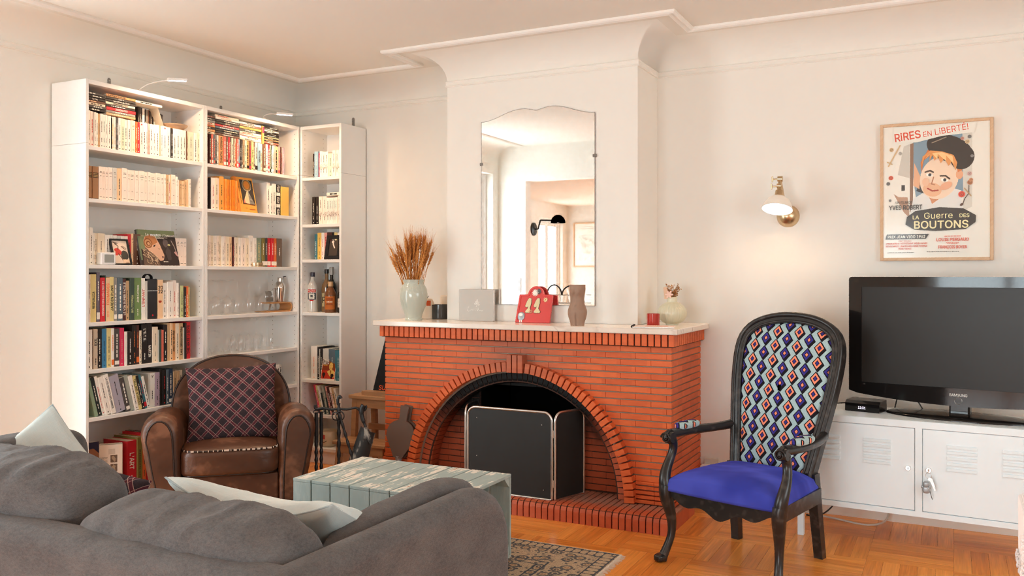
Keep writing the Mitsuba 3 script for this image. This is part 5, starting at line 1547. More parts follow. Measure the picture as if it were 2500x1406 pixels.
# front legs running up into the arm supports, with scrolls
for s in (-1, 1):
    pts = [(s * 0.288, -0.030, 0.006), (s * 0.280, -0.012, 0.045), (s * 0.268, 0.018, 0.12), (s * 0.270, 0.016, 0.21), (s * 0.280, -0.006, 0.30), (s * 0.283, -0.006, 0.345)]
    rad = [0.023, 0.020, 0.0185, 0.024, 0.031, 0.030]
    part(vc, 'front_leg', Vf(sweep_r(pts, rad)), 'm_blackwood', 60)
    part(vc, 'front_leg_toe', Vf(move(puff(0.05, 0.062, 0.036, 3, 3), s * 0.290, -0.037, 0.018)), 'm_blackwood', True)
    pts = [(s * 0.284, -0.002, 0.335), (s * 0.292, 0.004, 0.39), (s * 0.292, 0.040, 0.455), (s * 0.284, 0.058, 0.51), (s * 0.283, 0.040, 0.555)]
    k = part(vc, 'arm_support', Vf(sweep_r(pts, [0.030, 0.026, 0.021, 0.020, 0.024])), 'm_blackwood', 60)
    sp = []
    for t in np.linspace(0, 2.35 * 2 * math.pi, 44):
        r = 0.033 * (1 - t / (2.6 * 2 * math.pi)); sp.append((s * 0.283 + 0.0, 0.026 - r * math.cos(t) * 0.95, 0.563 + r * math.sin(t)))
    part(k, 'scroll', Vf(cat(tube(sp, 0.0085, 8, True, flat=(1, 1)), move(lathe([(0, -0.022), (0.024, -0.022), (0.028, -0.016), (0.028, 0.016), (0.024, 0.022), (0, 0.022)], 20), s * 0.283, 0.026, 0.563, ry=90))), 'm_blackwood', 50)
    # a spiral cut on the front face of the scroll
    fs_ = []
    for t in np.linspace(0, 2.0 * 2 * math.pi, 40):
        r = 0.025 * (1 - t / (2.3 * 2 * math.pi)); fs_.append((s * 0.283 + s * r * math.cos(t), -0.006, 0.563 + r * math.sin(t)))
    part(k, 'volute', Vf(tube(fs_, 0.0042, 6)), 'm_blackwood', 60)
    arm_pts = [(s * 0.283, 0.030, 0.578), (s * 0.290, 0.14, 0.574), (s * 0.285, 0.28, 0.570), (s * 0.262, 0.42, 0.567), (s * 0.240, 0.505, 0.572)]
    k = part(vc, 'arm_rest', Vf(sweep_r(arm_pts, [0.023, 0.022, 0.022, 0.021, 0.023], 30)), 'm_blackwood', 60)
    pd = puff(0.062, 0.175, 0.036, 3, 4)
    uvp = np.array(pd.vertices)[:, :2] * 1.0 + (0.01, 0.02)
    part(k, 'arm_pad', Vf(move(pd, s * 0.290, 0.185, 0.602)), 'm_diamond', True, uv=uvp, label='padded arm in the diamond print')
    # back legs
    part(vc, 'back_leg', Vf(hull([(s * 0.195, 0.500, 0), (s * 0.236, 0.500, 0), (s * 0.195, 0.540, 0), (s * 0.236, 0.540, 0), (s * 0.180, 0.442, 0.40), (s * 0.226, 0.442, 0.40), (s * 0.180, 0.492, 0.40), (s * 0.226, 0.492, 0.40)])), 'm_blackwood', 30)
# rails
def rail_poly(w, n=40):
    xs = np.linspace(-w, w, n)
    lo = [(x, 0.268 - 0.020 * math.cos(x / w * math.pi * 1.0) - 0.014 * math.cos(3 * x / w * math.pi)) for x in xs]
    return [(x, z) for x, z in lo] + [(w, 0.338), (-w, 0.338)]
part(vc, 'front_rail', Vf(prism(rail_poly(0.262), -0.014, 0.014, 'xz')), 'm_blackwood', 25)
for s in (-1, 1):
    part(vc, 'side_rail', Vf(hull([(s * a, b, z) for a, b in ((0.283, 0.01), (0.258, 0.01), (0.245, 0.47), (0.220, 0.47)) for z in (0.272, 0.338)])), 'm_blackwood')
part(vc, 'back_rail', Vf(box(-0.21, 0.21, 0.46, 0.49, 0.28, 0.40)), 'm_blackwood')
# seat
gs = 34
U, Vv = np.meshgrid(np.linspace(-1, 1, gs), np.linspace(0, 1, gs), indexing='ij')
hw = 0.288 + (0.232 - 0.288) * Vv
X_ = U * hw; Y_ = -0.022 + 0.495 * Vv - 0.012 * (1 - U ** 2) * (1 - Vv)
dome = (1 - np.abs(U) ** 4.5) * (1 - np.abs(2 * Vv - 1) ** 4.5)
Zs = 0.338 + 0.030 * np.clip(dome * 12, 0, 1) ** 0.5 + 0.062 * np.clip(dome, 0, 1) ** 0.8
Zs = Zs + (meshkit.fbm(np.stack([X_ * 5, Y_ * 5, 0 * X_], -1), 3, 2) - 0.5) * 0.012 * dome
topv = np.stack([X_, Y_, Zs], -1).reshape(-1, 3); botv = np.stack([X_, Y_, 0 * X_ + 0.326], -1).reshape(-1, 3)
idx = np.arange(gs * gs).reshape(gs, gs); q = np.stack([idx[:-1, :-1], idx[1:, :-1], idx[1:, 1:], idx[:-1, 1:]], -1).reshape(-1, 4)
rim = np.concatenate([idx[:, 0], idx[-1, 1:], idx[-2::-1, -1], idx[0, -2::-1]])
sk = np.stack([rim[:-1], rim[1:], rim[1:] + gs * gs, rim[:-1] + gs * gs], 1)
seat = tm(np.vstack([topv, botv]), np.vstack([q, q[:, ::-1] + gs * gs, sk[:, ::-1]]))
part(vc, 'seat', Vf(seat), 'm_velvet', True, label='royal blue velvet seat')
# back: frame of two outlines in a leaning plane
def outline(off, n=60):
    half = [(0.206, 0.340), (0.228, 0.48), (0.250, 0.62), (0.268, 0.74), (0.280, 0.86), (0.281, 0.94), (0.266, 1.01), (0.225, 1.065), (0.155, 1.103), (0.075, 1.122), (0.0, 1.127)]
    q = spline(half, n // 2)
    q = np.vstack([q, q[::-1][1:] * (-1, 1)])
    g = sg.Polygon(q).buffer(0)
    return g.buffer(-off) if off else g
o0, o1 = outline(0.0), outline(0.052)
o1 = o1.union(sg.box(-0.165, 0.395, 0.165, 0.5)).intersection(outline(0.038)) if False else o1
lean = math.radians(17)
Bv = lambda m: Vf(frame(m, (0, 0.470 - 0.395 * math.tan(lean) + 0.0, 0), (1, 0, 0), (0, math.cos(lean), -math.sin(lean)), (0, math.tan(lean), 1)))
fr_poly = o0.difference(o1)
kf = part(vc, 'back_frame', Bv(prism(fr_poly, -0.022, 0.022, 'xz')), 'm_blackwood', 25)
for off, r in ((0.012, 0.0125), (0.044, 0.0075)):
    g = outline(off); c = np.array(g.exterior.coords)
    part(kf, 'moulding', Bv(tube([(x, -0.020, z) for x, z in c], r, 8, False)), 'm_blackwood', 60)
c = np.array(outline(0.050).exterior.coords)[:-1]
ctr = np.array((0.0, 0.76))
rings, uvs = [], []
for sc, b in ((1.0, -0.006), (0.97, -0.018), (0.9, -0.026), (0.75, -0.033), (0.5, -0.038), (0.25, -0.040), (0.04, -0.041)):
    p2 = ctr + (c - ctr) * sc
    rings.append(np.stack([p2[:, 0], np.full(len(c), b), p2[:, 1]], 1)); uvs.append(p2)
pm = loft(rings, caps=False); pm = tm(pm.vertices, np.array(pm.faces)[:, ::-1])
pm2 = prism(outline(0.050), -0.008, 0.016, 'xz')
part(vc, 'back_panel', Bv(pm), 'm_diamond', True, uv=np.vstack(uvs), label='back upholstered in a navy and coral diamond print')
part(vc, 'back_lining', Bv(prism(outline(0.050), -0.004, 0.016, 'xz')), 'm_black')
# ================================================================ metal cabinet, television and the right-hand wall
mat('m_metal_white', base_color=(0.69, 0.78, 0.815), roughness=0.32, specular=0.45)
CO = np.array((-0.755, 4.532, 0.0)); CXv = np.array((0.9974, -0.0715, 0)); CYv = np.array((0.0715, 0.9974, 0))
Cf = lambda m: frame(m, CO, CXv, CYv, (0, 0, 1))
cb_ = thing('cabinet', 'white metal locker cabinet on short legs under the television, with louvred doors', 'cabinet')
CW, CZ0, CZ1 = 1.19, 0.180, 0.630
part(cb_, 'body', Cf(cat(cbox(0, CW, 0.018, 0.400, CZ0, CZ1, 0.003), cbox(0, CW, 0, 0.019, CZ1 - 0.034, CZ1, 0.002), cbox(0, CW, 0, 0.019, CZ0, CZ0 + 0.028, 0.002), cbox(0, 0.018, 0, 0.019, CZ0 + 0.02, CZ1 - 0.02, 0.002), cbox(CW - 0.018, CW, 0, 0.019, CZ0 + 0.02, CZ1 - 0.02, 0.002), cbox(0.593, 0.625, 0, 0.019, CZ0 + 0.02, CZ1 - 0.02, 0.002))), 'm_metal_white')
for i, (a, b) in enumerate(((0.0195, 0.5915), (0.6265, CW - 0.0195))):
    k = part(cb_, 'door', Cf(cbox(a, b, 0.003, 0.0175, CZ0 + 0.0295, CZ1 - 0.0355, 0.002)), 'm_metal_white')
    for g0, g1 in (((0.135, 0.258), (0.367, 0.489)) if i == 0 else ((0.729, 0.851), (0.954, 1.076))):
        for j in range(5):
            z = 0.527 - 0.0263 * j
            lv = [(0.003, z + 0.004), (-0.0015, z + 0.002), (-0.0055, z - 0.009), (-0.005, z - 0.0105), (0.003, z - 0.0105)]
            part(k, 'louvre', Cf(prism(lv, g0, g1, 'yz')), 'm_metal_white', 30)
    xl = 0.564 if i == 0 else 0.652
    part(k, 'lock', Cf(move(lathe([(0, 0), (0.0125, 0), (0.0125, 0.006), (0.0105, 0.009), (0, 0.009)], 20), xl, 0.004, 0.406, rx=90)), 'm_chrome', 30)
    part(k, 'keyhole', Cf(move(box(-0.0014, 0.0014, -0.005, 0.005, 0, 0.0006), xl, -0.0052, 0.406, rx=90)), 'm_black')
for x in (0.06, CW - 0.06):
    for y in (0.06, 0.35): part(cb_, 'leg', Cf(cbox(x - 0.015, x + 0.015, y - 0.015, y + 0.015, 0.0, CZ0 + 0.002, 0.002)), 'm_metal_white')
# the keys hanging in the right-hand lock
kk = thing('key_ring', 'bunch of keys with a small grey charm hanging in the right cabinet lock', 'keys')
KX, KY, KZ = 0.652, -0.016, 0.406
def kf_(m): return Cf(move(m, KX, KY, KZ))
part(kk, 'key', kf_(cat(cbox(-0.0012, 0.0012, -0.004, 0.010, -0.002, 0.002, 0.0003), move(lathe([(0.0, -0.001), (0.009, -0.001), (0.009, 0.001), (0.0, 0.001)], 16), 0, -0.008, 0, ry=90))), 'm_chrome', 40)
def ringm(r, t): return tube([(r * math.cos(a), 0, r * math.sin(a)) for a in np.linspace(0, 2 * math.pi, 25)], t, 6, False)
part(kk, 'ring', kf_(move(ringm(0.0125, 0.0011), 0.002, -0.010, -0.020)), 'm_chrome', 60)
part(kk, 'key', kf_(cat(move(cbox(-0.0035, 0.0035, -0.001, 0.001, -0.055, 0, 0.0004), 0.008, -0.012, -0.036, ry=-24), move(lathe([(0, -0.001), (0.008, -0.001), (0.008, 0.001), (0, 0.001)], 14), 0.008, -0.012, -0.036, rx=90))), 'm_steel', 40)
part(kk, 'key', kf_(move(cbox(-0.003, 0.003, -0.001, 0.001, -0.042, 0, 0.0004), 0.014, -0.014, -0.030, ry=-20)), 'm_steel')
part(kk, 'leather_tag', kf_(tube(spline([(0.004, -0.010, -0.075), (0.010, -0.010, -0.10), (0.018, -0.010, -0.128)], 12), [0.004] * 12, 8, flat=(1.4, 0.35))), 'm_piping', 60, label='brown leather tag')
mat('m_charm', base_color=(0.33, 0.36, 0.38), roughness=0.35, metallic=0.35)
part(kk, 'charm', kf_(cat(move(puff(0.028, 0.018, 0.026, 2.6, 3), -0.008, -0.012, -0.060), move(puff(0.034, 0.020, 0.034, 2.8, 3), -0.008, -0.012, -0.086), move(puff(0.012, 0.012, 0.014, 2.4, 2), -0.024, -0.012, -0.074), move(puff(0.012, 0.012, 0.014, 2.4, 2), 0.008, -0.012, -0.072))), 'm_charm', True, label='small grey metal charm')

# ---------------------------------------------------------------- television
tv = thing('television', 'black flat-screen television on an oval glossy stand, on the white cabinet', 'television')
TC = np.array((0.020, 4.665, 0.0)); TXv = np.array((math.cos(math.radians(10)), -math.sin(math.radians(10)), 0)); TYv = np.array((math.sin(math.radians(10)), math.cos(math.radians(10)), 0))
Tf = lambda m: frame(m, TC, TXv, TYv, (0, 0, 1))
TW, TZT, TZB = 0.506, 1.307, 0.722
def tv_outline(o=0.0):
    pts = []
    r = 0.014
    for a in np.linspace(0, 90, 5): pts.append((TW - r + r * math.cos(math.radians(a)), TZT - r + r * math.sin(math.radians(a))))
    for a in np.linspace(90, 180, 5): pts.append((-TW + r + r * math.cos(math.radians(a)), TZT - r + r * math.sin(math.radians(a))))
    for x in np.linspace(-TW, TW, 25): pts.append((x, TZB - 0.034 * (1 - (x / TW) ** 2) + (0.008 if abs(x) > TW - 0.001 else 0)))
    g = sg.Polygon(pts)
    return g.buffer(-o) if o else g
g0 = tv_outline(); scr = sg.box(-TW + 0.062, TZB + 0.052, TW - 0.062, TZT - 0.050)
fr_ = loft([np.array([(x, y, z) for x, z in np.array(tv_outline(o).exterior.coords)[:-1]]) for o, y in ((0.0, 0.030), (0.0, 0.006))][::-1], caps=False)
part(tv, 'bezel', Tf(cat(prism(g0.difference(scr), -0.006, 0.030, 'xz'))), 'm_black_gloss', 20, label='glossy black bezel, bowed along the bottom')
mat('m_tvscreen', base_color=(0.022, 0.019, 0.017), roughness=0.30, specular=0.18)
part(tv, 'screen', Tf(prism(scr.buffer(0.004), 0.000, 0.010, 'xz')), 'm_tvscreen', label='dark switched-off screen')
part(tv, 'back_shell', Tf(cat(prism(tv_outline(0.03), 0.030, 0.058, 'xz'), prism(tv_outline(0.10), 0.058, 0.10, 'xz'))), 'm_black')
m = fit_text('SAMSUNG', 0.0125, 0.078, True); part(tv, 'logo', Tf(frame(m, (0, -0.0064, TZB + 0.020), (1, 0, 0), (0, 0, 1), (0, -1, 0))), 'm_print', color=col(m, srgb('d8d6d2')))
part(tv, 'power_ring', Tf(move(ringm(0.0165, 0.0011), 0, -0.0066, TZB - 0.008)), 'm_chrome', 60)
m = fit_text('HD', 0.006, 0.03); part(tv, 'badge', Tf(frame(m, (-TW + 0.075, -0.0064, TZB + 0.043), (1, 0, 0), (0, 0, 1), (0, -1, 0))), 'm_print', color=col(m, srgb('5a5855')))
part(tv, 'neck', Tf(cat(cbox(-0.045, 0.045, 0.016, 0.075, 0.640, 0.75, 0.008))), 'm_black_gloss', 30)
bz = []
for s_, z in ((1.0, 0.6312), (1.0, 0.636), (0.97, 0.642), (0.82, 0.6475), (0.4, 0.651), (0.02, 0.6515)):
    a = np.arange(72) * 2 * np.pi / 72
    bz.append(np.stack([0.33 * s_ * np.cos(a), 0.02 + 0.135 * s_ * np.sin(a), np.full(72, z)], 1))
bm = loft(bz); bm.fix_normals()
part(tv, 'stand', Tf(bm), 'm_black_gloss', 40, label='oval glossy black foot')
# set-top clock
sx = thing('clock', 'small black box showing 12:31, beside the television foot', 'clock')
DO = np.array((-0.492, 4.690, 0.631)); DXv = np.array((0.972, -0.235, 0)); DYv = np.array((0.235, 0.972, 0))
Df = lambda m: frame(m, DO, DXv, DYv, (0, 0, 1))
part(sx, 'case', Df(hull([(x, y, z) for x in (0, 0.168) for y, z in ((0.0, 0), (0.0, 0.040), (0.018, 0.053), (0.112, 0.056), (0.115, 0))])), 'm_black_gloss')
part(sx, 'display', Df(box(0.062, 0.104, -0.0008, 0.0, 0.010, 0.030)), 'm_tvscreen')
m = fit_text('12:31', 0.0115, 0.036, True)
kd = numbered(sx + '__digits'); scene[kd] = mikit.ply(Df(frame(m, (0.083, -0.0010, 0.020), (1, 0, 0), (0, 0, 1), (0, -1, 0))), 'm_white', emitter={'type': 'area', 'radiance': {'type': 'rgb', 'value': [1.1, 1.0, 1.5]}})
labels[kd] = {'label': 'lit digits 12:31'}
mat('m_cable_white', base_color=(0.55, 0.50, 0.44), roughness=0.5)
def cable(label, pts, r=0.003, m='m_black'):
    single('cable', tube(spline(pts, 40), r, 8), m, label, 'cable', smooth=60)
cable('black cable running left from the small clock box behind the carved chair', [(-0.455, 4.812, 0.652), (-0.50, 4.83, 0.650), (-0.60, 4.82, 0.636), (-0.70, 4.80, 0.634)], 0.0025)
cable('thin black cable dropping behind the television to the cabinet top, left one', [(-0.23, 4.84, 0.80), (-0.255, 4.85, 0.70), (-0.27, 4.86, 0.635)], 0.003)
cable('thin black cable dropping behind the television to the cabinet top, nearer the stand', [(-0.15, 4.83, 0.80), (-0.172, 4.835, 0.70), (-0.15, 4.825, 0.66), (-0.135, 4.82, 0.634)], 0.003)
cable('white cable looping on the floor under the metal cabinet', [(-0.95, 5.00, 0.10), (-0.72, 4.96, 0.02), (-0.52, 4.93, 0.006), (-0.38, 4.91, 0.006), (-0.315, 4.96, 0.03), (-0.31, 5.02, 0.10), (-0.31, 5.035, 0.16)], 0.0055, 'm_cable_white')
cable('black cable slanting down under the cabinet beside the chair leg', [(-0.50, 5.02, 0.175), (-0.56, 5.0, 0.10), (-0.63, 4.98, 0.02), (-0.72, 4.96, 0.006)], 0.004)
so = thing('power_strip', 'white plug in a small socket low on the wall behind the blue seat', 'socket')
part(so, 'plate', cbox(-1.305, -1.225, 5.035, 5.059, 0.195, 0.245, 0.003), 'm_cable_white'); part(so, 'plug', rbox(-1.315, -1.235, 4.985, 5.036, 0.190, 0.212, 0.006, 8), 'm_white_gloss', 30)

# ---------------------------------------------------------------- poster
po = thing('poster', 'framed film poster in blue, cream and orange on the wall above the television', 'poster')
PX0, PX1, PZ0, PZ1, PYf = -0.352, 0.180, 1.392, 2.120, YB - 0.028
def wfn(p, n, uv):
    g = fbm(p.x * 8 + p.z * 8, p.x * 120 - p.z * 120, 2.0, 2)
    return mix((0.58, 0.37, 0.22), (0.68, 0.47, 0.30), g)
mat('m_pale_wood', base_color=proc(wfn), roughness=0.5, specular=0.3)
bw = 0.016
part(po, 'frame', cat(cbox(PX0, PX0 + bw, PYf, YB - 0.002, PZ0, PZ1, 0.002), cbox(PX1 - bw, PX1, PYf, YB - 0.002, PZ0, PZ1, 0.002), cbox(PX0 + bw, PX1 - bw, PYf, YB - 0.002, PZ0, PZ0 + bw, 0.002), cbox(PX0 + bw, PX1 - bw, PYf, YB - 0.002, PZ1 - bw, PZ1, 0.002)), 'm_pale_wood')
mat('m_poster', base_color={'type': 'mesh_attribute', 'name': 'vertex_color'}, roughness=0.5, specular=0.3, clearcoat=1.0, clearcoat_gloss=0.98)
W_, H_ = PX1 - PX0 - 2 * bw, PZ1 - PZ0 - 2 * bw
# page coordinates: u to the right, v up, the page W_ x H_ (0.50 x 0.696)
CRM, DK, ORG, GRN = srgb('e2ded2'), srgb('38322c'), srgb('cf4f35'), srgb('7d93a0')
S = [(sg.box(0, 0, W_, H_), CRM), (sg.Polygon([(0.145, 0.42), (0.145, 0.61), (0.24, 0.645), (0.40, 0.65), (0.40, 0.46), (0.36, 0.24), (0.16, 0.30)]), GRN),
     (sg.Polygon([(0.128, 0.24), (0.143, 0.24), (0.147, 0.605), (0.130, 0.60)]), srgb('8a6a52')), (sg.Polygon([(0.070, 0.44), (0.128, 0.42), (0.128, 0.60), (0.100, 0.59)]), srgb('c4beb2')), (sg.Polygon([(0.05, 0.34), (0.075, 0.322), (0.118, 0.32), (0.128, 0.21), (0.10, 0.24), (0.07, 0.30)]), srgb('b08a70')),
     (sg.box(0.088, 0.355, 0.105, 0.385), DK), (sg.Polygon([(0.375, 0.65), (0.42, 0.66), (0.42, 0.26), (0.38, 0.24)]), srgb('cfcabd'))]
# a generic child in a dark cap: shirt, neck, face, hair, cap
S += [(sg.Polygon([(0.13, 0.235), (0.145, 0.31), (0.20, 0.345), (0.25, 0.30), (0.33, 0.36), (0.37, 0.345), (0.375, 0.24)]), srgb('d9d8d2')), (sg.Polygon([(0.16, 0.35), (0.18, 0.42), (0.215, 0.43), (0.23, 0.36), (0.20, 0.335)]), srgb('2f2a28')),
      (sg.Polygon([(0.215, 0.33), (0.235, 0.28), (0.30, 0.33), (0.345, 0.375), (0.32, 0.40), (0.24, 0.36)]), srgb('c98a62')), (sg.Polygon([(0.145, 0.38), (0.175, 0.36), (0.178, 0.43), (0.150, 0.50)]), srgb('dba882')),
      (blob(0.268, 0.415, 0.090, 0.112, 40, -0.25), srgb('e8cdb2')), (blob(0.235, 0.355, 0.045, 0.036, 24, -0.3), srgb('dfae88')), (blob(0.362, 0.428, 0.017, 0.024), srgb('dba27c')),
      (sg.Polygon([(0.185, 0.445), (0.195, 0.51), (0.24, 0.545), (0.31, 0.53), (0.345, 0.48), (0.355, 0.44), (0.375, 0.45), (0.372, 0.53), (0.30, 0.585), (0.215, 0.565), (0.18, 0.50)]), srgb('c9743c')),
      (sg.Polygon([(0.20, 0.515), (0.235, 0.548), (0.30, 0.535), (0.345, 0.495), (0.35, 0.52), (0.30, 0.56), (0.225, 0.56)]), srgb('e6a868')),
      (blob(0.315, 0.565, 0.112, 0.066, 40, -0.42), srgb('35291f')), (blob(0.375, 0.515, 0.055, 0.062, 30, -0.3), srgb('35291f')), (sg.LineString([(0.235, 0.60), (0.30, 0.625)]).buffer(0.0025), srgb('8a7a68')),
      (blob(0.222, 0.432, 0.016, 0.0085, rot=-0.25), srgb('f2ece0')), (blob(0.292, 0.402, 0.017, 0.0085, rot=-0.25), srgb('f2ece0')), (blob(0.224, 0.433, 0.0075, 0.0080), srgb('3a3a3c')), (blob(0.294, 0.403, 0.0075, 0.0080), srgb('3a3a3c')),
      (sg.LineString([(0.203, 0.448), (0.225, 0.455), (0.240, 0.446)]).buffer(0.004), srgb('4a3426')), (sg.LineString([(0.274, 0.425), (0.298, 0.424), (0.316, 0.408)]).buffer(0.004), srgb('4a3426')),
      (sg.LineString([(0.242, 0.42), (0.232, 0.385), (0.246, 0.380)]).buffer(0.0028), srgb('b07a58')), (sg.LineString([(0.214, 0.362), (0.236, 0.348), (0.262, 0.350)]).buffer(0.0038), srgb('a5452f'))]
for x, z, r, c in ((0.040, 0.575, .0105, 'c9a878'), (0.083, 0.553, .0095, 'b9b4a8'), (0.037, 0.425, .0115, 'd05a3c'), (0.024, 0.395, .0095, '6d6a66'), (0.033, 0.305, .007, '8a8782'), (0.375, 0.613, .0085, 'c98a78'), (0.408, 0.62, .009, '7a7874'), (0.398, 0.595, .011, 'd0b48a'), (0.420, 0.52, .0075, '8f8c88'), (0.408, 0.43, .011, 'c9a49a'), (0.410, 0.385, .0125, 'b5764c'), (0.415, 0.398, .009, 'c98a60'), (0.372, 0.325, .0155, 'd84a34')):
    S += [(sg.Point(x, z).buffer(r), srgb(c)), (sg.Point(x, z).buffer(r * 0.62).difference(sg.Point(x, z).buffer(r * 0.5)), DK), (sg.Point(x, z).buffer(r * 0.16), DK)]
S += [(sg.LineString([(0.082, 0.595), (0.025, 0.487)]).buffer(0.0028), srgb('c9a878')), (sg.LineString([(0.020, 0.510), (0.042, 0.498)]).buffer(0.003), srgb('c9a878')), (sg.LineString([(0.405, 0.37), (0.405, 0.33), (0.385, 0.30), (0.378, 0.275)]).buffer(0.0018), srgb('4a3a30')), (sg.LineString([(0.385, 0.355), (0.415, 0.315)]).buffer(0.0028), srgb('b09068')), (blob(0.372, 0.272, 0.009, 0.006, rot=0.7), srgb('5a4030'))]
def T_(s, h, w, u, v, c, bold=True, rot=0): return (move(fit_text(s, h, w, bold), u, v, rz=rot), c)
S += [(sg.Polygon([(0.05, 0.612), (0.16, 0.606), (0.28, 0.632), (0.43, 0.640), (0.44, 0.69), (0.05, 0.69)]), CRM),
      (sg.Polygon([(0.183, 0.47), (0.20, 0.525), (0.225, 0.545), (0.222, 0.50), (0.236, 0.535), (0.246, 0.505), (0.262, 0.53), (0.275, 0.49), (0.292, 0.515), (0.312, 0.475), (0.326, 0.495), (0.345, 0.45), (0.352, 0.49), (0.335, 0.53), (0.28, 0.552), (0.225, 0.56), (0.19, 0.53)]), srgb('d9904e')), (sg.Polygon([(0.235, 0.545), (0.26, 0.51), (0.262, 0.54), (0.30, 0.50), (0.30, 0.53), (0.335, 0.485), (0.33, 0.525), (0.28, 0.548)]), srgb('efc083')), (blob(0.30, 0.372, 0.030, 0.018, rot=0.5), srgb('e0a683')), (blob(0.205, 0.395, 0.016, 0.022), srgb('e3b796')),
      T_('RiRES', 0.040, 0.125, 0.118, 0.643, ORG, True, 7), T_('EN', 0.027, 0.04, 0.213, 0.648, ORG, False, 6), T_('LiBERTÉ!', 0.031, 0.155, 0.325, 0.664, ORG, False, 7),
      T_('UN FILM DE', 0.0135, 0.080, 0.100, 0.292, DK, False), T_('YVES ROBERT', 0.023, 0.160, 0.108, 0.266, DK),
      (sg.Polygon([(0.115, 0.215), (0.155, 0.245), (0.27, 0.262), (0.38, 0.252), (0.437, 0.215), (0.435, 0.18), (0.39, 0.145), (0.25, 0.138), (0.15, 0.148), (0.108, 0.175)]), DK),
      T_('LA', 0.019, 0.045, 0.158, 0.212, srgb('e4d9a6')), T_('Guerre', 0.031, 0.145, 0.264, 0.219, srgb('e4d9a6'), False), T_('DES', 0.018, 0.060, 0.385, 0.216, srgb('e4d9a6')), T_('BOUTONS', 0.038, 0.275, 0.276, 0.172, srgb('e4d9a6')),
      (sg.Polygon([(0.010, 0.098), (0.018, 0.124), (0.220, 0.124), (0.205, 0.098)]), DK), T_('PRIX JEAN VIGO 1962', 0.0145, 0.180, 0.112, 0.1105, srgb('eee8da')),
      T_('CENT GOSSES', 0.0065, 0.07, 0.105, 0.088, ORG, False), T_('JACQUES DUFILHO  YVETTE ETIEVANT  MICHEL GALABRU', 0.0085, 0.200, 0.112, 0.075, ORG), T_('MICHELE MERITZ  JEAN RICHARD  PIERRE TCHERNIA', 0.0085, 0.200, 0.112, 0.061, ORG), T_('PIERRE TRABAUD', 0.0085, 0.062, 0.105, 0.047, ORG),
      (move(dashes(0.075, 0.004), 0.33, 0.110), ORG), T_('LOUIS PERGAUD', 0.0155, 0.150, 0.330, 0.093, ORG), (move(dashes(0.06, 0.0028), 0.33, 0.077), ORG), (move(dashes(0.05, 0.0028), 0.33, 0.071), ORG), T_('FRANÇOIS BOYER', 0.0155, 0.132, 0.330, 0.054, ORG),
      (move(dashes(0.13, 0.0026), 0.085, 0.027), DK), (move(dashes(0.15, 0.0026), 0.285, 0.030), DK)]
picture(po, 'print', (PX0 + bw, YB - 0.020, PZ0 + bw), (1, 0, 0), (0, 0, 1), (0, -1, 0), S, 0.00008, 'm_poster')

# ---------------------------------------------------------------- wall lamp
wl = thing('wall_lamp', 'brass wall lamp with a lit white dome shade, left of the poster', 'wall lamp')
mat('m_shade', base_color=(0.86, 0.78, 0.68), roughness=0.4, specular=0.3, two=True)
LXc = -0.832
part(wl, 'wall_cup', move(lathe([(0.063, 0), (0.061, 0.012), (0.053, 0.030), (0.038, 0.046), (0.018, 0.056), (0, 0.058)], 32), LXc, YB - 0.0005, 1.648, rx=90), 'm_brass', 50)
def arm_(a, b, r): return tube([a, b], r, 12)
J0, J1, J2 = (LXc, YB - 0.05, 1.66), (-0.852, 4.925, 1.845), (-0.852, 4.885, 1.848)
part(wl, 'arm', tube(spline([J0, (LXc - 0.002, 4.985, 1.69), (-0.842, 4.955, 1.76), J1], 20), 0.0075, 10), 'm_brass', 60)
part(wl, 'joint', cat(move(lathe([(0, -0.015), (0.016, -0.013), (0.016, 0.013), (0, 0.015)], 18), *J1, ry=90), move(lathe([(0, -0.013), (0.014, -0.011), (0.014, 0.011), (0, 0.013)], 18), -0.853, 4.900, 1.805, ry=90), arm_(J1, (-0.853, 4.900, 1.805), 0.008)), 'm_brass', 40)
for z, y in ((1.845, 4.925), (1.803, 4.900)):
    part(wl, 'wing_screw', cat(arm_((-0.866, y, z), (-0.890, y, z), 0.004), cbox(-0.898, -0.890, y - 0.004, y + 0.004, z - 0.016, z + 0.016, 0.002)), 'm_brass', 40)
ax_ = np.array((-0.055, -0.34, -0.94)); ax_ /= np.linalg.norm(ax_)
e1 = np.cross(ax_, (0, 0, 1.0)); e1 /= np.linalg.norm(e1); e2 = np.cross(ax_, e1)
SO_ = np.array((-0.848, 4.900, 1.800))
Sf = lambda m: frame(m, SO_, e1, e2, ax_)
part(wl, 'socket', Sf(lathe([(0, -0.004), (0.012, -0.002), (0.014, 0.02), (0.022, 0.026), (0.024, 0.062), (0.020, 0.066), (0, 0.066)], 24)), 'm_brass', 40)
shp = [(0.022, 0.058), (0.038, 0.064), (0.058, 0.080), (0.072, 0.102), (0.080, 0.128), (0.0825, 0.134)]
part(wl, 'shade', Sf(cat(lathe(shp, 40), lathe([(r - 0.002, z + 0.001) for r, z in shp], 40))), 'm_shade', True)
bk_ = numbered(wl + '__bulb')
scene[bk_] = mikit.ply(Sf(move(puff(0.062, 0.062, 0.062, 2, 4), 0, 0, 0.100)), 'm_white', smooth=True, emitter={'type': 'area', 'radiance': {'type': 'rgb', 'value': [SCONCE * c for c in LAMP_WARM]}})
labels[bk_] = {'label': 'lit bulb inside the dome'}

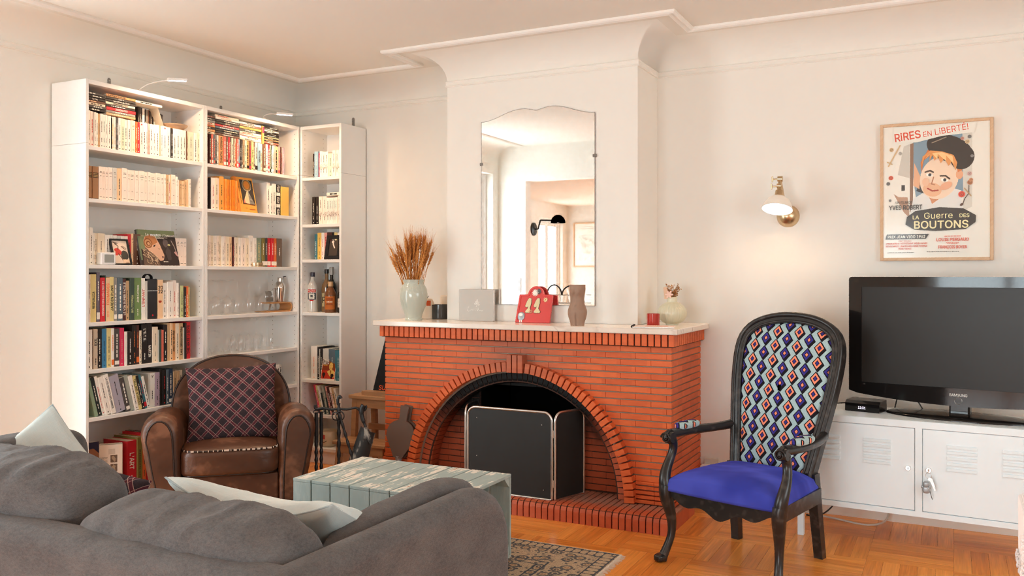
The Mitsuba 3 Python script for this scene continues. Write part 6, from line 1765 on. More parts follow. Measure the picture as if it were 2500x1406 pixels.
# ---------------------------------------------------------------- stool with white throw at the right edge
mat('m_throw', base_color=(0.74, 0.71, 0.70), roughness=0.95, specular=0.05, sheen=0.3)
bs = thing('stool', 'black-legged stool mostly outside the right edge of the photo, under a white throw', 'stool')
QX0, QX1, QY0, QY1 = 0.205, 0.62, 2.80, 3.20
part(bs, 'seat', cbox(QX0, QX1, QY0, QY1, 0.56, 0.60, 0.008), 'm_black')
for x in (QX0 + 0.03, QX1 - 0.03):
    for y in (QY0 + 0.03, QY1 - 0.03): part(bs, 'leg', hull([(x + a, y + b, z) for a in (-0.02, 0.02) for b in (-0.02, 0.02) for z in (0.0, 0.57)]), 'm_black')
th_ = thing('throw', 'white woven throw with a looped fringe hanging at the right edge of the photo', 'throw')
part(th_, 'cloth', cat(rbox(QX0 - 0.014, QX1 + 0.014, QY0 - 0.014, QY1 + 0.014, 0.601, 0.620, 0.008, 8), rbox(QX0 - 0.022, QX0 - 0.008, QY0 - 0.01, QY1 + 0.01, 0.43, 0.615, 0.006, 8), rbox(QX0 - 0.01, QX1 + 0.01, QY0 - 0.022, QY0 - 0.010, 0.40, 0.615, 0.006, 8)), 'm_throw', 40)
lo = []
rf = random.Random(6)
for q in range(60):
    y = QY0 - 0.01 + (QY1 - QY0 + 0.02) * rf.random(); z = rf.choice([0.43, 0.43, 0.445, 0.46]); r = rf.uniform(0.008, 0.013)
    c0 = np.array((QX0 - 0.016 - rf.uniform(0, 0.012), y, z - r))
    lo.append(tube([c0 + (rf.uniform(-.004, .004), r * math.cos(a), r * 1.3 * math.sin(a)) for a in np.linspace(0, 2 * math.pi, 12)], 0.0032, 5, False))
for z in np.arange(0.42, 0.60, 0.014):
    r = rf.uniform(0.007, 0.011); c0 = np.array((QX0 - 0.020, QY0 - 0.018, z))
    lo.append(tube([c0 + (-abs(r * 1.2 * math.cos(a)) if False else r * 1.2 * math.cos(a) - 0.008, rf.uniform(-.002, .002), r * math.sin(a)) for a in np.linspace(0, 2 * math.pi, 12)], 0.0032, 5, False))
part(th_, 'fringe', cat(lo), 'm_throw', 60, kind='stuff', label='looped white fringe')
# ================================================================ chimney mirror and things on the mantelpiece
MZ = 1.0345
mi_ = thing('mirror', 'frameless mirror with a scalloped top on the chimney breast', 'mirror')
MXL, MXR, MZB = -2.600, -1.852, 1.138
xs = np.linspace(0, 1, 24); hx = 0.374
def crest(d):                                              # distance from the middle -> height
    if d < 0.10: return 2.300 + 0.018 * math.sin(d / 0.10 * math.pi / 2)
    return 2.258 + 0.060 * (0.5 + 0.5 * math.cos((d - 0.10) / (hx - 0.10) * math.pi))
top = [(MXR - (MXR - MXL) * q, crest(abs((MXR - (MXR - MXL) * q) - (MXL + MXR) / 2))) for q in np.linspace(0, 1, 61)]
mo = sg.Polygon([(MXL, MZB), (MXR, MZB)] + top)
part(mi_, 'glass', prism(mo, BY - 0.0075, BY - 0.0035, 'xz'), 'm_mirror')
mat('m_mirror_edge', base_color=(0.16, 0.14, 0.12), roughness=0.3, specular=0.5)
part(mi_, 'edge', prism(mo.buffer(0.0016).difference(mo.buffer(-0.0004)), BY - 0.0078, BY - 0.003, 'xz'), 'm_mirror_edge')
for x, z in ((MXL, 2.000), (MXR, 2.008)):
    part(mi_, 'clip', cat(cbox(x - 0.011, x + 0.011, BY - 0.012, BY - 0.002, z - 0.009, z + 0.009, 0.002)), 'm_mirror_edge')

# vase with wheat
mat('m_celadon', base_color=(0.48, 0.50, 0.42), roughness=0.12, specular=0.55)
vs = thing('vase', 'celadon green glazed vase at the left end of the mantelpiece', 'vase')
VC = (-3.012, 4.555)
prof = [(0, 0.0), (0.054, 0.0), (0.055, 0.012), (0.050, 0.017), (0.058, 0.045), (0.074, 0.085), (0.085, 0.125), (0.0875, 0.160), (0.083, 0.192), (0.072, 0.216), (0.0635, 0.228), (0.0625, 0.236), (0.068, 0.250), (0.0685, 0.254), (0.064, 0.254), (0.058, 0.238), (0.057, 0.225), (0, 0.224)]
part(vs, 'body', move(lathe(prof, 56), *VC, MZ), 'm_celadon', 40)
wh = thing('dried_wheat', 'bunch of dried golden wheat standing in the celadon vase', 'dried plant')
mat('m_wheat', base_color={'type': 'mesh_attribute', 'name': 'vertex_color'}, roughness=0.75, specular=0.15)
rw = random.Random(21)
for q in range(105):
    a = rw.uniform(0, 2 * math.pi); r = 0.045 * math.sqrt(rw.random())
    b = np.array((VC[0] + r * math.cos(a), VC[1] + r * math.sin(a) * 0.9, MZ + 0.10))
    side = max(-0.85, min(0.72, rw.gauss(0.02, 0.5) + 0.35 * math.cos(a)))
    L = (0.55 - 0.09 * max(0, -side) - 0.03 * abs(side) - rw.uniform(0, 0.16))
    dx, dy = 0.145 * side, rw.uniform(-0.07, 0.06)
    tip = b + (dx, dy, math.sqrt(max(0.04, L * L - dx * dx - dy * dy)) - 0.03)
    mid = (b + tip) / 2 + (-dx * 0.14, 0, 0)
    c = spline([b, mid, tip], 16)
    ms = [tube(c[:14], 0.0014, 5)]
    e0, e1_ = c[10], c[15]; d = (e1_ - e0) / np.linalg.norm(e1_ - e0)
    n1 = np.cross(d, (0.3, 0.9, 0.1)); n1 /= np.linalg.norm(n1); n2 = np.cross(d, n1)
    EL = 0.085
    for g in range(9):
        pc = e0 + d * EL * g / 9; s = (-1) ** g
        ms.append(tube([pc, pc + d * 0.010 + n1 * s * 0.0045, pc + d * 0.019 + n1 * s * 0.002], [0.0018, 0.0048, 0.0006], 5))
        ms.append(tube([pc + d * 0.012 + n1 * s * 0.004, pc + d * 0.085 + n1 * s * 0.014 + n2 * rw.uniform(-0.010, 0.010)], [0.0007, 0.00025], 3))
    m = cat(ms); t = rw.random()
    cc = tuple(np.array(srgb('c98a4c')) * (1 - t) + np.array(srgb('a8682f')) * t)
    part(wh, 'stalk', m, 'm_wheat', 60 if False else False, color=col(m, cc))
# candles in the niche beside the breast
mat('m_smoke_glass', base_color=(0.055, 0.052, 0.050), roughness=0.12, specular=0.5)
mat('m_wax', base_color=(0.78, 0.66, 0.52), roughness=0.5, specular=0.3)
cp = thing('candle', 'dark grey glass candle pot, beside the celadon vase', 'candle')
part(cp, 'pot', move(lathe([(0, 0), (0.050, 0), (0.054, 0.006), (0.055, 0.092), (0.051, 0.092), (0.050, 0.07), (0, 0.07)], 40), -2.955, 4.775, MZ), 'm_smoke_glass', 40)
part(cp, 'wax', move(lathe([(0, 0.07), (0.0495, 0.07), (0.0495, 0.074), (0, 0.074)], 32), -2.955, 4.775, MZ), 'm_wax', 40)
cp = thing('candle', 'large cream pillar candle with a black wick, behind the dark candle pot', 'candle')
part(cp, 'wax', move(lathe([(0, 0), (0.056, 0), (0.058, 0.004), (0.058, 0.138), (0.053, 0.146), (0.03, 0.142), (0, 0.139)], 40), -2.985, 4.935, MZ), 'm_wax', 40)
part(cp, 'wick', tube([(-2.985, 4.935, MZ + 0.138), (-2.984, 4.935, MZ + 0.15), (-2.978, 4.935, MZ + 0.165)], 0.0018, 6), 'm_black', 60)
cp = thing('candle', 'cream jar candle with an orange label, half hidden behind the celadon vase', 'candle')
part(cp, 'jar', move(lathe([(0, 0), (0.042, 0), (0.046, 0.006), (0.046, 0.085), (0.041, 0.105), (0.030, 0.128), (0.012, 0.132), (0, 0.131)], 40), -3.030, 4.745, MZ), 'm_wax', 40)
part(cp, 'wick', tube([(-3.03, 4.745, MZ + 0.13), (-3.028, 4.745, MZ + 0.142), (-3.02, 4.745, MZ + 0.147)], 0.0018, 6), 'm_black', 60)
lb = np.array([(-3.030 + 0.0466 * math.cos(a), 4.745 + 0.0466 * math.sin(a)) for a in np.linspace(-1.15, -0.55, 8)])
def curved_label(pts, z0, z1):
    v = np.vstack([np.c_[pts, np.full(len(pts), z0)], np.c_[pts, np.full(len(pts), z1)]]); n = len(pts); i = np.arange(n - 1)
    return tm(v, np.stack([i, i + 1, i + 1 + n, i + n], 1))
m = curved_label(lb, MZ + 0.085, MZ + 0.118); vcol(cp, 'label', m, srgb('c2552c'), 'm_print')
# grey album
al = thing('book', 'grey album with white line drawing on its cover, standing against the mirror', 'book')
AWd, AHt, ATh = 0.232, 0.193, 0.030
ao = np.array((-2.722, 4.622, MZ + 0.0006)); aX = np.array((0.9985, 0.055, 0)); aN = np.array((0.055, -0.9985, 0))
Fm = lambda m: frame(m, ao, aX, -aN, (0, 0, 1))
vcol(al, 'cover', Fm(cat(cbox(0, AWd, 0, 0.003, 0, AHt, 0.001), cbox(0, AWd, ATh - 0.003, ATh, 0, AHt, 0.001), cbox(0, 0.004, 0, ATh, 0, AHt, 0.001))), srgb('b3aca3'), 'm_gloss_color')
part(al, 'pages', Fm(box(0.004, AWd - 0.003, 0.003, ATh - 0.003, 0.003, AHt - 0.003)), 'm_white')
wl_ = srgb('e9e4dc')
fl_ = [(0.118, 0.088), (0.124, 0.098), (0.120, 0.11), (0.128, 0.118), (0.124, 0.132)]
ds = [(sg.LineString(fl_).buffer(0.0011), wl_)] + [(blob(x, z, a, b, rot=r).difference(blob(x, z, a * 0.6, b * 0.6, rot=r)), wl_) for x, z, a, b, r in ((0.113, 0.106, 0.009, 0.005, 0.3), (0.132, 0.112, 0.008, 0.004, 0.8), (0.124, 0.125, 0.006, 0.004, 1.2), (0.136, 0.100, 0.006, 0.004, 0.2), (0.116, 0.117, 0.006, 0.004, -0.4))]
ds += [(sg.LineString([(0.070, 0.092), (0.064, 0.074), (0.060, 0.062), (0.068, 0.060), (0.088, 0.068)]).buffer(0.0011), wl_), (sg.LineString(spline([(0.088, 0.066), (0.092, 0.070), (0.095, 0.064), (0.10, 0.070), (0.104, 0.064), (0.110, 0.069), (0.116, 0.064), (0.122, 0.072), (0.127, 0.064), (0.134, 0.072), (0.138, 0.065), (0.146, 0.067), (0.152, 0.064), (0.162, 0.066)], 60)).buffer(0.0009), wl_), (sg.LineString([(0.128, 0.066), (0.136, 0.082)]).buffer(0.0009), wl_)]
picture(al, 'cover_drawing', ao, aX, (0, 0, 1), aN, ds, 0.0002)
# red house-number plaque
mat('m_plaque', base_color=(0.62, 0.055, 0.050), roughness=0.22, specular=0.5)
pq = thing('plaque', 'red ceramic plaque with number 11, flowers and a sheep, leaning on the mirror', 'plaque')
po_ = np.array((-2.327, 4.612, MZ + 0.001)); pX = np.array((0.9995, 0.02, 0)); tl = math.radians(13)
pYb = np.array((-pX[1], pX[0], 0)); pZ = math.cos(tl) * np.array((0, 0, 1.0)) + math.sin(tl) * pYb; pN = -(math.cos(tl) * pYb - math.sin(tl) * np.array((0, 0, 1.0)))
PWd = 0.226
body = sg.Polygon([(0.0, 0), (0.222, 0.0), (PWd, 0.165), (0.170, 0.170)] + [(0.118 + 0.050 * math.cos(a), 0.170 + 0.050 * math.sin(a)) for a in np.linspace(0.25, math.pi - 0.25, 14)] + [(0.066, 0.170), (0.012, 0.168)]).buffer(0.004).buffer(-0.004)
Pf = lambda m: frame(m, po_, pX, pZ, pN)
part(pq, 'slab', Pf(cat(prism(body, -0.010, 0.0), prism(body.difference(body.buffer(-0.011)), -0.001, 0.004))), 'm_plaque', 30)
one = lambda x0: sg.Polygon([(x0, 0.098), (x0 + 0.010, 0.128), (x0 + 0.021, 0.145), (x0 + 0.031, 0.143), (x0 + 0.033, 0.118), (x0 + 0.026, 0.084), (x0 + 0.040, 0.066), (x0 + 0.038, 0.061), (x0 + 0.006, 0.061), (x0 + 0.004, 0.066), (x0 + 0.018, 0.084), (x0 + 0.020, 0.108), (x0 + 0.010, 0.094)]).buffer(0.003).buffer(-0.0005)
for x0 in (0.058, 0.113):
    k_ = vcol(pq, 'numeral', Pf(prism(one(x0), 0.0, 0.004)), srgb('d9cba0'), 'm_gloss_color')
    vcol(k_, 'outline', Pf(prism(one(x0).buffer(0.0016).difference(one(x0)), 0.0, 0.003)), srgb('3a3a34'), 'm_gloss_color')
def flower(cx, cz, r, c, n=12, cc=None):
    ps_ = [blob(cx + r * 0.6 * math.cos(a), cz + r * 0.6 * math.sin(a), r * 0.42, r * 0.14, 10, a) for a in np.arange(n) * 2 * math.pi / n]
    k_ = vcol(pq, 'flower', Pf(cat([prism(q, 0.0, 0.0045 if r > 0.013 else 0.003) for q in ps_])), c, 'm_gloss_color')
    labels[k_] = {'kind': 'stuff'}
    vcol(k_, 'flower_centre', Pf(prism(sg.Point(cx, cz).buffer(r * 0.24), 0.0, 0.006)), cc or srgb('efe6d4'), 'm_gloss_color')
flower(0.114, 0.180, 0.022, srgb('efe8dc')); flower(0.136, 0.188, 0.018, srgb('5c5f60'), 10, srgb('4c4f50')); flower(0.184, 0.138, 0.015, srgb('ead9a8'), 9, srgb('b98a4a')); flower(0.095, 0.066, 0.014, srgb('c97a62'), 10, srgb('a8553f'))
sp_ = part(pq, 'sheep', Pf(move(puff(0.046, 0.050, 0.008, 2.2, 4, 0.002, 60), 0.036, 0.036, 0.003)), 'm_charm', True, label='grey sheep in relief')
vcol(sp_, 'head', Pf(move(puff(0.026, 0.022, 0.008, 2.2, 3), 0.034, 0.046, 0.006)), srgb('efeae2'), 'm_gloss_color', True)
vcol(sp_, 'leg', Pf(cbox(0.026, 0.033, 0.0, 0.014, 0.001, 0.006, 0.001)), srgb('efeae2'), 'm_gloss_color'); vcol(sp_, 'leg', Pf(cbox(0.037, 0.044, 0.0, 0.014, 0.001, 0.006, 0.001)), srgb('efeae2'), 'm_gloss_color')
# torso vase
mat('m_clay', base_color=(0.30, 0.185, 0.130), roughness=0.55, specular=0.25)
tz = thing('vase', 'matt brown vase shaped as a human torso, in front of the mirror', 'vase')
lv_ = [(0, .039, .026), (.012, .040, .028), (.045, .050, .034), (.070, .0545, .037), (.088, .053, .037), (.110, .045, .032), (.135, .0385, .028), (.155, .0385, .028), (.180, .043, .032), (.200, .0455, .035), (.215, .0455, .034), (.228, .046, .033)]
zz_ = np.linspace(0, 0.228, 60); wx_ = spline([(a, b, 0) for a, b, c in lv_], 400); wy_ = spline([(a, c, 0) for a, b, c in lv_], 400)
rings = []
an = np.arange(64) * 2 * np.pi / 64
for z in zz_:
    a_, b_ = np.interp(z, wx_[:, 0], wx_[:, 1]), np.interp(z, wy_[:, 0], wy_[:, 1])
    x = a_ * np.cos(an); y = b_ * np.sign(np.sin(an)) * np.abs(np.sin(an)) ** 0.85
    fr = np.clip(-np.sin(an), 0, 1)
    for s in (-1, 1): y = y - 0.013 * fr * np.exp(-((x - s * 0.019) ** 2 / 0.00016 + (z - 0.186) ** 2 / 0.00028))
    y = y + 0.006 * fr * np.exp(-(x ** 2 / 0.00001)) * np.clip((0.075 - z) / 0.02, 0, 1) + 0.004 * fr * np.exp(-(x ** 2 / 0.00001 + (z - 0.112) ** 2 / 0.00002))
    rings.append(np.stack([x, y, np.full(64, z)], 1))
rings += [rings[-1] * (0.88, 0.88, 1), rings[-1] * (0.84, 0.84, 0.93)]
tmesh = loft(rings); tmesh.fix_normals()
part(tz, 'body', move(tmesh, -1.878, 4.492, MZ, rz=6), 'm_clay', 50)
# right end: notebook, red glass, ribbed vase with dried flowers
nb = thing('notebook', 'pale spiral notebook lying at the right end of the mantelpiece', 'notebook')
Nf = lambda m: move(m, -1.448, 4.520, MZ, rz=14)
part(nb, 'pages', Nf(cbox(-0.105, 0.115, -0.075, 0.075, 0.0008, 0.0048, 0.0005)), 'm_white'); m = Nf(cbox(-0.107, 0.117, -0.077, 0.077, 0.0050, 0.0060, 0.0003)); vcol(nb, 'cover', m, srgb('ead2c4'), 'm_print')
m = Nf(cat(box(-0.04, 0.08, -0.045, 0.05, 0.0061, 0.0064))); vcol(nb, 'cover_print', m, srgb('dcb0a0'), 'm_print')
m = Nf(tube([(-0.107 + 0.0062 * math.cos(t), -0.07 + 0.14 * t / (2 * math.pi * 22), 0.0062 + 0.0056 * math.sin(t)) for t in np.linspace(0, 2 * math.pi * 22, 22 * 10)], 0.0011, 5)); part(nb, 'spiral', m, 'm_iron', 60)
mat('m_red_glass', base_color=(0.36, 0.022, 0.014), roughness=0.08, specular=0.6)
mat('m_red_glow', base_color=(0.62, 0.10, 0.05), roughness=0.3, specular=0.3)
rg = thing('candle', 'small red glass candle holder beside the ribbed vase', 'candle')
rib = lambda n, amp, prof_, seg=96: loft([np.stack([(r * (1 + amp * np.cos(n * np.arange(seg) * 2 * np.pi / seg))) * np.cos(np.arange(seg) * 2 * np.pi / seg), (r * (1 + amp * np.cos(n * np.arange(seg) * 2 * np.pi / seg))) * np.sin(np.arange(seg) * 2 * np.pi / seg), np.full(seg, z)], 1) for r, z in prof_], True)
m = rib(14, 0.010, [(0.030, 0), (0.0345, 0.003), (0.0355, 0.067), (0.0335, 0.068), (0.032, 0.04)]); m.fix_normals()
part(rg, 'glass', move(m, -1.487, 4.645, MZ), 'm_red_glass', 30); part(rg, 'wax', move(lathe([(0, 0.05), (0.0315, 0.05), (0.0315, 0.054), (0, 0.055)], 24), -1.487, 4.645, MZ), 'm_red_glow', 40)
mat('m_frost', base_color=(0.60, 0.56, 0.40), roughness=0.22, specular=0.5)
rv = thing('vase', 'round ribbed pale green glass vase holding dried flowers, right end of the mantelpiece', 'vase')
pr_ = [(0.035, 0.0)] + [(0.082 * math.cos(t), 0.066 + 0.066 * math.sin(t)) for t in np.linspace(-1.12, 1.20, 16)] + [(0.028, 0.134), (0.027, 0.150), (0.029, 0.158), (0.026, 0.158), (0.024, 0.14)]
m = rib(32, 0.012, pr_, 160); m.fix_normals()
RVC = (-1.425, 4.800)
part(rv, 'body', move(m, *RVC, MZ), 'm_frost', 40)
df = thing('dried_flowers', 'small bunch of brown dried flowers with one pale blossom, in the ribbed vase', 'dried plant')
mat('m_dry', base_color={'type': 'mesh_attribute', 'name': 'vertex_color'}, roughness=0.8, specular=0.1)
rd = random.Random(5)
for q in range(26):
    a = rd.uniform(0, 6.28); b = np.array((RVC[0], RVC[1], MZ + 0.12)); sp = rd.uniform(0.01, 0.055)
    tip = b + (sp * math.cos(a), sp * math.sin(a) * 0.6, rd.uniform(0.07, 0.125))
    ms = [tube([b, (b + tip) / 2 + (0, 0, 0.01), tip], 0.0009, 4)]
    for g in range(7):
        pc = b + (tip - b) * rd.uniform(0.5, 1.0) + np.array((rd.uniform(-.009, .009), rd.uniform(-.009, .009), rd.uniform(-.006, .006)))
        ms.append(move(trimesh.creation.icosphere(0, rd.uniform(0.0022, 0.0042)), *pc))
    m = cat(ms); part(df, 'sprig', m, 'm_dry', color=col(m, srgb(rd.choice(['a8713f', '8a5a34', 'b98450', '96683a']))))
ms = [move(puff(0.026, 0.006, 0.012, 2.2, 2), 0.012 * math.cos(a), 0, 0.012 * math.sin(a), ry=-math.degrees(a)) for a in np.arange(6) * math.pi / 3]
m = move(cat(ms), RVC[0] - 0.008, RVC[1] - 0.035, MZ + 0.172, rx=-15); part(df, 'blossom', m, 'm_dry', True, color=col(m, srgb('e3bfae')), kind='stuff')
m = move(prism(sg.Polygon([(-0.012, 0), (0.01, 0.0), (0.004, 0.07), (-0.018, 0.068)]), 0, 0.0012, 'xz'), RVC[0] - 0.03, RVC[1] - 0.012, MZ + 0.145); part(df, 'leaf', m, 'm_dry', color=col(m, srgb('dcb79a')))
# ================================================================ lamps, anchors and things on the shelves
mat('m_lamp_white', base_color=(0.82, 0.80, 0.76), roughness=0.35, specular=0.4)
def shelf_lamp(label, base, tip, head_dir, power):
    """cabinet lamp: clip on the top board, thin arm, flat head shining down"""
    k = thing('bookcase_lamp', label, 'lamp')
    b, t = np.array(base, float), np.array(tip, float)
    part(k, 'clip', cbox(b[0] - 0.03, b[0] + 0.03, b[1] - 0.012, b[1] + 0.012, ZT + 0.0005, ZT + 0.014, 0.003), 'm_lamp_white')
    d = np.array(head_dir, float); d /= np.linalg.norm(d); n = np.cross((0, 0, 1), d); n /= np.linalg.norm(n); u = np.cross(d, n)
    mid = b * 0.45 + t * 0.55 + (0, 0, 0.022)
    part(k, 'arm', tube(spline([b + (0, 0, 0.012), b * 0.75 + t * 0.25 + (0, 0, 0.025), mid, t - d * 0.002], 24), 0.0032, 8), 'm_lamp_white', 60)
    Hf = lambda m: frame(m, t, d, n, u)
    part(k, 'head', Hf(rbox(-0.004, 0.105, -0.021, 0.021, 0.0, 0.013, 0.005, 10)), 'm_lamp_white', 40)
    e = tm([(0.004, -0.017, -0.0005), (0.004, 0.017, -0.0005), (0.098, 0.017, -0.0005), (0.098, -0.017, -0.0005)], [[0, 1, 2, 3]])
    kk_ = numbered(k + '__light')
    scene[kk_] = mikit.ply(Hf(e), 'm_lamp_white', emitter={'type': 'area', 'radiance': {'type': 'rgb', 'value': [power * c for c in LAMP_WARM]}})
    labels[kk_] = {'label': 'lit panel under the lamp head'}
shelf_lamp('lit white lamp on a thin arm on top of the bookcase nearest the left edge', (-4.19, 3.470, ZT), (-3.965, 3.490, 2.418), (0.55, 0.83, 0.06), SHELF_LAMP)
shelf_lamp('white lamp on a thin arm on top of the bookcase that reaches into the corner', (-4.17, 4.455, ZT), (-3.985, 4.400, 2.378), (0.60, 0.80, 0.0), SHELF_LAMP)
mat('m_anchor', base_color=(0.20, 0.18, 0.16), roughness=0.5, specular=0.3)
def anchor(label, o, X, N, zz):
    k = thing('wall_bracket', label, 'bracket', None)
    pl = sg.box(-0.010, 0, 0.010, 0.052).union(sg.Point(0, 0.052).buffer(0.010))
    part(k, 'plate', frame(prism(pl, 0, 0.003), (o[0], o[1], zz), X, (0, 0, 1), N), 'm_anchor')
    part(k, 'screw', frame(move(lathe([(0, 0), (0.004, 0), (0.003, 0.0025), (0, 0.003)], 10), 0, 0.046, 0.003), (o[0], o[1], zz), X, (0, 0, 1), N), 'm_steel', 30)
anchor('small dark wall bracket above the bookcase nearest the left edge', (-4.3985, 3.445), (0, 1, 0), (1, 0, 0), 2.405)
anchor('small dark wall bracket above the bookcase that reaches into the corner', (-4.3985, 4.313), (0, 1, 0), (1, 0, 0), 2.395)
anchor('small dark wall bracket above the narrow bookcase, right of the corner', (-3.863, 5.0585), (1, 0, 0), (0, -1, 0), 2.390)

# glasses, standing upside down on the middle bookcase
def glass_upside(name, label, group, y, x, z, prof):
    single(name, move(lathe(prof, 36), x, y, z + 0.0008), 'm_glass', label, 'glass', group, smooth=60)
wine = [(0.030, 0.0), (0.0345, 0.02), (0.0385, 0.048), (0.039, 0.068), (0.034, 0.092), (0.022, 0.110), (0.008, 0.119), (0.0042, 0.128), (0.0036, 0.16), (0.0038, 0.205), (0.008, 0.215), (0.022, 0.219), (0.036, 0.2215), (0.036, 0.2225), (0.0, 0.2235)]
flute = [(0.0215, 0.0), (0.0235, 0.03), (0.0235, 0.065), (0.021, 0.088), (0.012, 0.104), (0.0045, 0.112), (0.0034, 0.13), (0.0034, 0.196), (0.007, 0.207), (0.020, 0.211), (0.031, 0.2135), (0.031, 0.2145), (0.0, 0.2155)]
marti = [(0.048, 0.0), (0.036, 0.020), (0.020, 0.046), (0.008, 0.062), (0.004, 0.070), (0.0034, 0.11), (0.0036, 0.138), (0.010, 0.146), (0.028, 0.150), (0.036, 0.1515), (0.036, 0.1525), (0, 0.1535)]
for i, y in enumerate((4.052, 4.152, 4.246, 4.352, 4.455)):
    glass_upside('wine_glass', 'wine glass standing upside down, %s in the front row under the third shelf' % ORD[i], 'wine glasses, front row', y, -4.185, Z1[3], wine)
for i, y in enumerate((3.985, 4.078, 4.176, 4.275)):
    glass_upside('wine_glass', 'wine glass standing upside down, %s in the row behind the front one' % ORD[i], 'wine glasses, back row', y, -4.290, Z1[3], wine)
for i, y in enumerate((4.208, 4.281, 4.350, 4.426, 4.503, 4.575)):
    glass_upside('champagne_flute', 'champagne flute standing upside down, %s of the front row' % ORD[i], 'champagne flutes, front row', y, -4.192, Z1[4], flute)
for i, y in enumerate((4.225, 4.292, 4.362, 4.436, 4.512)):
    glass_upside('champagne_flute', 'champagne flute standing upside down, %s of the row at the back' % ORD[i], 'champagne flutes, back row', y, -4.262, Z1[4], flute)
for i, (y, x) in enumerate(((3.985, -4.19), (4.085, -4.185), (4.14, -4.28))):
    glass_upside('cocktail_glass', 'cone-shaped cocktail glass standing upside down, %s from the left' % ORD[i], 'cocktail glasses', y, x, Z1[4], marti)
# bar set
mat('m_bamboo', base_color=(0.50, 0.235, 0.085), roughness=0.35, specular=0.4)
bb = thing('bar_stand', 'curved bamboo bar stand holding the steel bar tools', 'bar stand')
z0 = Z1[3] + 0.001
prof = [(4.480, z0), (4.705, z0)] + [(4.705 + 0.033 * math.sin(a), z0 + 0.033 - 0.033 * math.cos(a)) for a in np.linspace(0.15, math.pi - 0.15, 14)] + [(4.705, z0 + 0.066), (4.535, z0 + 0.066), (4.535, z0 + 0.058), (4.703, z0 + 0.058)] + [(4.703 + 0.024 * math.sin(a), z0 + 0.033 + 0.025 * math.cos(a)) for a in np.linspace(0.15, math.pi - 0.15, 14)] + [(4.703, z0 + 0.008), (4.480, z0 + 0.008)]
part(bb, 'curl', prism(sg.Polygon(prof).buffer(0), -4.255, -4.150, 'yz'), 'm_bamboo', 25)
sk_ = thing('shaker', 'polished steel cocktail shaker standing on the bamboo stand', 'shaker')
part(sk_, 'cup', move(lathe([(0, 0), (0.027, 0), (0.029, 0.004), (0.036, 0.07), (0.0385, 0.098), (0, 0.098)], 40), -4.205, 4.672, z0 + 0.0665), 'm_chrome', 40)
part(sk_, 'lid', move(lathe([(0.039, 0.098), (0.0385, 0.108), (0.033, 0.126), (0.022, 0.138), (0.0185, 0.142), (0.0185, 0.165), (0.016, 0.169), (0, 0.170)], 40), -4.205, 4.672, z0 + 0.0665), 'm_chrome', 40)
bt_ = [('bar_spoon', 'bar spoon with a round end sticking up behind the steel shaker', [tube([(-4.235, 4.705, z0 + 0.068), (-4.232, 4.715, z0 + 0.20), (-4.228, 4.735, z0 + 0.238)], 0.0018, 6), move(puff(0.024, 0.020, 0.004, 2.2, 2), -4.226, 4.742, z0 + 0.243, rx=18)], 'm_iron', 'spoon'),
       ('strainer', 'round steel strainer with a coiled spring, left of the steel shaker', [move(cat(*[tube([(0.0, r * math.cos(a), r * math.sin(a)) for a in np.linspace(0, 2 * math.pi, 30)], 0.0024, 6, False) for r in (0.036, 0.028, 0.020, 0.012)], box(-0.001, 0.001, -0.035, 0.035, -0.035, 0.035)), -4.215, 4.578, z0 + 0.106, ry=-8)], 'm_steel', 'strainer'),
       ('tongs', 'flat steel tongs standing between the strainer and the shaker', [cbox(-4.192, -4.189, 4.604, 4.622, z0 + 0.012, z0 + 0.162, 0.001), cbox(-4.205, -4.202, 4.606, 4.620, z0 + 0.012, z0 + 0.162, 0.001), cbox(-4.205, -4.189, 4.605, 4.621, z0 + 0.156, z0 + 0.163, 0.002)], 'm_steel', 'tongs'),
       ('bottle_opener', 'flat steel bottle opener leaning at the open end of the bamboo stand', [move(cbox(-0.001, 0.001, -0.010, 0.010, 0, 0.05, 0.0008), -4.17, 4.525, z0 + 0.0085, rx=-18)], 'm_steel', 'opener')]
for nm, lb, ms, mt, ct in bt_: single(nm, cat(*ms), mt, lb, ct, smooth=40)
# bottles
mat('m_amber', base_color=(0.15, 0.055, 0.018), roughness=0.06, specular=0.6); mat('m_amber_light', base_color=(0.26, 0.14, 0.06), roughness=0.06, specular=0.6)
mat('m_dark_glass', base_color=(0.016, 0.014, 0.010), roughness=0.06, specular=0.6); mat('m_clear_solid', base_color=(0.60, 0.57, 0.52), roughness=0.08, specular=0.6)
def wrap(m, R, a0, z):
    """flat mesh (x, y, depth) wrapped round a cylinder of radius R, its middle facing the angle a0"""
    v = np.array(m.vertices); a = a0 + v[:, 0] / R; r = R + v[:, 2]
    return tm(np.stack([r * np.cos(a), r * np.sin(a), z + v[:, 1]], 1), m.faces)
def grid_patch(w, h, n=12):
    x = np.linspace(-w / 2, w / 2, n); v = np.array([(q, s * h / 2, 0.0004) for s in (-1, 1) for q in x]); i = np.arange(n - 1)
    return tm(v, np.stack([i, i + 1, i + 1 + n, i + n], 1))
A0 = math.radians(-62)
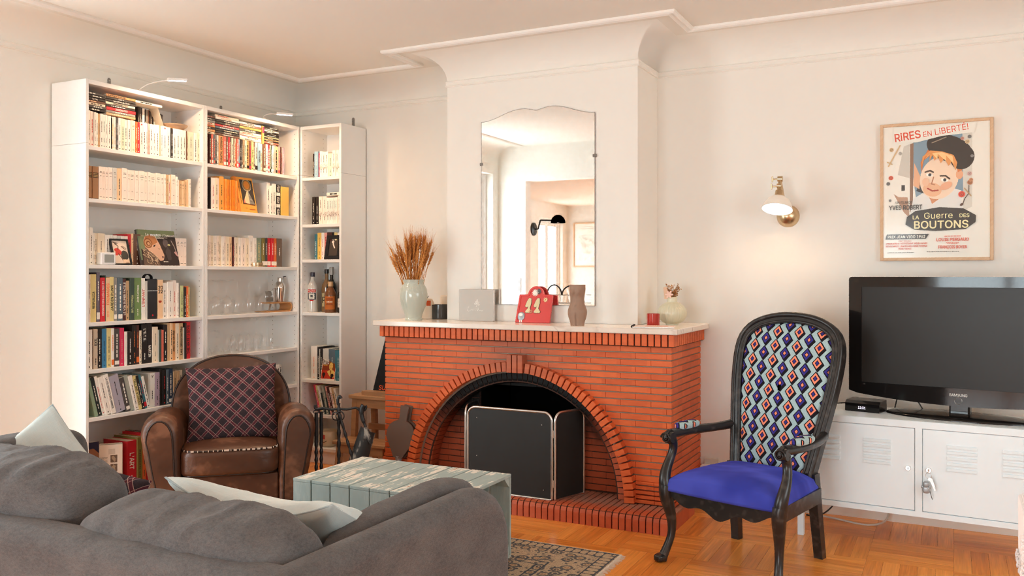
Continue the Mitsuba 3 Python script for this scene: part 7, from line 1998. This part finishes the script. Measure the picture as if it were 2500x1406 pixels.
def bottle(label, x, y, R, hb, hn, rn, m_body, cap, labels_, caphigh=0.03, square=False, neck_m=None):
    k = thing('bottle', label, 'bottle')
    P = lambda m: move(m, x, y, Z3[3] + 0.001)
    part(k, 'body', P(lathe([(0, 0.003), (R * 0.9, 0), (R, 0.006), (R, hb), (R * 0.93, hb + 0.02), (rn * 1.5, hb + 0.05), (rn, hb + 0.065), (rn, hn), (0, hn)], 36)), m_body, 40)
    m = P(lathe([(rn + 0.002, hn - caphigh * 0.4), (rn + 0.0035, hn - caphigh * 0.4 + 0.002), (rn + 0.0035, hn + caphigh * 0.6), (rn + 0.001, hn + caphigh * 0.62), (0, hn + caphigh * 0.62)], 24)); vcol(k, 'cap', m, cap, 'm_gloss_color', True)
    for (w, h, z, c, txt, tc) in labels_:
        q = grid_patch(w, h); vcol(k, 'label', P(wrap(q, R + 0.0002, A0, z)), c, 'm_print')
        if txt:
            t_ = fit_text(txt, h * 0.45, w * 0.86, True, 0.0003); vcol(k, 'lettering', P(wrap(move(t_, 0, 0, 0.0006), R + 0.0002, A0, z)), tc, 'm_print')
    return k
bottle('clear spirit bottle with a black cap and red band, leftmost in the narrow bookcase', -4.058, 4.845, 0.037, 0.165, 0.262, 0.0125, 'm_clear_solid', srgb('2a2230'), [(0.062, 0.020, 0.150, srgb('b5332c'), 'POLIAKO', srgb('f2ece0')), (0.062, 0.045, 0.112, srgb('2b3038'), '', None), (0.044, 0.038, 0.112, srgb('e6e0d4'), '', None), (0.016, 0.014, 0.114, srgb('3a3a3c'), '', None), (0.028, 0.010, 0.083, srgb('b5332c'), '', None)])
bottle('brown spirit bottle with a pale label reading Pu, behind the clear one', -4.005, 4.935, 0.037, 0.17, 0.285, 0.0125, 'm_amber_light', srgb('23201e'), [(0.070, 0.095, 0.085, srgb('cdb98a'), 'Pu', srgb('3a2a22'))])
bottle('dark bottle with a steel-coloured neck and white lettering, at the back right', -3.945, 4.915, 0.036, 0.17, 0.285, 0.0120, 'm_dark_glass', srgb('a8a49c'), [(0.060, 0.018, 0.168, srgb('1a1715'), 'CARD', srgb('eee8dc')), (0.060, 0.003, 0.156, srgb('e8e2d6'), '', None), (0.062, 0.07, 0.10, srgb('d8d0c0'), '', None)], 0.055)
bottle('squat amber bottle with a cork and orange label, in front', -3.893, 4.838, 0.043, 0.115, 0.195, 0.016, 'm_amber', srgb('c29a6c'), [(0.078, 0.092, 0.068, srgb('b5642c'), '', None), (0.052, 0.05, 0.078, srgb('8a4420'), '', None), (0.05, 0.022, 0.075, srgb('b5642c'), 'ARMORIK', srgb('f0dcc0'))], 0.034)
bottle('dark bottle with a white label, cut off by the bookcase side', -3.800, 4.850, 0.034, 0.105, 0.165, 0.013, 'm_dark_glass', srgb('241f1c'), [(0.062, 0.062, 0.068, srgb('e4d8c8'), 'Ie', srgb('6a3a30'))])
# small things on the shelves
gd = thing('thermometer', 'small white digital thermometer with a grey screen on the third shelf', 'thermometer')
Gf = lambda m: frame(m, (XF - 0.010, 3.178, Z1[2] + 0.0006), (0.10, 0.995, 0), (-0.995, 0.10, 0), (0, 0, 1))
part(gd, 'case', Gf(rbox(0, 0.088, 0.0, 0.05, 0, 0.068, 0.007, 12)), 'm_white_gloss', 40); m = Gf(box(0.020, 0.076, -0.0008, 0.0, 0.012, 0.056)); vcol(gd, 'screen', m, srgb('8f928c'), 'm_gloss_color')
single('coaster_stack', move(lathe([(0, 0), (0.045, 0), (0.047, 0.002), (0.047, 0.008), (0.0445, 0.009), (0.047, 0.010), (0.047, 0.017), (0.0445, 0.018), (0.047, 0.019), (0.047, 0.026), (0.044, 0.028), (0, 0.027)], 40), XF - 0.052, 4.392, Z1[2] + 0.0008), 'm_brass', 'small stack of brassy metal coasters in front of the books, middle bookcase', 'coasters', smooth=40)
mat('m_dish', base_color=(0.55, 0.36, 0.22), roughness=0.25, specular=0.5, two=True)
single('bowl', move(lathe([(0, 0), (0.05, 0.0), (0.078, 0.022), (0.082, 0.030), (0.079, 0.030), (0.05, 0.004), (0, 0.003)], 48), -4.195, 3.735, Z1[0] + 0.182), 'm_dish', 'shallow tan dish lying on the white paperbacks of the top shelf', 'dish', smooth=40)
single('card', move(cbox(-0.040, 0.040, -0.0010, 0.0010, 0, 0.115, 0.0004), -4.225, 3.655, Z1[0] + 0.187, rx=22), 'm_pages', 'thin cream card leaning against the tall dark books of the top shelf', 'card')
jp = thing('pot', 'cream pot with a red nose and smiling mouth, lowest shelf of narrow bookcase', 'pot')
JC = (-3.930, 4.862)
prj = [(0, 0), (0.045, 0), (0.058, 0.012), (0.066, 0.045), (0.066, 0.075), (0.058, 0.098), (0.056, 0.104), (0.060, 0.112), (0.056, 0.112), (0.052, 0.10), (0, 0.09)]
mat('m_cream_glaze', base_color=(0.66, 0.55, 0.38), roughness=0.25, specular=0.5)
part(jp, 'body', move(lathe(prj, 44), *JC, Z3[6] + 0.001), 'm_cream_glaze', 40)
def on_pot(m): return move(wrap(m, 0.0662, math.radians(-78), 0), *JC, Z3[6] + 0.001)
vcol(jp, 'nose', on_pot(move(grid_patch(0.036, 0.030), -0.012, 0.073)), srgb('b8443a'), 'm_print'); vcol(jp, 'nose_stripe', on_pot(move(grid_patch(0.006, 0.030), -0.012, 0.073, 0.0003)), srgb('e6d2b8'), 'm_print')
mo_ = tube([(0.030 * math.cos(a) - 0.012, 0.052 + 0.016 * math.sin(a), 0.0005) for a in np.linspace(math.pi * 1.08, math.pi * 1.92, 18)], 0.0018, 5); vcol(jp, 'mouth', on_pot(mo_), srgb('2a2220'), 'm_print')

# ================================================================ beside the hearth
mat('m_old_wood', base_color=(0.140, 0.090, 0.068), roughness=0.6, specular=0.25)
bl = thing('bellows', 'old dark wooden fire bellows leaning on the left of the brick fireplace', 'bellows')
th = np.linspace(-0.32, 2 * math.pi * 0.5 + 0.32, 40)
disc = [(0.091 * math.cos(a), 0.08 * 0 + 0.088 * math.sin(a)) for a in th]
bp_ = sg.Polygon(disc + [(-0.040, -0.105), (-0.024, -0.135), (0.024, -0.135), (0.040, -0.105)]).buffer(0.006)
hd_ = sg.Polygon([(-0.020, 0.08), (-0.020, 0.13), (-0.024, 0.176), (0.024, 0.176), (0.020, 0.13), (0.020, 0.08)]).buffer(0.005)
BO = np.array((-3.020, FY - 0.030, 0.335)); bX = np.array((0.985, 0.10, -0.14)); bX /= np.linalg.norm(bX); bZ = np.array((0.12, 0.06, 0.99)); bZ -= bX * (bZ @ bX); bZ /= np.linalg.norm(bZ); bNn = np.cross(bX, bZ)
Bw = lambda m: frame(m, BO, bX, bZ, bNn)
part(bl, 'front_board', Bw(prism(bp_.union(hd_), 0.010, 0.022)), 'm_old_wood', 25)
part(bl, 'back_board', Bw(move(prism(bp_.union(hd_), -0.022, -0.010), 0.010, 0.004)), 'm_old_wood', 25)
part(bl, 'leather_gusset', Bw(prism(bp_.buffer(-0.004), -0.010, 0.010)), 'm_piping', 25)
part(bl, 'nozzle', Bw(move(lathe([(0.026, 0), (0.022, 0.012), (0.017, 0.040), (0.011, 0.075), (0.008, 0.115), (0, 0.115)], 20), 0, -0.128, 0, rx=90)), 'm_steel' if False else 'm_charm', 40)
ft = thing('fire_tool_stand', 'black wrought-iron fire tool stand with twisted stem and crossbar, between armchair and fireplace', 'fire tool stand')
FB = np.array((-3.128, 3.962, 0.0)); fR = np.array((0.891, 0.454, 0.0))
def FP(r, z, d=0.0): return FB + fR * r + np.array((-0.454, 0.891, 0)) * d + (0, 0, z)
def twist(p0, p1, r, n=40, turns=9):
    p0, p1 = np.array(p0, float), np.array(p1, float); t = np.linspace(0, 1, n)
    return tube(p0 + (p1 - p0) * t[:, None], r * (1 + 0.22 * np.sin(t * turns * 2 * np.pi)), 8)
part(ft, 'stem', cat(twist(FP(0, 0.03), FP(0, 0.585), 0.0095), tube(spline([FP(0, 0.575), FP(-0.006, 0.60), FP(0.004, 0.625), FP(0.014, 0.612)], 16), 0.008, 8)), 'm_iron', 60)
part(ft, 'crossbar', tube(spline([FP(-0.135, 0.575), FP(-0.128, 0.552), FP(-0.10, 0.557), FP(-0.05, 0.550), FP(0, 0.552), FP(0.06, 0.552), FP(0.105, 0.556), FP(0.125, 0.541), FP(0.15, 0.55), FP(0.152, 0.572)], 50), 0.0075, 8), 'm_iron', 60)
for a in (90, 210, 330): part(ft, 'foot', tube(spline([FP(0, 0.10), FP(0.05 * math.cos(math.radians(a)), 0.06, 0.05 * math.sin(math.radians(a))), FP(0.13 * math.cos(math.radians(a)), 0.009, 0.13 * math.sin(math.radians(a)))], 14), 0.008, 8), 'm_iron', 60)
for i, (r, d) in enumerate(((-0.127, -0.010), (-0.103, 0.012))):
    k = thing('fire_tool', ['black twisted iron fire tool hanging leftmost on the stand', 'black twisted iron fire tool hanging second from the left on the stand'][i], 'fire tool')
    part(k, 'shaft', cat(tube([FP(r, 0.535, d), FP(r, 0.36, d)], 0.010, 10), twist(FP(r, 0.36, d), FP(r, 0.06, d), 0.0085, 40, 7)), 'm_iron', 60)
    part(k, 'ring', tube([FP(r + 0.018 * math.cos(a), 0.538 + 0.006 * math.sin(a), d + 0.014 * math.sin(a)) for a in np.linspace(0, 2 * math.pi, 20)], 0.003, 6, False), 'm_iron', 60)
k = thing('poker', 'black iron poker hanging slantwise from the middle of the fire tool stand', 'poker')
part(k, 'shaft', twist(FP(0.006, 0.53, -0.02), FP(0.085, 0.27, -0.03), 0.0075, 30, 5), 'm_iron', 60)
for dx, r_ in ((-0.022, 0.021), (0.018, 0.023)):
    part(k, 'ring', tube([FP(dx * 0.6 + r_ * math.cos(a), 0.515 + r_ * 1.1 * math.sin(a), -0.022) for a in np.linspace(0, 2 * math.pi, 24)], 0.0032, 6, False), 'm_iron', 60)
sv = thing('shovel', 'dusty black fire shovel with a curved handle, right of the fire tool stand', 'shovel')
part(sv, 'handle', tube(spline([FP(0.142, 0.575, -0.01), FP(0.132, 0.55, -0.012), FP(0.138, 0.50, -0.014), FP(0.160, 0.435, -0.016)], 24), [0.014] * 8 + [0.012] * 8 + [0.008] * 8, 10), 'm_iron', 60)
def dust_fn(p, n, uv):
    g = fbm(p.x * 40, p.y * 40, p.z * 14, 4)
    return mix((0.030, 0.028, 0.027), (0.30, 0.26, 0.22), smoothstep(0.52, 0.72, g))
mat('m_dusty_iron', base_color=proc(dust_fn), roughness=0.6, metallic=0.2, specular=0.3)
us = np.linspace(-1, 1, 11); vs_ = np.linspace(0, 1, 12)
def blade(off):
    return np.array([[FP(0.168 - 0.095 * v + 0.052 * u * (0.8 + 0.2 * v), 0.435 - 0.30 * v - 0.02 * u, -0.03 + 0.03 * u * u - 0.02 * v - off) for u in us] for v in vs_])
b0, b1 = blade(0.0), blade(0.004)
n_ = len(us); idx = np.arange(len(vs_) * n_).reshape(len(vs_), n_); q = np.stack([idx[:-1, :-1], idx[1:, :-1], idx[1:, 1:], idx[:-1, 1:]], -1).reshape(-1, 4); N_ = len(vs_) * n_
rim = np.concatenate([idx[0, :], idx[1:, -1], idx[-1, -2::-1], idx[-2::-1, 0]]); sk = np.stack([rim[:-1], rim[1:], rim[1:] + N_, rim[:-1] + N_], 1)
mm = tm(np.vstack([b0.reshape(-1, 3), b1.reshape(-1, 3)]), np.vstack([q[:, ::-1], q + N_, sk])); mm.fix_normals()
part(sv, 'blade', mm, 'm_dusty_iron', 40, label='dusty grey blade')
part(sv, 'socket', tube([FP(0.152, 0.45, -0.02), FP(0.178, 0.40, -0.03), FP(0.19, 0.36, -0.03)], [0.012, 0.020, 0.010], 10), 'm_dusty_iron', 60)
# step stool with what lies on it
mat('m_stool_wood', base_color=proc(lambda p, n, uv: mix((0.30, 0.155, 0.070), (0.48, 0.27, 0.135), fbm(p.x * 8, p.y * 60, p.z * 60, 3))), roughness=0.45, specular=0.3)
st = thing('step_stool', 'wooden two-step stool in the gap between narrow bookcase and fireplace', 'step stool')
s0, s1, sy0, sy1 = -3.605, -3.205, 4.60, 4.98
part(st, 'top', cbox(s0, s1, 4.665, 4.93, 0.493, 0.518, 0.004), 'm_stool_wood')
part(st, 'apron', cbox(s0 + 0.035, s1 - 0.035, 4.685, 4.705, 0.435, 0.492, 0.002), 'm_stool_wood'); part(st, 'step', cbox(s0 - 0.01, s1 + 0.01, 4.505, 4.700, 0.215, 0.238, 0.004), 'm_stool_wood'); part(st, 'step_apron', cbox(s0 + 0.03, s1 - 0.03, 4.520, 4.538, 0.160, 0.214, 0.002), 'm_stool_wood')
part(st, 'rail', cbox(s0 + 0.02, s1 - 0.02, 4.86, 4.88, 0.26, 0.30, 0.002), 'm_stool_wood')
for x, sgn in ((s0 + 0.035, -1), (s1 - 0.035, 1)):
    for (yt, yb, zt) in ((4.700, 4.690, 0.492), (4.905, 4.945, 0.492), (4.535, 4.520, 0.214)):
        part(st, 'leg', hull([(x + a + sgn * 0.0, yt + b, zt) for a in (-0.018, 0.018) for b in (-0.016, 0.016)] + [(x + a + sgn * 0.012, yb + b, 0.0) for a in (-0.018, 0.018) for b in (-0.016, 0.016)]), 'm_stool_wood')
pdl = single('wooden_paddle', move(cat(prism(sg.Polygon([(-0.10, -0.028), (0.02, -0.030), (0.06, -0.016), (0.20, -0.013), (0.20, 0.013), (0.06, 0.016), (0.02, 0.030), (-0.10, 0.028)]).buffer(0.008), 0, 0.024)), -3.420, 4.735, 0.5185, rz=-3), 'm_stool_wood', 'brown wooden paddle lying on the step stool under the black case', 'paddle', smooth=25)
cs = thing('case', 'tall black tapering case with orange SUB lettering, standing on the step stool', 'case')
cO = np.array((-3.500, 4.830, 0.5195))
cpoly = sg.Polygon([(0.0, 0.0), (0.235, 0.0), (0.235, 0.06), (0.150, 0.42), (0.120, 0.42)]).buffer(0.008).buffer(-0.003)
part(cs, 'body', move(prism(cpoly, -0.03, 0.03, 'xz'), *cO + (0, 0, 0.006)), 'm_black', 25)
m = fit_text('SUB', 0.030, 0.085, True); vm = np.array(m.vertices); vm[:, 0] += vm[:, 1] * 0.25; m = tm(vm, m.faces)
vcol(cs, 'lettering', frame(m, cO + (0.088, -0.0305, 0.040), (1, 0, 0), (0, 0, 1), (0, -1, 0)), srgb('e85c34'), 'm_print')

# ================================================================ the dining side, seen in the mirror
bz = thing('wall_lamp', 'black swing-arm wall lamp, seen in the mirror beside the far window', 'wall lamp')
lx, ly, lz = XD + 0.001, -2.42, 2.01
part(bz, 'plate', move(lathe([(0.10, 0), (0.095, 0.02), (0.06, 0.035), (0, 0.04)], 28), lx, ly, lz, ry=90), 'm_black', 40)
part(bz, 'arm', cat(tube([(lx + 0.03, ly, lz), (lx + 0.09, ly + 0.02, lz), (lx + 0.13, ly + 0.03, lz + 0.13)], 0.012, 8), tube([(lx + 0.13, ly + 0.03, lz + 0.13), (lx + 0.32, ly + 0.03, lz + 0.12)], 0.012, 8)), 'm_black', 40)
part(bz, 'shade', cat(move(lathe([(0.03, 0.10), (0.05, 0.09), (0.085, 0.06), (0.105, 0.02), (0.11, -0.02), (0.106, -0.02), (0.10, 0.018), (0.08, 0.055), (0.0, 0.09)], 28), lx + 0.42, ly + 0.03, lz + 0.10)), 'm_black', 40)
part(bz, 'bulb', move(puff(0.06, 0.06, 0.06, 2, 3), lx + 0.42, ly + 0.03, lz + 0.11), 'm_white_gloss', True)
mp = thing('picture_frame', 'framed pale map on the far wall, seen in the mirror', 'picture frame')
mx0, mx1, mz0, mz1 = -5.53, -4.95, 1.45, 2.17
part(mp, 'frame', cat(cbox(mx0, mx0 + 0.02, YS + 0.001, YS + 0.03, mz0, mz1, 0.002), cbox(mx1 - 0.02, mx1, YS + 0.001, YS + 0.03, mz0, mz1, 0.002), cbox(mx0 + 0.02, mx1 - 0.02, YS + 0.001, YS + 0.03, mz0, mz0 + 0.02, 0.002), cbox(mx0 + 0.02, mx1 - 0.02, YS + 0.001, YS + 0.03, mz1 - 0.02, mz1, 0.002)), 'm_pale_wood')
gm = np.random.default_rng(9)
ms_ = [(sg.box(0, 0, 0.54, 0.68), srgb('e9e5dc'))] + [(move(dashes(w, 0.008), 0.27, z), srgb('b9b3a8')) for w, z in ((0.26, 0.63), (0.30, 0.60))]
for q in range(26):
    x, z = gm.uniform(0.08, 0.46), gm.uniform(0.08, 0.50); g = blob(x, z, gm.uniform(0.015, 0.05), gm.uniform(0.015, 0.04), 16, seed=q, amp=0.2); ms_.append((g.difference(g.buffer(-0.003)), srgb('c4beb2')))
picture(mp, 'map', (mx1 - 0.02, YS + 0.012, mz0 + 0.02), (-1, 0, 0), (0, 0, 1), (0, 1, 0), ms_, 0.0004)
sp2 = thing('switch_plate', 'white double light switch on the pier, seen in the mirror', 'switch')
part(sp2, 'plate', cbox(-4.215, -4.125, YP1 + 0.0005, YP1 + 0.010, 1.13, 1.29, 0.003), 'm_white_gloss')
for z in (1.145, 1.217): part(sp2, 'rocker', cbox(-4.200, -4.140, YP1 + 0.010, YP1 + 0.015, z, z + 0.058, 0.003), 'm_white')
ct = thing('counter', 'white kitchen counter, seen in the mirror behind the torso vase', 'counter')
part(ct, 'body', cbox(-5.0, -3.7, -1.35, -0.70, 0, 0.90, 0.004), 'm_white'); part(ct, 'worktop', cbox(-5.03, -3.67, -1.38, -0.67, 0.9005, 0.94, 0.006), 'm_white_gloss')
dk = thing('dish_rack', 'wire dish rack with looped handles, seen in the mirror', 'dish rack')
lw = []
for x in np.arange(-4.78, -4.20, 0.045): lw.append(tube([(x, -1.12, 0.955), (x, -1.12, 1.06), (x, -0.86, 1.06), (x, -0.86, 0.955)], 0.004, 6))
for y in (-1.12, -0.86): lw.append(tube([(-4.80, y, 0.955), (-4.19, y, 0.955)], 0.005, 6)); lw.append(tube([(-4.80, y, 1.06), (-4.19, y, 1.06)], 0.005, 6))
part(dk, 'basket', cat(lw), 'm_steel', 60, kind='stuff')
for x, r, rz in ((-4.62, 0.13, 20), (-4.38, 0.12, -25)):
    part(dk, 'loop', move(tube([(r * math.cos(a), 0, r * math.sin(a)) for a in np.linspace(0, math.pi, 24)], 0.009, 8), x, -0.90, 1.06, rz=rz), 'm_iron', 60)
for i in range(3):
    single('plate', move(lathe([(0, 0.004), (0.06, 0.004), (0.10, 0.014), (0.10, 0.017), (0.06, 0.008), (0, 0.008)], 28), -4.30 - 0.09 * i, -1.0, 1.065, rx=78, rz=70), 'm_white_gloss', 'white plate in the dish rack, %s one, seen in the mirror' % ORD[i], 'plate', 'plates in the dish rack', smooth=40)
